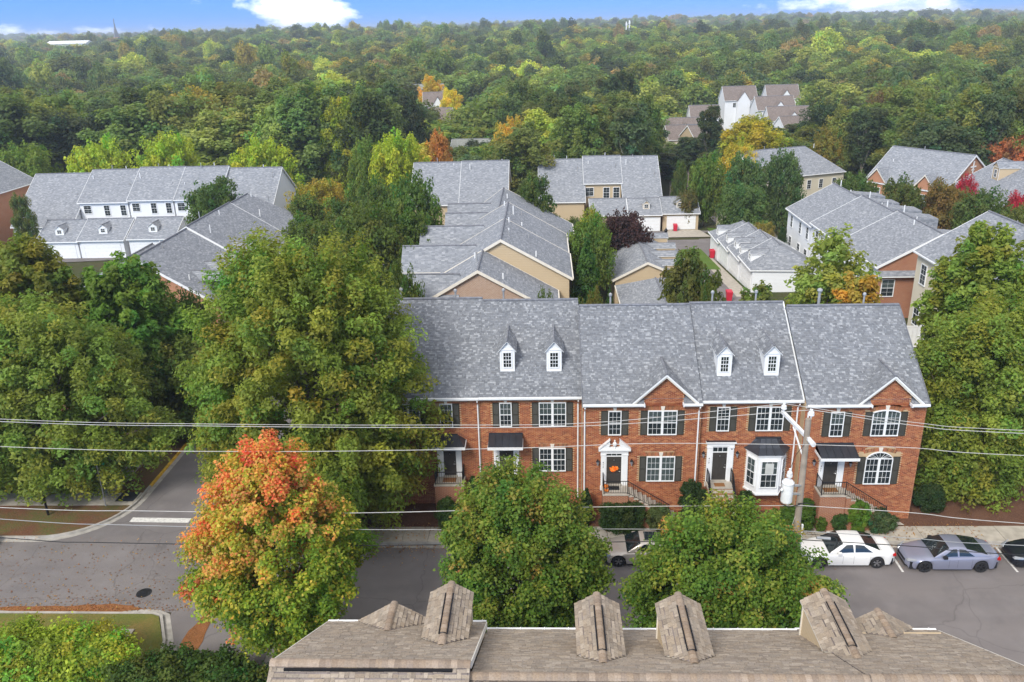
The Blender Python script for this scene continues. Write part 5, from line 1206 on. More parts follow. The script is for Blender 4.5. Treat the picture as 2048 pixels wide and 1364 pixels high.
# --- N and far houses
T, rz = hmesh('house', 'grey-green roofed house with a brown gable among the trees', 'house', -22.8, 210, -7.6, R(-92), 15, 7, 8.5, 9.9, 6, 6.0, side='siding_tan', roof='shingle_green', group=None)
r = MB()
for s in (-1, 1):
    P = [(9.2, 9.6+s*3.2, 5.6), (6.5, 9.6+s*3.2, 6.3), (1.5, 9.6, 8.6), (9.2, 9.6, 8.4)]; r.face(P if s > 0 else P[::-1], 'shingle_green')
    q = [(9.25, 9.6+s*3.2, 5.2), (9.25, 9.6, 8.0), (9.25, 9.6, 8.5), (9.25, 9.6+s*3.2, 5.7)]; r.face(q if s < 0 else q[::-1], 'white')
r.face([(9.0, 6.8, 0), (9.0, 12.4, 0), (9.0, 12.4, 5.8), (9.0, 9.6, 8.2), (9.0, 6.8, 5.8)], 'bark'); part('front_gable', r, T)
def far_house(px, py, Y, w, d, zr, ze, rot, label, wall='siding_white', roof='shingle_brown', gablefront=False, group=None, name='house'):
    p = aty(px, py, Y); base = p.z-zr
    if gablefront: T, rz = hmesh(name, label, name, p.x, Y, base, rot, d, w/2, w/2, zr, ze, ze, side=wall, roof=roof, group=group)
    else:
        T, rz = hmesh(name, label, name, p.x-w/2, Y, base, -Q90+rot, w, d/2, d/2, zr, ze, ze, side=wall, roof=roof, group=group)
        fwindow(T, d/2-.3+.002, w*.3, ze-2.2, 1.1, 1.5, Q90, 0); fwindow(T, d/2-.3+.002, w*.7, ze-2.2, 1.1, 1.5, Q90, 0)
        r = MB(); g = w*.2; yc = w*.55; xe = d/2+1.2; zt = (zr+ze)/2+.8
        for s in (-1, 1):
            P = [(xe, yc+s*g, ze-.1), (d/2-1.2, yc+s*g, ze-.1), (d*.12, yc, zt), (xe, yc, zt)]; r.face(P if s > 0 else P[::-1], roof)
        r.face([(xe-.2, yc-g+.1, -5), (xe-.2, yc+g-.1, -5), (xe-.2, yc+g-.1, ze-.1), (xe-.2, yc, zt-.15), (xe-.2, yc-g+.1, ze-.1)], wall)
        for s in (-1, 1): q = [(xe-.2, yc+s*(g-.1), -5), (d/2-.3, yc+s*(g-.1), -5), (d/2-.3, yc+s*(g-.1), ze-.1), (xe-.2, yc+s*(g-.1), ze-.1)]; r.face(q if s < 0 else q[::-1], wall)
        part('front_gable', r, T)
    return T
FG = 'white houses on the far right'
far_house(1478, 172, 290, 11, 9, 10.5, 6.2, .05, 'white gabled house at the left of the far right cluster', group=FG)
far_house(1563, 169, 300, 11, 9, 10.5, 6.2, .0, 'white house with a dark roof at the back of the far right cluster', group=FG)
far_house(1548, 192, 272, 12, 9, 9.5, 5.6, .05, 'white house with a long brown roof in the middle of the far right cluster', group=FG)
far_house(1575, 212, 250, 12, 9, 9.5, 5.8, .0, 'white house below the long brown roof of the far right cluster', group=FG)
far_house(1592, 232, 235, 9, 9, 9.5, 6, .2, 'white gabled house half hidden by pines at the right of the far cluster', group=FG)
far_house(1408, 210, 262, 9, 8, 8.5, 5, .0, 'small dark-roofed house left of the far right cluster', group=FG)
far_house(1362, 235, 245, 10, 8, 8, 4.6, .0, 'dark-roofed house with a pale porch among trees on the right', wall='siding_cream', group=FG)
far_house(1365, 250, 225, 9, 9, 7.5, 4.2, .1, 'brown-roofed house beside the tall dark pine on the right', wall='siding_cream', group=FG)
far_house(1412, 250, 212, 9, 9, 9, 6, .3, 'taupe house with a screened porch behind the pine on the right', wall='siding_tan', group=FG)
FM = 'houses among trees in the middle distance'
far_house(872, 184, 290, 9, 9, 9, 5, .1, 'grey-roofed house with a white gable in the middle distance', wall='siding_white', roof='shingle_brown', group=FM)
far_house(850, 168, 330, 14, 9, 8, 5, .0, 'pale-roofed low house behind the yellow tree in the middle distance', wall='siding_tan', roof='shingle_green', group=FM)
far_house(865, 215, 250, 12, 9, 9, 5.5, -.1, 'brown-roofed house lower down behind the conifer in the middle distance', wall='siding_tan', group=FM)
# far flat-roofed white buildings
for (px, py, Y, w_, h_, lb) in ((140, 88, 900, 42, 9, 'long white flat building among the far left trees'), (580, 103, 760, 26, 9, 'white roofed building among the far trees left of centre'), (578, 120, 640, 16, 7, 'small pale building below the white roof left of centre'), (1243, 82, 950, 22, 8, 'white building at the foot of the two masts'), (1132, 72, 1100, 14, 10, 'small red brick building on the far ridge'), (462, 92, 900, 26, 8, 'grey roofed building in the far trees'), (765, 80, 1000, 24, 8, 'pale building in a thin smoke haze'), (1352, 89, 950, 20, 6, 'pale flat roof beyond the masts')):
    p = aty(px, py, Y); b = MB(); mt = 'brick_far' if 'red' in lb else 'siding_white'
    b.box(-w_/2, w_/2, -8, 8, -30, 0, mt); T = thing('building', lb, 'building', (p.x, Y, p.z), group=None); part('wall', b, T)
    b = MB(); b.box(-w_/2-.6, w_/2+.6, -8.6, 8.6, 0.002, .8, 'white' if 'red' not in lb else 'shingle_brown'); b.prism([(-w_/2-.5, -8.5, .8), (-w_/2-.5, 0, 3.2), (-w_/2-.5, 8.5, .8)], (w_+1, 0, 0), 'white' if 'grey' not in lb else 'shingle'); part('roof', b, T)
    b = MB(); 
    for i in range(6): b.box(-w_/2+w_*(i+.3)/6, -w_/2+w_*(i+.7)/6, -8.06, -8.0, -4, -2, 'carglass')
    part('window_band', b, T)
# ---------------------------------------------------------------- vehicles
def interp(tab, x):
    for (a, va), (b, vb) in zip(tab, tab[1:]):
        if x <= b: return va+(vb-va)*(x-a)/(b-a) if b > a else va
    return tab[-1][1]
def smooth_tab(tab, x):
    for (a, va), (b, vb) in zip(tab, tab[1:]):
        if x <= b:
            t = (x-a)/(b-a) if b > a else 0; t = t*t*(3-2*t)*.5+t*.5; return va+(vb-va)*t
    return tab[-1][1]
def make_car(label, x, y, z, rot, paint, L_=4.9, W_=1.84, H_=1.45, kind='sedan', rim='rim', sunroof=False, darkroof=False, cat='car'):
    """front towards local -x"""
    T = thing('parked_car', label, cat, (x, y, z), rot, 'cars parked along the kerb' if cat == 'car' else None)
    h = W_/2; suv = kind == 'suv'; wr = .34 if not suv else .38; xf, xr = -L_/2+.92, L_/2-1.02; hood = .80 if not suv else 1.0; belt = .93 if not suv else 1.12
    deck = [(-L_/2, .55 if not suv else .75), (-L_/2+.12, .70 if not suv else .92), (-L_/2+.5, hood-.04), (-L_/2+1.25, hood+.1), (L_/2-.9, belt+.06), (L_/2-.3, belt+.08 if not suv else belt+.05), (L_/2-.05, belt-.02), (L_/2, belt-.3)]
    plan = [(-L_/2, h*.62), (-L_/2+.15, h*.83), (-L_/2+.5, h*.94), (-L_/2+1.2, h), (L_/2-1.2, h), (L_/2-.4, h*.93), (L_/2-.1, h*.82), (L_/2, h*.68)]
    NX = 72; b = MB(); k = b.mi(paint); rows = []
    for i in range(NX+1):
        t = i/NX; X = -L_/2+L_*t; dz = smooth_tab(deck, X); hw = smooth_tab(plan, X); zl = .20 if -L_/2+.1 < X < L_/2-.1 else .32
        for xw in (xf, xr):
            R_ = wr+.07; dd = abs(X-xw)
            if dd < R_: zl = max(zl, wr+math.sqrt(max(0, R_*R_-dd*dd))-.01)
        zs = dz-.13; sec = [(hw*.955, zl), (hw*.985, max(zl+.01, zl+(zs-zl)*.3)), (hw, max(zl+.02, zl+(zs-zl)*.62)), (hw*.985, max(zl+.03, zs)), (hw*.93, dz-.035), (hw*.80, dz+.005), (hw*.4, dz+.03), (0, dz+.04)]
        row = [(X, -p[0], p[1]) for p in sec] + [(X, p[0], p[1]) for p in sec[-2::-1]]; rows.append(len(b.v)); b.v += row
    n = 15
    for i in range(NX):
        for j in range(n-1): b.f.append((rows[i]+j, rows[i+1]+j, rows[i+1]+j+1, rows[i]+j+1)); b.m.append(k); b.c.append((1, 1, 1))
    for e, rv in ((rows[0], False), (rows[-1], True)): f = [e+j for j in range(n)]; b.f.append(tuple(f[::-1] if rv else f)); b.m.append(k); b.c.append((1, 1, 1))
    body = part('body', b, T, smooth=True)
    b = MB(); b.box(-L_/2+.15, L_/2-.15, -h*.86, h*.86, .22, .60, 'plastic'); part('underbody', b, T)
    # greenhouse
    wb, wt, rt_, rb = (-L_/2+1.38, -L_/2+2.12, L_/2-1.72, L_/2-.72) if not suv else (-L_/2+1.30, -L_/2+1.85, L_/2-.55, L_/2-.12)
    if kind == 'fast': wb, wt, rt_, rb = -L_/2+1.35, -L_/2+2.15, L_/2-1.85, L_/2-.50
    ti = .16; wr_ = h*.70; wbelt = h*.92
    def roofz(X): t = (X-wt)/(rt_-wt); return H_-.05*(2*t-.9)**2
    b = MB(); NS_ = 14; rows = []
    st = [wb+(wt-wb)*i/5 for i in range(5)] + [wt+(rt_-wt)*i/8 for i in range(9)] + [rt_+(rb-rt_)*i/5 for i in range(1, 6)]
    def secz(X):
        if X < wt: t = (X-wb)/(wt-wb); zz = hood+.12+(roofz(wt)-hood-.12)*(1-(1-t)**1.15)
        elif X > rt_: t = (X-rt_)/(rb-rt_); zz = roofz(rt_)+(belt+.07-roofz(rt_))*t**1.12
        else: zz = roofz(X)
        return zz
    for X in st:
        zz = secz(X); bz = min(interp(deck, X)-.02, zz); f = max(.02, (zz-bz)/(H_-belt)); wtp = wbelt+(wr_-wbelt)*min(1, f)
        row = [(X, -wbelt, bz), (X, -(wbelt+(wtp-wbelt)*.5)*1.01, bz+(zz-bz)*.5), (X, -wtp, bz+(zz-bz)*.93), (X, -wtp*.86, zz-.005), (X, -wtp*.45, zz+.015), (X, 0, zz+.022)]
        row = row + [(p[0], -p[1], p[2]) for p in row[-2::-1]]; rows.append(len(b.v)); b.v += row
    k = b.mi(paint if not darkroof else paint)
    for i in range(len(st)-1):
        for j in range(10): b.f.append((rows[i]+j, rows[i+1]+j, rows[i+1]+j+1, rows[i]+j+1)); b.m.append(k); b.c.append((1, 1, 1))
    cab = part('cabin', b, T, smooth=True)
    V = b.v
    def patch(name, i0, i1, j0, j1, mat, lift=.006, ins=0.0):
        q = MB(); kk = q.mi(mat)
        idx = {}
        for i in range(i0, i1+1):
            for j in range(j0, j1+1):
                p = Vector(V[rows[i]+j]); c = Vector((p.x, 0, .75)); nrm2 = (p-c).normalized()
                if i0 >= 4 and i1 <= 13 and (j1 <= 3 or j0 >= 7): nrm2 = Vector((0, math.copysign(1, p.y), .25)).normalized()
                elif i1 <= 5: nrm2 = Vector((-.6, 0, .8))
                elif i0 >= 12: nrm2 = Vector((.5, 0, .85))
                else: nrm2 = Vector((0, 0, 1))
                idx[i, j] = len(q.v); q.v.append(tuple(p+nrm2*lift))
        for i in range(i0, i1):
            for j in range(j0, j1): q.f.append((idx[i, j], idx[i+1, j], idx[i+1, j+1], idx[i, j+1])); q.m.append(kk); q.c.append((1, 1, 1))
        return part(name, q, T, smooth=True)
    patch('windshield', 0, 5, 2, 8, 'carglass', .010); patch('rear_window', 13, 17 if not suv else 18, 2, 8, 'carglass', .010)
    for (s0, s1, nm) in ((2, 8, 'front'), (9, 12, 'rear')):
        for j0, j1 in ((0, 2), (8, 10)):
            q = MB()
            xa = [wb+.40, wt+.18, (wt+rt_)/2-.06, (wt+rt_)/2-.02] if nm == 'front' else [(wt+rt_)/2+.06, (wt+rt_)/2+.06, rt_-.05, rt_+.42]
            sg_ = -1 if j0 == 0 else 1
            def sp(X, f):
                zz = secz(X); bz = min(interp(deck, X)-.02, zz); ff = max(.02, (zz-bz)/(H_-belt)); wtp = wbelt+(wr_-wbelt)*min(1, ff); p = [(wbelt, bz), ((wbelt+(wtp-wbelt)*.5)*1.01, bz+(zz-bz)*.5), (wtp, bz+(zz-bz)*.93)]
                z = bz+(zz-bz)*f*.93; t = f*2; a, c = (p[0], p[1]) if t < 1 else (p[1], p[2]); t = t if t < 1 else t-1
                return (X, sg_*(a[0]+(c[0]-a[0])*t+.012), a[1]+(c[1]-a[1])*t)
            nx = 8; bot = [xa[0]+(xa[3]-xa[0])*i/nx for i in range(nx+1)]; topx = [xa[1]+(xa[2]-xa[1])*i/nx for i in range(nx+1)]; kk = q.mi('carglass')
            for bx, tx in zip(bot, topx):
                for f in (.12, .5, .88): q.v.append(sp(bx+(tx-bx)*(f-.12)/.76, f))
            for i in range(nx):
                for j in range(2): q.f.append((i*3+j, (i+1)*3+j, (i+1)*3+j+1, i*3+j+1)); q.m.append(kk); q.c.append((1, 1, 1))
            part('side_window', q, T)
    if sunroof:
        q = MB(); zz = roofz(wt+.6)+.02; q.box(wt+.25, wt+.95, -h*.46, h*.46, zz-.02, zz+.012, 'carglass'); part('sunroof', q, T)
        q = MB(); q.box(wt+1.05, wt+1.12, -h*.5, h*.5, zz-.02, zz+.02, 'plastic'); part('roof_rail', q, T)
    # details
    for s in (-1, 1):
        q = MB(); q.box(wb+.42, wb+.62, s*h*.97 if s > 0 else -h*1.13, s*h*1.13 if s > 0 else -h*.97, belt-.0, belt+.13, paint if paint != 'car_grey' else 'plastic'); part('mirror', q, T)
        q = MB(); q.prism([(-L_/2+.02, s*h*.52, hood-.22), (-L_/2+.02, s*h*.76, hood-.2), (-L_/2+.42, s*h*.955, hood-.10), (-L_/2+.45, s*h*.93, hood+.0), (-L_/2+.1, s*h*.6, hood-.10)], (-.015, s*.02, .012), 'lens'); part('headlight', q, T)
        q = MB(); q.box(L_/2-.20, L_/2-.035, s*h*.60 if s > 0 else -h*.885, s*h*.885 if s > 0 else -h*.60, belt-.20, belt-.07, 'amber'); part('taillight', q, T)
        for xw in (xf, xr):
            q = MB(); yo = s*(h-.01); yi = s*(h-.24); rg = []
            prof = [(wr*.62, yo-s*.02), (wr*.66, yo), (wr*.93, yo), (wr, yo-s*.04), (wr, yi+s*.03), (wr*.9, yi)]
            b0 = len(q.v); nn_ = 24
            for (r_, yy) in prof:
                for j in range(nn_): t = 2*math.pi*j/nn_; q.v.append((xw+r_*math.cos(t), yy, wr+r_*math.sin(t)))
            kk = q.mi('rubber')
            for i in range(len(prof)-1):
                for j in range(nn_): jj = (j+1) % nn_; q.f.append((b0+i*nn_+j, b0+i*nn_+jj, b0+(i+1)*nn_+jj, b0+(i+1)*nn_+j)); q.m.append(kk); q.c.append((1, 1, 1))
            wo = part('wheel', q, T)
            q = MB(); ysp = yo-s*.03
            for j in range(5):
                t = 2*math.pi*j/5+.3; c_, s_ = math.cos(t), math.sin(t)
                for dt in (-.18, .18):
                    c2, s2 = math.cos(t+dt), math.sin(t+dt); q.prism([(xw+c_*.04-s_*.02, ysp, wr+s_*.04+c_*.02), (xw+c_*.04+s_*.02, ysp, wr+s_*.04-c_*.02), (xw+c2*wr*.62+s2*.02, ysp, wr+s2*wr*.62-c2*.02), (xw+c2*wr*.62-s2*.02, ysp, wr+s2*wr*.62+c2*.02)], (0, -s*.025, 0), rim)
            q.prism([(xw+.055*math.cos(a*.785), ysp+s*.004, wr+.055*math.sin(a*.785)) for a in range(8)], (0, -s*.03, 0), rim)
            q.prism([(xw+wr*.64*math.cos(a*.3927), ysp-s*.08, wr+wr*.64*math.sin(a*.3927)) for a in range(16)], (0, -s*.02, 0), 'plastic')
            part('rim', q, wo)
        for xx in (wt+.0, (wt+rt_)/2+.0, rt_+.30):
            q = MB(); q.box(xx-.004, xx+.004, s*h*.999 if s > 0 else -h*1.0015, s*h*1.0015 if s > 0 else -h*.999, .32, belt-.12, 'plastic'); part('door_seam', q, T) if xx > wt-.1 else None
        for xx in ((wt+rt_)/2-.12, rt_+.10): q = MB(); q.box(xx-.10, xx+.06, s*h*1.0 if s > 0 else -h*1.02, s*h*1.02 if s > 0 else -h*1.0, belt-.22, belt-.19, paint); part('door_handle', q, T)
    q = MB(); q.box(-L_/2-.01, -L_/2+.05, -h*.5, h*.5, hood-.36, hood-.22, 'plastic'); q.box(-L_/2-.0, -L_/2+.06, -h*.55, h*.55, .24, .34, 'plastic'); part('grille', q, T)
    q = MB(); q.box(L_/2+.0, L_/2+.02, -.26, .26, .58, .72, 'white'); part('number_plate', q, T)
    return T
make_car('champagne sedan with an open dark sunroof, between the two green street trees', at(1196, 1085, .6).x+2.55, 39.2, 0, 0, 'car_gold', 4.85, 1.80, 1.42, sunroof=True)
make_car('white sedan parked beside the utility pole', at(1597, 1100, .6).x+2.52, 39.1, 0, 0, 'car_white', 5.0, 1.84, 1.47)
make_car('blue-grey fastback sedan with dark wheels, parked behind the white sedan', at(1805, 1110, .6).x+2.46, 38.75, 0, 0, 'car_grey', 4.9, 1.86, 1.43, kind='fast', rim='darkrim')
make_car('dark car whose nose shows at the right edge of the view', at(2017, 1108, .6).x+2.4, 38.9, 0, 0, 'car_black', 4.7, 1.84, 1.45)
make_car('dark car at the left edge of the view, by the grassy corner', at(8, 1052, .6).x-2.4, 39.9, 0, math.pi, 'car_black', 4.7, 1.84, 1.45)
pz = at(1424, 424, -6.0); make_car('black off-road vehicle parked beyond the small tan garages', pz.x, pz.y, -6.0, R(-14), 'car_black', 5.0, 1.95, 1.85, kind='suv', cat='off-road car')
pz = at(1866, 790, .8); make_car('red car glimpsed past the right end townhouse roof', pz.x+1.2, 58.5, .1, R(80), 'car_red', 4.6, 1.8, 1.45)

# ---------------------------------------------------------------- utility pole with arm, insulators, transformer
PY = 31.7; PXt = 11.02
pole = thing('utility_pole', 'wooden utility pole with a white transformer and a side arm, beside the white sedan', 'utility pole', (11.05, PY, 0), world=True)
b = MB(); b.tube([(11.10, PY, -.3), (11.06, PY, 6), (11.02, PY, 12.3)], [.18, .155, .12], 'wood', 14); part('shaft', b, pole)
b = MB(); b.hexa([(11.02, PY-.25, 11.36), (11.16, PY-.25, 11.36), (10.76, PY+2.5, 11.36), (10.62, PY+2.5, 11.36), (11.02, PY-.25, 11.50), (11.16, PY-.25, 11.50), (10.76, PY+2.5, 11.50), (10.62, PY+2.5, 11.50)], 'insul'); b.tube([(10.98, PY+.1, 10.5), (10.82, PY+1.2, 11.32)], .035, 'insul', 5); part('cross_arm', b, pole)
def insul(x, y, z):
    b = MB(); b.lathe([(.03, -.12), (.03, .0), (.12, .02), (.13, .07), (.08, .10), (.12, .13), (.11, .19), (.05, .24), (.06, .29), (.02, .31)], 'insul', 12, (x, y, z)); part('insulator', b, pole)
IA = (10.69, PY+2.35, 11.62); IB = (11.16, PY+.12, 12.38); IC = (11.10, PY-.2, 11.55)
for p in (IA, IB): insul(*p)
b = MB(); b.tube([(11.1, PY-.28, 11.40), (11.14, PY-.62, 11.40)], .11, 'insul', 10); part('insulator', b, pole)
b = MB(); b.lathe([(.0, -.02), (.23, .0), (.25, .05), (.25, .90), (.265, .93), (.265, .98), (.19, 1.07), (.0, 1.11)], 'insul', 22, (10.42, PY-.12, 8.35)); tr = part('transformer', b, pole)
b = MB(); b.lathe([(.06, 0), (.05, .1), (.13, .12), (.13, .2), (.07, .22), (.12, .26), (.11, .34), (.04, .42), (.06, .5), (.0, .54)], 'insul', 12, (10.45, PY-.12, 9.48)); part('bushing', b, tr)
b = MB(); b.box(10.68, 10.98, PY-.16, PY-.08, 8.7, 8.78, 'pipe'); b.box(10.68, 10.98, PY-.16, PY-.08, 9.12, 9.2, 'pipe'); b.lathe([(.05, 0), (.07, .05), (.03, .12)], 'insul', 8, (10.12, PY-.3, 9.0)); part('bracket', b, tr)
b = MB(); b.tube([(10.12, PY-.3, 9.1), (10.0, PY-.32, 8.8), (10.1, PY-.3, 8.4), (10.5, PY-.25, 8.15), (11.0, PY-.2, 8.25)], .02, 'cable', 5); b.tube([(10.45, PY-.12, 9.95), (10.6, PY-.1, 10.6), (10.95, PY-.14, 11.2)], .012, 'cable', 4); b.tube([(10.9, PY-.2, 8.3), (11.3, PY-.25, 8.35), (11.6, PY-.2, 8.2)], .02, 'cable', 5); part('lead_wire', b, pole)
b = MB(); b.box(11.2, 11.27, PY-.2, PY-.1, 1.0, 7.2, 'insul'); part('conduit', b, pole)
b = MB(); b.tube([(11.02, PY, 7.9), (10.35, PY-.3, 5.6), (9.7, PY-.6, 1.0)], .012, 'wire', 4); part('guy_wire', b, pole)
# wires: each hangs between this pole and poles out of view
def wire(label, anchor, pts_l, pts_r, mat, r, grp=None, name='wire'):
    A_ = Vector(anchor); ps = []
    L_ = [aty(px, py, A_.y) for px, py in pts_l]; R_ = [aty(px, py, A_.y) for px, py in pts_r]
    def ext(p, q, d): return p+(p-q).normalized()*d+Vector((0, 0, d*.035))
    pts = ([ext(L_[0], L_[1], 22)] + L_ if L_ else []) + [A_] + (R_ + [ext(R_[-1], R_[-2] if len(R_) > 1 else A_, 22)] if R_ else [])
    # resample with a smooth curve
    out_ = []
    for i in range(len(pts)-1):
        p0 = pts[max(i-1, 0)]; p1 = pts[i]; p2 = pts[i+1]; p3 = pts[min(i+2, len(pts)-1)]
        if (p1-A_).length < 1e-6: p0 = p1-(p2-p1)
        if (p2-A_).length < 1e-6: p3 = p2+(p2-p1)
        for k in range(8):
            t = k/8; out_.append(.5*((2*p1)+(-p0+p2)*t+(2*p0-5*p1+4*p2-p3)*t*t+(-p0+3*p1-3*p2+p3)*t*t*t))
    out_.append(pts[-1]); b = MB(); b.tube(out_, r, mat, 5)
    single(name, b, tuple(A_), label, 'overhead wire', grp)
wire('topmost pale power wire, running from the far end of the pole arm', (10.69, PY+2.35, 11.9), [(0, 838), (420, 848), (850, 850), (1190, 845)], [(1830, 845), (2048, 861)], 'wire', .013)
wire('second pale power wire, held by the insulator on the pole top', (11.16, PY+.12, 12.66), [(0, 843), (420, 852), (850, 855), (1190, 851)], [(1830, 851), (2048, 867)], 'wire', .013)
wire('third pale power wire, fixed to the near end of the pole arm', (11.14, PY-.62, 11.40), [(0, 893), (500, 903), (1000, 897), (1300, 887)], [(1830, 896), (2048, 911)], 'wire', .013)
wire('pale twisted service wire level with the base of the transformer', (11.05, PY-.2, 8.2), [(0, 1015), (300, 1022), (700, 1026), (1188, 1014)], [(1830, 1026), (2048, 1047)], 'wire', .015)
wire('upper thin communication cable crossing in front of the parked cars', (11.1, PY-.18, 6.9), [(0, 1038), (255, 1050), (700, 1059), (1200, 1058)], [(1830, 1077), (2048, 1091)], 'pipe', .016)
wire('lower black communication cable crossing in front of the parked cars', (11.1, PY-.2, 6.45), [(0, 1075), (200, 1085), (700, 1091), (1220, 1084)], [(1830, 1093), (2048, 1110)], 'cable', .02)
b = MB(); b.tube([(11.9, PY-.2, 6.55), (12.5, PY-.2, 6.5)], .07, 'pipe', 8); b.tube([(11.3, PY-.2, 6.75), (12.9, PY-.2, 6.62)], .015, 'cable', 4); single('splice_closure', b, (12.2, PY-.2, 6.5), 'small grey splice case hanging on the cables right of the pole', 'splice case')

# ---------------------------------------------------------------- street sign, stop sign, lamp posts, bins, towers
p = at(212, 1012, .1); T = thing('stop_sign', 'stop sign seen from its dark back, with a green street name blade above, left corner', 'stop sign', (p.x, p.y, .1), R(-20))
b = MB(); b.tube([(0, 0, 0), (0, 0, 3.15)], .035, 'pipe', 6); part('post', b, T)
b = MB(); b.prism([(.38*math.cos(R(22.5+45*i)), .04, 2.15+.38*math.sin(R(22.5+45*i))) for i in range(8)], (0, .01, 0), 'plastic'); part('sign_plate', b, T)
b = MB(); b.box(-.1, .7, -.01, .01, 3.1, 3.3, 'sign_green'); sp_ = part('street_name_blade', b, T); b = MB(); b.box(.0, .1, -.014, -.011, 3.15, 3.25, 'white'); part('blade_mark', b, sp_)
def tree_post(px, py, h, label):
    p = at(px, py, .1); b = MB(); b.tube([(p.x, p.y, 0), (p.x-.05, p.y, h)], .07, 'iron', 8); b.lathe([(.1, 0), (.16, .3), (.17, .34), (.04, .5)], 'iron', 8, (p.x-.05, p.y, h)); single('lamp_post', b, (p.x, p.y, 0), label, 'lamp post')
tree_post(97, 1030, 3.3, 'dark lamp post standing under the left oak')
p = at(1301, 488, gz(118)); p = Vector((16.9, 113.5, gz(113.5))); T = thing('lamp_post', 'black lantern post beside the plum tree in the alley court', 'lamp post', tuple(p))
b = MB(); b.tube([(0, 0, 0), (0, 0, 3.0)], [.09, .06], 'iron', 8); part('post', b, T); b = MB(); b.lathe([(.1, 3.0), (.24, 3.55), (.28, 3.6), (.08, 3.85), (.03, 4.0)], 'iron', 8); part('lantern', b, T)
p = aty(1107, 300, 165); T = thing('street_light', 'tall street light with a curved arm above the roofs, near the middle', 'street light', (p.x, 165, gz(165)))
hh = p.z-gz(165); b = MB(); b.tube([(0, 0, 0), (0, 0, hh)], [.14, .09], 'palebark', 8); part('post', b, T); b = MB(); b.tube([(0, 0, hh-.6), (.6, 0, hh+.6), (1.8, 0, hh+.8)], .06, 'pipe', 6); b.box(1.6, 2.4, -.15, .15, hh+.66, hh+.82, 'pipe'); part('lamp_arm', b, T)
def bin_(x, y, z, label, s=1.0, rot=0):
    T = thing('wheelie_bin', label, 'wheelie bin', (x, y, z), rot, 'red bins in the alley'); b = MB()
    b.hexa([(-.24*s, -.26*s, .06), (.24*s, -.26*s, .06), (.24*s, .26*s, .06), (-.24*s, .26*s, .06), (-.31*s, -.36*s, 1.0*s), (.31*s, -.36*s, 1.0*s), (.31*s, .36*s, 1.0*s), (-.31*s, .36*s, 1.0*s)], 'red_bin'); part('bin_body', b, T)
    b = MB(); b.hexa([(-.33*s, -.38*s, 1.0*s), (.33*s, -.38*s, 1.0*s), (.33*s, .40*s, 1.0*s), (-.33*s, .40*s, 1.0*s), (-.28*s, -.34*s, 1.07*s), (.28*s, -.34*s, 1.07*s), (.3*s, .38*s, 1.13*s), (-.3*s, .38*s, 1.13*s)], 'red_bin'); part('lid', b, T)
    for q in (-1, 1): b = MB(); b.tube([(q*.26*s, .3*s, .12), (q*.32*s, .3*s, .12)], .12, 'rubber', 10); part('wheel', b, T)
    b = MB(); b.tube([(-.28*s, .44*s, 1.0*s), (.28*s, .44*s, 1.0*s)], .02, 'red_bin', 5); part('handle', b, T)
for (px, py, Y, lb) in ((1350, 465, 134.3, 'red wheelie bin beside the white panelled garage door'), (1424, 508, 111, 'red wheelie bin at the far end of the white garages, by the lawn'), (1458, 594, 86.5, 'red wheelie bin nearest the camera in the alley')):
    p = aty(px, py, Y); bin_(p.x, Y, gz(Y)+.03, lb, 1.05)
p = aty(1440, 610, 83); 
# church spire, masts on the horizon
p = aty(229, 37, 1150); q_ = aty(232, 68, 1150); T = thing('church_spire', 'thin grey church spire rising over the far left trees', 'church spire', (q_.x, 1150, q_.z-30)); H_ = p.z-q_.z+30
b = MB(); b.lathe([(4.2, 26), (.9, H_-10), (.5, H_)], 'cap', 4); part('spire', b, T); b = MB(); b.box(-3.2, 3.2, -3.2, 3.2, 0, 26, 'brick_far'); part('tower', b, T)
for (px, top, lb) in ((1253, 43, 'left one of the two thin white masts on the horizon'), (1259, 40, 'right one of the two thin white masts on the horizon, slightly taller')):
    p = aty(px, top, 900); T = thing('radio_mast', lb, 'mast', (p.x, 900, -10)); b = MB(); b.tube([(0, 0, 0), (0, 0, p.z+10)], [.9, .6], 'white', 8); part('mast', b, T); b = MB(); b.box(-.9, .9, -.9, .9, p.z+6, p.z+8.4, 'white'); part('antenna', b, T)
# patio with grill, white fence and rail on the right
T = thing('fence', 'white vinyl fence panel between the brick gable and the cream house', 'fence', (31.5, 71, 0))
for i in range(16): b = MB(); b.box(-3+.38*i, -3+.38*i+.36, -.02, .02, .1, 1.95, 'fence'); part('board', b, T)
b = MB(); b.box(-3, 3.1, -.04, .04, 1.95, 2.05, 'fence'); b.box(-3, 3.1, -.04, .04, .0, .1, 'fence'); part('rail', b, T)
b = MB(); b.box(27.6, 33.3, 59, 66, -.1, .45, 'concrete'); single('patio', b, (30, 62, 0), 'raised concrete patio beside the cream house', 'patio')
p = aty(1801, 607, 63); T = thing('grill', 'black kettle grill on the patio beside the cream house', 'grill', (30.2, 63.4, .45))
b = MB(); b.box(-.45, .45, -.28, .28, .55, .8, 'plastic'); part('firebox', b, T); b = MB(); b.tube([(-.45, 0, .82), (.45, 0, .82)], .28, 'plastic', 12); part('lid', b, T)
for s in (-1, 1):
    for s2 in (-1, 1): b = MB(); b.box(s*.4-.03, s*.4+.03, s2*.22-.03, s2*.22+.03, 0, .55, 'iron'); part('leg', b, T)
b = MB(); b.box(-.95, -.45, -.25, .25, .72, .76, 'plastic'); b.box(.45, .95, -.25, .25, .72, .76, 'plastic'); part('side_shelf', b, T)
T = thing('railing_fence', 'white rail fence in front of the patio on the right', 'fence', (29.9, 58.9, .45)); b = MB(); b.box(-2.4, 2.4, -.04, .04, .9, .98, 'fence'); b.box(-2.4, 2.4, -.03, .03, .1, .16, 'fence'); part('rail', b, T)
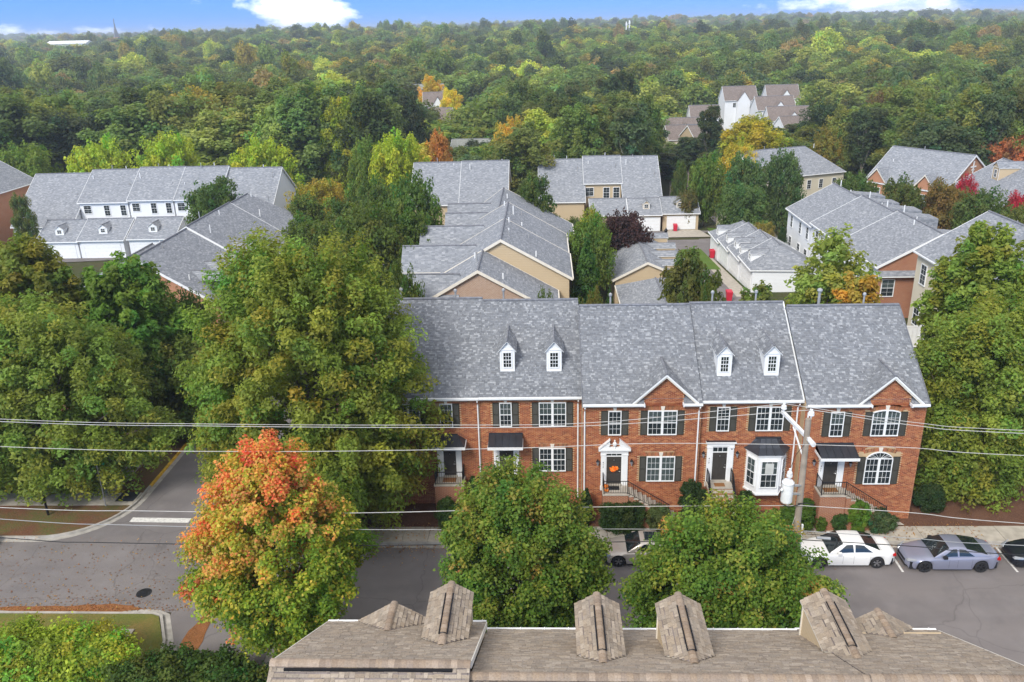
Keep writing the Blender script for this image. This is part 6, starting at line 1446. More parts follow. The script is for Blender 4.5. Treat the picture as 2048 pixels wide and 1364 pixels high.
for i in range(4): b = MB(); b.box(-2.4+1.55*i, -2.3+1.55*i, -.05, .05, 0, 1.05, 'fence'); part('post', b, T)
b = MB()
for i in range(32): b.box(-2.25+.145*i, -2.22+.145*i, -.015, .015, .16, .9, 'fence')
part('balusters', b, T)
T = thing('patio_table', 'white patio table among chairs beside the cream house', 'table', (31.6, 60.6, .45)); b = MB(); b.lathe([(.6, .70), (.62, .74), (.0, .75)], 'fence', 16); part('tabletop', b, T)
for i in range(4): b = MB(); a = i*1.57+.4; b.tube([(.4*math.cos(a), .4*math.sin(a), 0), (.3*math.cos(a), .3*math.sin(a), .7)], .025, 'fence', 5); part('leg', b, T)
# ---------------------------------------------------------------- foliage
ENV = {
 'round': lambda t: np.sqrt(np.clip(1-(2*t-1)**2, 0, 1))**.8,
 'egg':   lambda t: np.where(t < .38, .58+1.1*t, np.sqrt(np.clip(1-((t-.38)/.63)**2.1, 0, 1))),
 'dome':  lambda t: np.where(t < .25, .72+1.1*t, np.sqrt(np.clip(1-((t-.25)/.78)**2.2, 0, 1))),
 'vase':  lambda t: np.where(t < .4, .45+1.35*t, np.sqrt(np.clip(1-((t-.4)/.62)**2, 0, 1))),
 'cone':  lambda t: np.clip((1-t)**.8*1.0+.03, 0, 1)*np.where(t < .06, .75, 1),
 'pine':  lambda t: np.clip(.35+.9*t, 0, 1)*np.sqrt(np.clip(1-((t-.55)/.5)**4, 0, 1)),
 'ovate': lambda t: np.where(t < .36, .55+1.25*t, np.clip(1-(np.clip(t-.36, 0, 1)/.65)**1.7, 0, 1)**.85),
 'box':   lambda t: np.where(t > .93, .93, 1.)+0*t,
}
def leaf_mesh(name, P, Nn, size, C, rg, aspect=1.5):
    n = len(P); a = rg.normal(size=(n, 3)); u = np.cross(Nn, a); u /= np.linalg.norm(u, axis=1)[:, None]+1e-9; v = np.cross(Nn, u)
    s = size[:, None]
    V = np.empty((n, 4, 3), 'f'); bend = Nn*s*.18
    V[:, 0] = P-u*s*aspect*.5; V[:, 1] = P-v*s*.5+bend; V[:, 2] = P+u*s*aspect*.5; V[:, 3] = P+v*s*.5+bend
    me = bpy.data.meshes.new(name); me.vertices.add(4*n); me.loops.add(4*n); me.polygons.add(n)
    me.vertices.foreach_set('co', V.ravel()); me.loops.foreach_set('vertex_index', np.arange(4*n, dtype='i')); me.polygons.foreach_set('loop_start', np.arange(0, 4*n, 4, dtype='i'))
    me.polygons.foreach_set('loop_total', np.full(n, 4, 'i')) if False else None
    a = me.color_attributes.new('lc', 'FLOAT_COLOR', 'CORNER'); cc = np.ones((n, 4, 4), 'f'); cc[:, :, :3] = C[:, None, :]; a.data.foreach_set('color', cc.ravel())
    me.materials.append(MT['leaf']); me.update(calc_edges=True); me.validate(); return me
def crown(name, seed, rx, ry, z0, z1, nc, nl, leaf, env='round', rc=.24, plume=1.0, colfn=None, fill=.12, jit=.12, hollow=.5, up=.6, cvar=.16, lump=.16, aspect=1.5):
    rg = np.random.default_rng(seed); H = z1-z0; e = ENV[env]
    # clump centres, spread evenly by rejection
    cand = []
    t = rg.random(nc*6)*.97+.015; a = rg.random(nc*6)*2*np.pi; rad = hollow+(1-hollow)*rg.random(nc*6)**.6
    w = e(t)+.05; keep = rg.random(nc*6) < w/w.max(); t, a, rad = t[keep][:nc], a[keep][:nc], rad[keep][:nc]
    lob = 1+lump*np.sin(a*3+seed)+lump*.7*np.sin(a*5+seed*2+t*6)
    R_ = e(t)*rad*(1-rc*.75)*lob; cx = R_*np.cos(a)*rx; cy = R_*np.sin(a)*ry; cz = z0+H*(t*(1-rc*.35)+rc*.1)
    cr = rc*min(rx, H*.6)*rg.uniform(.65, 1.25, len(t)); ccol = 1+rg.normal(size=(len(t), 1))*cvar*.6; hue = rg.normal(size=len(t))*cvar
    Cc = np.stack([ccol[:, 0]*(1+hue*.9), ccol[:, 0], ccol[:, 0]*(1-hue*.2)], 1)
    n1 = int(nl*(1-fill)); k = rg.choice(len(t), n1, p=cr**2/np.sum(cr**2))
    d = rg.normal(size=(n1, 3)); d[:, 2] += .35; d /= np.linalg.norm(d, axis=1)[:, None]; d[:, 2] *= 1.0
    out_ = np.stack([cx[k]/rx, cy[k]/ry, (cz[k]-z0)/H-.45], 1); out_ /= np.linalg.norm(out_, axis=1)[:, None]+1e-6
    rr = cr[k]*(.45+.65*rg.random(n1)**.55); P = np.stack([cx[k], cy[k], cz[k]], 1)+d*rr[:, None]
    P += (out_*np.array([.5, .5, 1.]))*(np.maximum(0, (d*out_).sum(1))*rr*(plume-1))[:, None]
    P += rg.normal(size=(n1, 3))*jit*cr[k][:, None]
    Nn = d*.45+out_*.25+np.array([0, 0, up])+rg.normal(size=(n1, 3))*.5; Nn /= np.linalg.norm(Nn, axis=1)[:, None]
    C = Cc[k]*(1+rg.normal(size=(n1, 1))*cvar*.8)
    n2 = nl-n1
    if n2:
        t2 = rg.random(n2); a2 = rg.random(n2)*2*np.pi; r2 = e(t2)*.72*rg.random(n2)**.5
        P2 = np.stack([r2*np.cos(a2)*rx, r2*np.sin(a2)*ry, z0+H*t2*.93], 1); N2 = rg.normal(size=(n2, 3)); N2 /= np.linalg.norm(N2, axis=1)[:, None]
        P = np.concatenate([P, P2]); Nn = np.concatenate([Nn, N2]); C = np.concatenate([C, np.ones((n2, 3))*.9])
    C = np.clip(C, .35, 2)
    if colfn is not None: C = colfn(P, C, rg, k, n1, (cx, cy, cz))
    size = leaf*rg.uniform(.6, 1.35, len(P)); size[n1:] *= 1.6
    P[:, 2] = np.maximum(P[:, 2], .03)
    me = leaf_mesh(name, P.astype('f'), Nn.astype('f'), size.astype('f'), C.astype('f'), rg, aspect)
    return me, np.stack([cx, cy, cz], 1)
def trunk_mesh(seed, r0, h, centres, nlimb, mat='bark', lean=0, sides=7):
    r = random.Random(seed); b = MB(); top = h; lx, ly = r.uniform(-1, 1)*lean, r.uniform(-1, 1)*lean
    pts = [(lx*(i/5)**1.3+(r.uniform(-.04, .04)*i), ly*(i/5)**1.3, -.3+(top+.3)*i/5) for i in range(6)]
    b.tube(pts, [r0*1.35, r0, r0*.9, r0*.78, r0*.6, r0*.32], mat, sides)
    cs = list(range(len(centres))); r.shuffle(cs)
    for i in cs[:nlimb]:
        c = centres[i]; zb = min(max(.25*h, c[2]*r.uniform(.35, .6)), top*.92); f = zb/top; s = Vector((lx*f**1.3, ly*f**1.3, zb)); e = Vector(c)*1.0; m = s.lerp(e, .5)+Vector((0, 0, -.06*(e-s).length))
        rr = r0*.34*(1-.5*f); b.tube([s, m, e], [rr, rr*.6, rr*.2], mat, 5)
    return b.mesh('trunk')
def put_tree(me, tr, x, y, z, label, cat, col, name='tree', group=None, s=(1, 1, 1), rot=0.):
    T = bpy.data.objects.new(name, None); COL.objects.link(T); T.location = (x, y, z); T.rotation_euler = (0, 0, rot); T.scale = s; T['label'] = label; T['category'] = cat
    if group: T['group'] = group
    c = bpy.data.objects.new('crown' if cat != 'shrub' else 'foliage', me); COL.objects.link(c); c.parent = T; c.color = (*col, 1)
    if tr: t = bpy.data.objects.new('trunk' if cat != 'shrub' else 'stem', tr); COL.objects.link(t); t.parent = T
    return T
def zcam(p): return (p-CAM).dot(FW)
def fit(px0, px1, ptop, Y, zg=None):
    """tree at depth Y filling the picture span px0..px1 with its top at ptop"""
    top = aty((px0+px1)/2, ptop, Y); zg = gz(Y) if zg is None else zg; mid = aty((px0+px1)/2, ptop+ (px1-px0)*.5, Y); R_ = (px1-px0)/2*zcam(mid)/F_PX
    return mid.x, top.z-zg, R_
G_DEEP = (.050, .095, .016); G_MID = (.075, .125, .018); G_OLV = (.105, .125, .024); G_YEL = (.20, .235, .022); G_DRK = (.034, .062, .018); G_BLU = (.045, .085, .035)
Y_GOLD = (.42, .30, .030); OR = (.40, .17, .035); RED = (.42, .055, .03); BRN = (.16, .105, .04)
print('trees: near')
# --- the orange-topped maple
x, h, r_ = fit(360, 745, 878, 31.6, 0)
def maple_col(P, C, rg, k, n1, cen):
    cx, cy, cz = cen; n = len(P); out = np.empty((n, 3)); pal = np.array([[.11, .18, .018], [.20, .25, .022], [.34, .31, .04], [.49, .27, .07], [.57, .20, .075], [.56, .08, .05]])
    cz_ = (cz-cz.min())/(cz.max()-cz.min()); warm = .35+3.3*(cz_-.5)*1.0-1.2*cx/r_+rg.normal(size=len(cx))*.7
    warm = np.where(cz_ < .45, rg.normal(size=len(cx))*.6+.5-.7*(cx/r_), warm+.95)
    lo = rg.random(len(cx)) < .03; warm = np.where(lo, 3.9, warm)
    kk = np.concatenate([k, rg.integers(0, len(cx), n-n1)]); v = np.clip(warm[kk]*1.1+rg.normal(size=n)*.8, 0, 4.999); i = v.astype(int); f = (v-i)[:, None]
    out = pal[i]*(1-f)+pal[np.minimum(i+1, 5)]*f; return out*np.clip(C, .7, 1.3)
me, cen = crown('crown', 11, r_, r_*.85, 1.6, h, 540, 98000, .105, 'ovate', .092, 2.3, maple_col, fill=.06, cvar=.12, lump=.08, hollow=.42)
tm = trunk_mesh(4, .16, 6.5, cen, 26, 'palebark'); 
put_tree(me, tm, x, 31.3, 0, 'maple turning orange and red at the top, at the near kerb on the left', 'maple tree', (1, 1, 1))
# --- two green street maples
def gm_col(warm):
    def f(P, C, rg, k, n1, cen):
        cx, cy, cz = cen; cz_ = (cz-cz.min())/(cz.max()-cz.min()); n = len(P); pal = np.array([[.065, .135, .020], [.115, .19, .024], [.20, .24, .035], [.33, .27, .055], [.40, .17, .07]])
        w = warm+1.5*(cz_-.55)+rg.normal(size=len(cx))*.55; w = np.where(rg.random(len(cx)) < .03, 3.0, w); kk = np.concatenate([k, rg.integers(0, len(cx), n-n1)])
        v = np.clip(w[kk]+rg.normal(size=n)*.45, 0, 3.999); i = v.astype(int); fr = (v-i)[:, None]; return (pal[i]*(1-fr)+pal[i+1]*fr)*np.clip(C, .7, 1.3)
    return f
x, h, r_ = fit(855, 1218, 955, 30.6, 0)
me, cen = crown('crown', 21, r_, r_*.8, 1.4, h, 520, 90000, .100, 'vase', .10, 2.1, gm_col(.8), fill=.06, cvar=.14, lump=.07, hollow=.42)
put_tree(me, trunk_mesh(5, .15, 6, cen, 22, 'palebark'), x, 30.6, 0, 'green street maple with yellowish tips, left one of the two behind the near dormers', 'maple tree', (1, 1, 1))
x, h, r_ = fit(1240, 1645, 1030, 29.8, 0)
me, cen = crown('crown', 22, r_, r_*.72, 1.2, h, 560, 95000, .100, 'vase', .095, 2.1, gm_col(.65), fill=.06, cvar=.14, lump=.10, hollow=.42)
put_tree(me, trunk_mesh(6, .15, 5.5, cen, 24, 'palebark'), x, 29.7, 0, 'broad green street maple in front of the bay window, beside the utility pole', 'maple tree', (1, 1, 1))
# --- big willow oak left of the row
x, h, r_ = fit(350, 885, 480, 42.6, 0)
OAK = (.195, .232, .034)
me, cen = crown('crown', 31, r_*.97, r_*.72, 1.0, h, 1100, 175000, .115, 'dome', .068, 2.6, None, fill=.07, cvar=.20, lump=.06, hollow=.38, aspect=2.0)
put_tree(me, trunk_mesh(7, .38, 11, cen, 40), x, 42.4, 0, 'huge willow oak covering the left end of the brick row', 'oak tree', OAK)
# --- left corner trees
for (p0, p1, pt, Y, sd, col, env, ry, lb, nl, z0, lf) in (
    (-190, 362, 620, 47.0, 41, (.165, .21, .034), 'dome', .6, 'broad willow oak over the left street corner', 130000, .9, .130),
    (-60, 175, 480, 54.5, 42, (.17, .19, .03), 'egg', .7, 'tall olive tree at the left edge behind the corner oak', 34000, 3, .19),
    (135, 372, 520, 56.0, 43, (.10, .17, .024), 'egg', .7, 'bright green broadleaf tree left of the huge willow oak', 34000, 2, .20),
    (1815, 2150, 600, 44.8, 44, (.17, .215, .034), 'egg', .55, 'tall feathery tree beside the right end townhouse', 72000, .5, .115),
    (1850, 2075, 455, 52.0, 45, (.18, .23, .036), 'egg', .7, 'bright green tree behind the feathery one at the right edge', 36000, 3, .17),
    (1575, 1745, 460, 60.5, 46, (.25, .30, .06), 'egg', .7, 'pale green tree rising behind the front row on the right', 13000, 2, .20),
    (1655, 1775, 545, 56.5, 47, (.44, .30, .05), 'round', .7, 'small orange-yellow tree behind the front row roof', 9000, 1.5, .19),
    (255, 452, 690, 55.0, 50, (.12, .155, .028), 'dome', .7, 'dark green tree arching over the side street between the two large oaks', 30000, .6, .16),
    (1290, 1330, 600, 60, 48, (.1, .12, .03), 'round', .8, 'small bush behind the front row beside the tan garages', 1500, .3, .2),
    (1470, 1560, 565, 62, 49, (.12, .15, .03), 'round', .8, 'low green tree behind the front row near the red bins', 5000, 1, .2)):
    x, h, r_ = fit(p0, p1, pt, Y)
    nc = int(120+nl/150); me, cen = crown('crown', sd, r_, r_*ry, z0, h, nc, nl, lf, env, (.075 if nl > 90000 else .10) if nl > 30000 else .14, 2.3, None, fill=.07, cvar=.17, lump=.13, hollow=.40 if nl > 20000 else .35, aspect=1.9)
    put_tree(me, trunk_mesh(sd, max(.12, r_*.05), h*.7, cen, 24 if nl > 20000 else 10), x, Y, gz(Y), lb, 'tree' if 'oak' not in lb else 'oak tree', col)
# --- shrubs in the beds: picture box, depth, colour
print('shrubs')
SH = [(932, 976, 940, 990, 43.0, G_DRK, 'round', 'dark round shrub between the two leftmost stoops'), (868, 926, 988, 1026, 42.2, (.05, .09, .02), 'round', 'low dark hedge below the leftmost stoop'),
 (1357, 1415, 950, 1008, 42.2, G_DRK, 'round', 'large dark dome shrub between the pediment door and the bay window door'), (1160, 1186, 965, 1005, 42.4, G_DRK, 'egg', 'dark shrub by the downspouts left of the pediment door'),
 (1194, 1294, 994, 1046, 41.95, (.045, .080, .020), 'box', 'clipped dark hedge below the pedimented stoop'), (1290, 1345, 1000, 1045, 41.9, (.08, .10, .03), 'round', 'brownish shrub at the foot of the pedimented steps'),
 (1474, 1512, 968, 1004, 42.3, G_DRK, 'round', 'small dark shrub left of the bay window'), (1536, 1636, 1003, 1046, 41.9, (.07, .13, .018), 'round', 'low rounded bright hedge below the bay window'),
 (1600, 1636, 985, 1015, 42.4, (.06, .12, .02), 'egg', 'bushy shrub behind the utility pole'), (1634, 1656, 1024, 1046, 41.8, (.08, .13, .02), 'round', 'tiny round shrub right of the utility pole'),
 (1661, 1698, 1014, 1053, 41.9, (.05, .10, .022), 'round', 'ball-shaped shrub, leftmost of three below the right end stoop'), (1692, 1738, 988, 1058, 41.9, (.10, .18, .022), 'egg', 'upright light green shrub, middle of three below the right end stoop'),
 (1724, 1797, 1012, 1063, 41.9, (.065, .105, .04), 'round', 'wide blue-green shrub, rightmost of three below the right end stoop'), (1818, 1885, 960, 1060, 43.6, (.035, .062, .018), 'egg', 'dark evergreen shrub at the corner of the right end townhouse')]
for i, (a, c, t, bt, Y, col, env, lb) in enumerate(SH):
    top = aty((a+c)/2, t+6, Y); bot = aty((a+c)/2, bt-3, Y-.35); zg = .12+max(0, (Y-42.4))*.25; r_ = (c-a)/2*zcam(bot)/F_PX; h = max(.5, top.z-zg)
    ry = min(r_, .75) if env != 'box' else .5
    me, cen = crown('foliage', 500+i, r_, ry, .0, h, 60, int(2600+5200*r_*h), .062, env, .22, 1.0, None, fill=.2, jit=.1, hollow=.7, cvar=.16, lump=.04, aspect=1.3)
    b = MB(); b.tube([(0, 0, -.2), (0, 0, h*.6)], .04, 'bark', 5); put_tree(me, b.mesh('stem'), bot.x, Y-.2, zg, lb, 'shrub', col, name='shrub')
# --- near hedge at lower left
for i, (x0, x1, y0, y1, h, col, lb, n, lf) in enumerate(((-29.5, -17.6, 28.2, 31.6, 2.0, (.20, .26, .028), 'bright yellow-green vine-covered hedge at the lower left', 85000, .105), (-20.6, -11.6, 26.6, 30.3, 1.9, (.055, .095, .018), 'dark green hedge end at the lower left, below the driveway', 52000, .10), (-12.4, -9.6, 25.6, 28.6, 1.6, (.13, .18, .026), 'light green low shrub at the corner of the near building', 12000, .09))):
    me, cen = crown('foliage', 600+i, (x1-x0)/2, (y1-y0)/2, 0, h, 420 if i == 0 else 200, n, lf, 'box' if i < 2 else 'round', .30 if i < 2 else .3, 1.6, None, fill=.25, hollow=.12, cvar=.26, lump=.05, jit=.3)
    b = MB(); b.tube([(0, 0, -.2), (0, 0, h*.6)], .05, 'bark', 5); put_tree(me, b.mesh('stem'), (x0+x1)/2, (y0+y1)/2, .05, lb, 'shrub', col, name='hedge')
# --- prototypes for the middle distance and the forest
print('prototypes')
PR = {}
def proto(key, seed, env, R_, H, z0, nc, nl, lf, rc, plume=1.2, nlimb=8, hollow=.45, mat='bark', lump=.14, asp=1.4, cvar=.20, jit=.12):
    me, cen = crown('crown', seed, R_, R_, z0, H, nc, nl, lf, env, rc, plume, None, fill=.10, cvar=cvar*.85, lump=lump, hollow=hollow, aspect=asp, jit=jit)
    tr = trunk_mesh(seed, .22, H*.8, cen, nlimb, mat, sides=6); PR.setdefault(key, []).append((me, tr, R_, H))
for s in range(3): proto('mid_round', 700+s, 'round', 4.5, 8, .8, 220, 15000, .22, .125, 1.9)
for s in range(3): proto('mid_egg', 710+s, 'egg', 4, 10, .8, 240, 15000, .22, .12, 2.0)
proto('mid_cone', 720, 'cone', 2.5, 9, .1, 90, 8000, .22, .20, 1.2, nlimb=0); proto('mid_fine', 721, 'dome', 4.5, 6, .6, 120, 9500, .26, .15, 1.5)
for s in range(4): proto('wood', 730+s, 'egg', 6, 20, 2.5, 130, 16000, .34, .15, 1.6, nlimb=5, lump=.2, cvar=.17, hollow=.5)
for s in range(3): proto('wood', 740+s, 'dome', 7, 18, 2.5, 140, 16000, .35, .145, 1.6, nlimb=5, lump=.2, cvar=.17, hollow=.5)
for s in range(2): proto('pine', 750+s, 'pine', 4.6, 23, 8, 60, 8000, .30, .19, 1.0, nlimb=16, hollow=.3, mat='palebark', lump=.25, asp=2.2)
for s in range(4): proto('far', 760+s, 'dome' if s % 2 else 'egg', 7.5, 16, 1, 44, 4200, .60, .25, 1.0, nlimb=0, hollow=.55, jit=.05)
def place(key, i, x, y, h, r_, label, cat, col, name='tree', group=None, zg=None):
    me, tr, R0, H0 = PR[key][i % len(PR[key])]; h *= .94
    return put_tree(me, tr, x, y, gz(y) if zg is None else zg, label, cat, col, name, group, (r_/R0, r_/R0, h/H0), rnd.random()*6.28)
MID = [ # left, right, top, depth, kind, colour, label
 (372, 490, 350, 115, 'mid_round', (.075, .125, .024), 'round green tree in front of the white row'),
 (0, 120, 284, 146, 'mid_round', (.115, .165, .022), 'olive green round tree behind the left end of the white row'), (138, 256, 268, 146, 'mid_round', (.29, .35, .03), 'bright green round tree behind the white row, leftmost'),
 (272, 405, 258, 146, 'mid_round', (.29, .35, .03), 'bright green round tree behind the white row, middle'), (466, 590, 272, 146, 'mid_round', (.30, .36, .03), 'bright green round tree behind the right end of the white row'),
 (15, 62, 380, 120, 'mid_egg', (.10, .13, .03), 'slim olive tree between the left brick gable and the white row'),
 (580, 700, 352, 121, 'mid_round', (.30, .24, .03), 'yellowing tree right of the white row'), (560, 660, 385, 108, 'mid_egg', (.09, .125, .022), 'dark olive tree right of the white row'), (560, 680, 425, 92, 'mid_round', (.10, .14, .022), 'green tree behind the huge oak crown'),
 (640, 735, 390, 98, 'mid_egg', (.085, .12, .022), 'green tree left of the large middle maple'), (650, 810, 405, 80, 'mid_round', (.10, .135, .024), 'large green tree with browning tips left of the middle row'), (705, 795, 345, 105, 'mid_round', (.085, .13, .024), 'dark green tree in front of the pair of houses, left'),
 (768, 885, 340, 94, 'mid_round', (.075, .125, .022), 'tall dark green tree overlapping the pair of houses'), (690, 770, 272, 140, 'mid_round', (.115, .165, .026), 'mid green tree below the bright poplar'), (738, 856, 252, 138, 'mid_round', (.30, .35, .026), 'bright yellow-green tree behind the middle trees'),
 (775, 885, 415, 82, 'mid_egg', (.08, .125, .022), 'green tree beside the left eaves of the middle row'), (842, 907, 256, 158, 'mid_egg', (.36, .17, .04), 'orange tree beside the grey-green roof'),
 (1028, 1112, 333, 100, 'mid_egg', (.065, .10, .022), 'dark green tree between the middle row and the tan block'), (1000, 1100, 280, 160, 'mid_round', (.10, .13, .025), 'olive tree right of the grey-green roof'), (985, 1065, 232, 175, 'mid_round', (.42, .28, .04), 'golden tree above the grey-green roof'),
 (930, 1010, 290, 160, 'mid_round', (.12, .16, .026), 'low green tree in front of the grey-green roof'), (1030, 1100, 300, 150, 'mid_round', (.09, .12, .024), 'olive tree left of the street light'), (1150, 1215, 410, 93, 'mid_egg', (.22, .24, .028), 'yellow-green tree left of the plum tree'),
 (1130, 1222, 425, 86, 'mid_round', (.10, .155, .026), 'mid green tree behind the tall arborvitae'), (1136, 1214, 450, 74, 'mid_cone', (.055, .125, .022), 'tall dense arborvitae beside the middle row'), (1195, 1306, 420, 97, 'mid_round', (.062, .030, .028), 'dark purple plum tree in front of the tan garages'),
 (1312, 1450, 500, 73, 'mid_fine', (.105, .125, .026), 'spreading crape myrtle in front of the tan garages'), (1150, 1215, 570, 58, 'mid_round', (.14, .13, .03), 'brownish green tree behind the front row ridge'), (1205, 1235, 560, 70, 'mid_cone', (.04, .08, .018), 'slim dark cypress by the tan garage wall'),
 (1378, 1450, 300, 140, 'mid_round', (.11, .165, .026), 'fresh green tree left of the dark pair by the court'), (1446, 1532, 300, 130, 'mid_round', (.080, .13, .038), 'dark green tree by the court, left of the pair'), (1528, 1610, 296, 131, 'mid_round', (.075, .12, .036), 'dark green tree by the court, right of the pair'),
 (1446, 1540, 360, 118, 'mid_round', (.08, .13, .036), 'dark green tree behind the white garages'), (1345, 1378, 318, 146, 'mid_egg', (.10, .14, .03), 'small green tree right of the tan block'), (1352, 1400, 378, 137, 'mid_round', (.13, .12, .035), 'brownish shrub-like tree at the corner of the tan block'),
 (1500, 1552, 438, 108, 'mid_round', (.22, .18, .04), 'small tree with orange tips beside the white-sided row'), (1556, 1576, 450, 106, 'mid_egg', (.035, .065, .02), 'dark round evergreen at the white-sided row'), (1668, 1752, 343, 122, 'mid_round', (.085, .13, .03), 'mid green tree between the cream house and the brick house'),
 (1755, 1845, 348, 112, 'mid_round', (.095, .12, .026), 'green tree in front of the brick house with gables'), (1838, 1940, 355, 112, 'mid_round', (.17, .12, .03), 'tree turning rust red in front of the brick house'), (1912, 1955, 345, 118, 'mid_round', (.36, .03, .05), 'small crimson tree by the brick house'),
 (1905, 2015, 372, 104, 'mid_round', (.075, .11, .024), 'dark green tree at the right behind the cream house'), (2010, 2062, 378, 108, 'mid_round', (.38, .03, .05), 'crimson tree at the right edge'), (2000, 2080, 410, 100, 'mid_round', (.12, .14, .03), 'olive tree at the right edge below the crimson one'),
 (1835, 1945, 252, 160, 'mid_round', (.42, .10, .04), 'red and orange tree behind the brick house'), (1965, 2080, 262, 150, 'mid_round', (.38, .14, .05), 'rust orange tree at the right edge behind the roofs'),
 (1432, 1575, 220, 172, 'wood', (.33, .30, .028), 'large golden yellow tree in front of the far white houses'), (1440, 1520, 276, 160, 'mid_round', (.38, .31, .03), 'smaller golden tree below the large golden one'), (1620, 1690, 248, 168, 'mid_egg', (.22, .19, .03), 'yellow and brown tree behind the long back right house'),
 (590, 705, 160, 172, 'wood', (.17, .22, .024), 'tall bright green tree in the forest edge'), (636, 732, 180, 165, 'wood', (.27, .31, .024), 'tall yellow-green poplar in the forest edge'), (775, 850, 168, 185, 'wood', (.045, .065, .025), 'dark conifer left of the grey-green roof'),
 (832, 892, 143, 300, 'wood', (.50, .34, .035), 'golden tree before the pale roof in the middle distance'), (875, 925, 168, 285, 'wood', (.50, .42, .03), 'yellow tree beside the dark roof in the middle distance'), (1395, 1450, 200, 185, 'pine', (.06, .085, .03), 'tall thin dark pine before the far right houses'),
 (1600, 1700, 190, 190, 'wood', (.05, .08, .026), 'dark pine-like tree right of the far white houses'), (1250, 1330, 180, 178, 'wood', (.11, .16, .03), 'light green magnolia at the middle forest edge'), (1115, 1170, 430, 110, 'mid_round', (.10, .13, .03), 'green tree at the left of the small tan garages'),
 (1060, 1120, 575, 57, 'mid_round', (.09, .12, .03), 'low green tree behind the ridge of the front row'), (790, 850, 470, 74, 'mid_egg', (.085, .13, .024), 'green tree left of the front of the middle row'), (760, 850, 520, 62, 'mid_round', (.085, .12, .022), 'green tree directly behind the left front roof'),
 (330, 420, 575, 60, 'mid_round', (.07, .11, .022), 'dark green tree in the gap beside the huge oak'), (215, 300, 545, 66, 'mid_egg', (.08, .14, .022), 'green tree below the left brick gable'), (1395, 1440, 560, 66, 'mid_round', (.10, .13, .026), 'low shrub tree by the tan garages')]
for i, (a, c, t, Y, k, col, lb) in enumerate(MID):
    x, h, r_ = fit(a, c, t, Y); place(k, i, x, Y, h, r_*1.06, lb, 'tree', col)
for (px, py, Y, r_, lb) in ((1278, 470, 96, .9, 'x'), (1545, 545, 84, .7, 'x')): pass
# --- the wood behind: three hundred individuals, then one far mass
print('forest')
fr = random.Random(99)
COLS = [('deep green', (.070, .100, .026), 5), ('olive green', (.105, .125, .030), 7), ('mid green', (.090, .125, .028), 5), ('yellow-green', (.165, .185, .032), 2.2), ('golden yellow', (.30, .25, .045), .6), ('dark green', (.052, .076, .030), 3), ('russet brown', (.15, .115, .045), .5)]
def visible(x, y, m=1.1): return abs(x+y*.0437) < y*.635*m+6
def blocked(x, y):
    for (x0, x1, y0, y1) in ((-100, -28, 100, 163), (-24, -2, 110, 144), (-2, 30, 118, 156), (20, 64, 110, 174), (55, 90, 90, 140), (-26, -3, 195, 215), (44, 90, 205, 312), (-48, -20, 235, 345), (28, 75, 210, 270)):
        if x0 < x < x1 and y0 < y < y1: return True
    return False
pts = []; tries = 0
n_ind = 0; Yc = 152
placed = []
def ok(x, y, d):
    for (a, c) in placed[-900:]:
        if (a-x)**2+(c-y)**2 < d*d: return False
    return True
cells = []
y = 150
while y < 235:
    x = -y*.72-8
    while x < y*.66+8:
        xx = x+fr.uniform(-3, 3); yy = y+fr.uniform(-3.5, 3.5)
        if visible(xx, yy) and not blocked(xx, yy): cells.append((xx, yy))
        x += 9.2
    y += 9.6
print('candidates', len(cells))
cells.sort(key=lambda p: p[1]); cells = cells[:300]
for i, (x, y) in enumerate(cells):
    u = fr.random(); px_c = 0
    nm, col, w_ = fr.choices(COLS, [c[2] for c in COLS])[0]
    zone = 'on the left behind the white row' if x < -35 else ('in the middle behind the grey-green roof' if x < 12 else 'on the right behind the back houses'); near = ''
    k = 'pine' if (x > 0 and fr.random() < .3) else 'wood'
    if k == 'pine': nm = 'dark green'; col = COLS[5][1]
    bb = fr.choice((.9, 1.2, 1.5, 1.8, 2.1)); h = fr.uniform(17, 24) if x > -30 else fr.uniform(21, 27); 
    if k == 'pine': h = fr.uniform(21, 26)
    if 20 < x < 75 and y < 215: h *= .62 if x < 62 else .85
    if .135 < x/y < .235 and y < 240: h *= .75
    if -.16 < x/y < -.03 and y < 235: h *= .6
    h = min(h, (CH-1.5-gz(y)) if x > -30 else (CH+0.5-gz(y)))
    a_ = x/y; sec = next(s_ for lim, s_ in ((-.52, 'left edge of the view'), (-.40, 'left half of the white row'), (-.29, 'right half of the white row'), (-.21, 'huge willow oak'), (-.15, 'yellow-green poplar'), (-.05, 'grey-green roof'), (.05, 'street light'), (.15, 'tan block'), (.24, 'large golden tree'), (.33, 'cream house at the back'), (.43, 'brick house with ornament'), (9, 'right edge of the view')) if a_ < lim); row = 'first' if y < 178 else ('second' if y < 206 else 'third'); lb = '%s %s above the %s, %s rank of wood' % (nm, 'pine' if k == 'pine' else 'broadleaf', sec, row)
    place(k, i, x, y, h, (fr.uniform(5.8, 8.6) if x > -25 else fr.uniform(7.5, 10.8)) if k == 'wood' else fr.uniform(3.6, 4.6), lb, 'pine tree' if k == 'pine' else 'tree', tuple(q*bb for q in col), name='pine_tree' if k == 'pine' else 'forest_tree', group=lb)
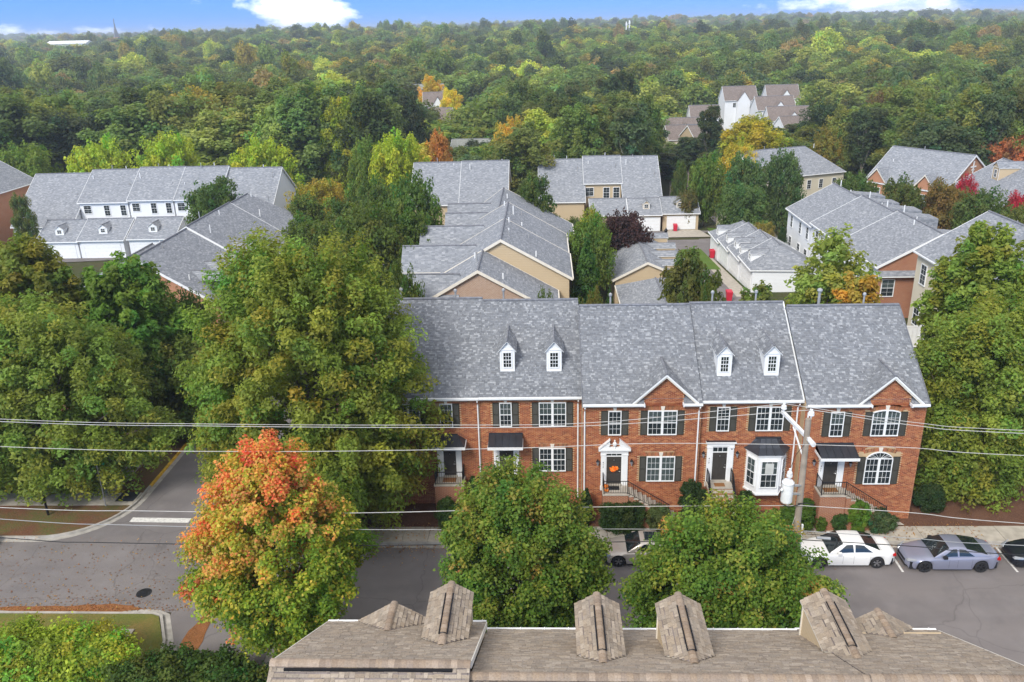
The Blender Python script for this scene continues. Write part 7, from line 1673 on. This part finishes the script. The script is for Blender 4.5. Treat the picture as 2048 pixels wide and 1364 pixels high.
# far mass: geometry nodes instances of a few crowns over a point set
pc = bpy.data.collections.new('far_crowns')
for i, (nm, col, w_) in enumerate(COLS):
    for j in range(max(1, int(w_))):
        me = PR['far'][(i+j) % 4][0].copy(); ca = me.color_attributes['lc']; arr = np.empty(len(me.loops)*4, 'f'); ca.data.foreach_get('color', arr); arr = arr.reshape(-1, 4); arr[:, :3] *= np.array(col)*fr.choice((.95, 1.25, 1.6, 1.9, 2.2)); ca.data.foreach_set('color', arr.ravel())
        o = bpy.data.objects.new('far_crown', me); pc.objects.link(o)
P = []; S = []; y = 236.
while y < 5200:
    st = 11.0 if y < 700 else (13 if y < 1500 else 18+max(0, y-2500)*.006); x = -y*.72
    while x < y*.66:
        xx = x+fr.uniform(-.45, .45)*st; yy = y+fr.uniform(-.45, .45)*st
        gap = math.sin(xx*.021+1.3)*math.sin(yy*.017+xx*.004) > .86 or blocked(xx, yy)
        if visible(xx, yy, 1.03) and not gap:
            s = fr.uniform(.75, 1.5)*(st/11 if st > 12 else 1)*(1.35 if fr.random() < .12 else 1); P.append((xx, yy, hill(xx, yy)-.5)); S.append((s, s, fr.uniform(.75, 1.2)*(1.45 if fr.random() < .06 else 1)*(1+max(0, yy-900)*.0001)))
        x += st
    y += st*.95
print('far points', len(P))
me = bpy.data.meshes.new('far_forest'); me.from_pydata(P, [], []); a = me.attributes.new('sc', 'FLOAT_VECTOR', 'POINT'); a.data.foreach_set('vector', np.array(S, 'f').ravel())
ff = bpy.data.objects.new('far_forest', me); COL.objects.link(ff); ff['kind'] = 'stuff'; ff['label'] = 'far-off forest reaching to the horizon'
ng = bpy.data.node_groups.new('far_forest', 'GeometryNodeTree'); ng.interface.new_socket('Geometry', in_out='INPUT', socket_type='NodeSocketGeometry'); ng.interface.new_socket('Geometry', in_out='OUTPUT', socket_type='NodeSocketGeometry')
gn = ng.nodes; gl = ng.links; gi = gn.new('NodeGroupInput'); go = gn.new('NodeGroupOutput'); mp = gn.new('GeometryNodeMeshToPoints'); ip = gn.new('GeometryNodeInstanceOnPoints'); ci = gn.new('GeometryNodeCollectionInfo')
ci.inputs['Collection'].default_value = pc; ci.inputs['Separate Children'].default_value = True; ci.inputs['Reset Children'].default_value = True
na = gn.new('GeometryNodeInputNamedAttribute'); na.data_type = 'FLOAT_VECTOR'; na.inputs['Name'].default_value = 'sc'
rv = gn.new('FunctionNodeRandomValue'); rv.data_type = 'FLOAT_VECTOR'; rv.inputs[1].default_value = (0, 0, 6.28)
gl.new(gi.outputs[0], ip.inputs['Points']); gl.new(ci.outputs[0], ip.inputs['Instance']); ip.inputs['Pick Instance'].default_value = True; gn.remove(mp)
gl.new(na.outputs['Attribute'], ip.inputs['Scale']); gl.new(rv.outputs['Value'], ip.inputs['Rotation']); gl.new(ip.outputs[0], go.inputs[0])
md = ff.modifiers.new('scatter', 'NODES'); md.node_group = ng
# haze
if HAZE:
    b = MB(); b.box(-3600, 3600, -80, 5600, -14, 60, 'white'); me = b.mesh('haze'); me.materials.clear()
    m = bpy.data.materials.new('haze'); m.use_nodes = True; t = m.node_tree; t.nodes.clear(); o_ = t.nodes.new('ShaderNodeOutputMaterial'); v = t.nodes.new('ShaderNodeVolumePrincipled')
    v.inputs['Color'].default_value = (.80, .88, 1, 1); v.inputs['Density'].default_value = HAZE; v.inputs['Anisotropy'].default_value = .2; t.links.new(v.outputs[0], o_.inputs['Volume']); me.materials.append(m)
    o = bpy.data.objects.new('haze', me); COL.objects.link(o); o['kind'] = 'stuff'
    m.cycles.homogeneous_volume = True if hasattr(m.cycles, 'homogeneous_volume') else None

rg = np.random.default_rng(5); n = 5200
xs = np.concatenate([rg.uniform(-34, -12, 900), rg.uniform(-12, 30, 2200), rg.uniform(-33, -20, 500), rg.uniform(-14, 25, 1600)])
ys = np.concatenate([NY+.1+rg.exponential(.5, 900), KY-.05-rg.exponential(.45, 2200), rg.uniform(NY, KL, 500), rg.uniform(KY+.2, KY+2.2, 1600)])
zs = np.where(ys > KY, .155, .02); P_ = np.stack([xs, ys, zs+rg.uniform(0, .012, n)], 1); Nn_ = rg.normal(size=(n, 3))*.25+np.array([0, 0, 1]); Nn_ /= np.linalg.norm(Nn_, axis=1)[:, None]
pal = np.array([[.30, .13, .05], [.22, .09, .04], [.38, .22, .07], [.16, .09, .045]]); me = leaf_mesh('fallen_leaves', P_.astype('f'), Nn_.astype('f'), rg.uniform(.04, .085, n).astype('f'), pal[rg.integers(0, 4, n)].astype('f'), rg)
o = bpy.data.objects.new('fallen_leaves', me); COL.objects.link(o); o['kind'] = 'stuff'; o['label'] = 'brown leaves scattered along the kerbs and pavement'
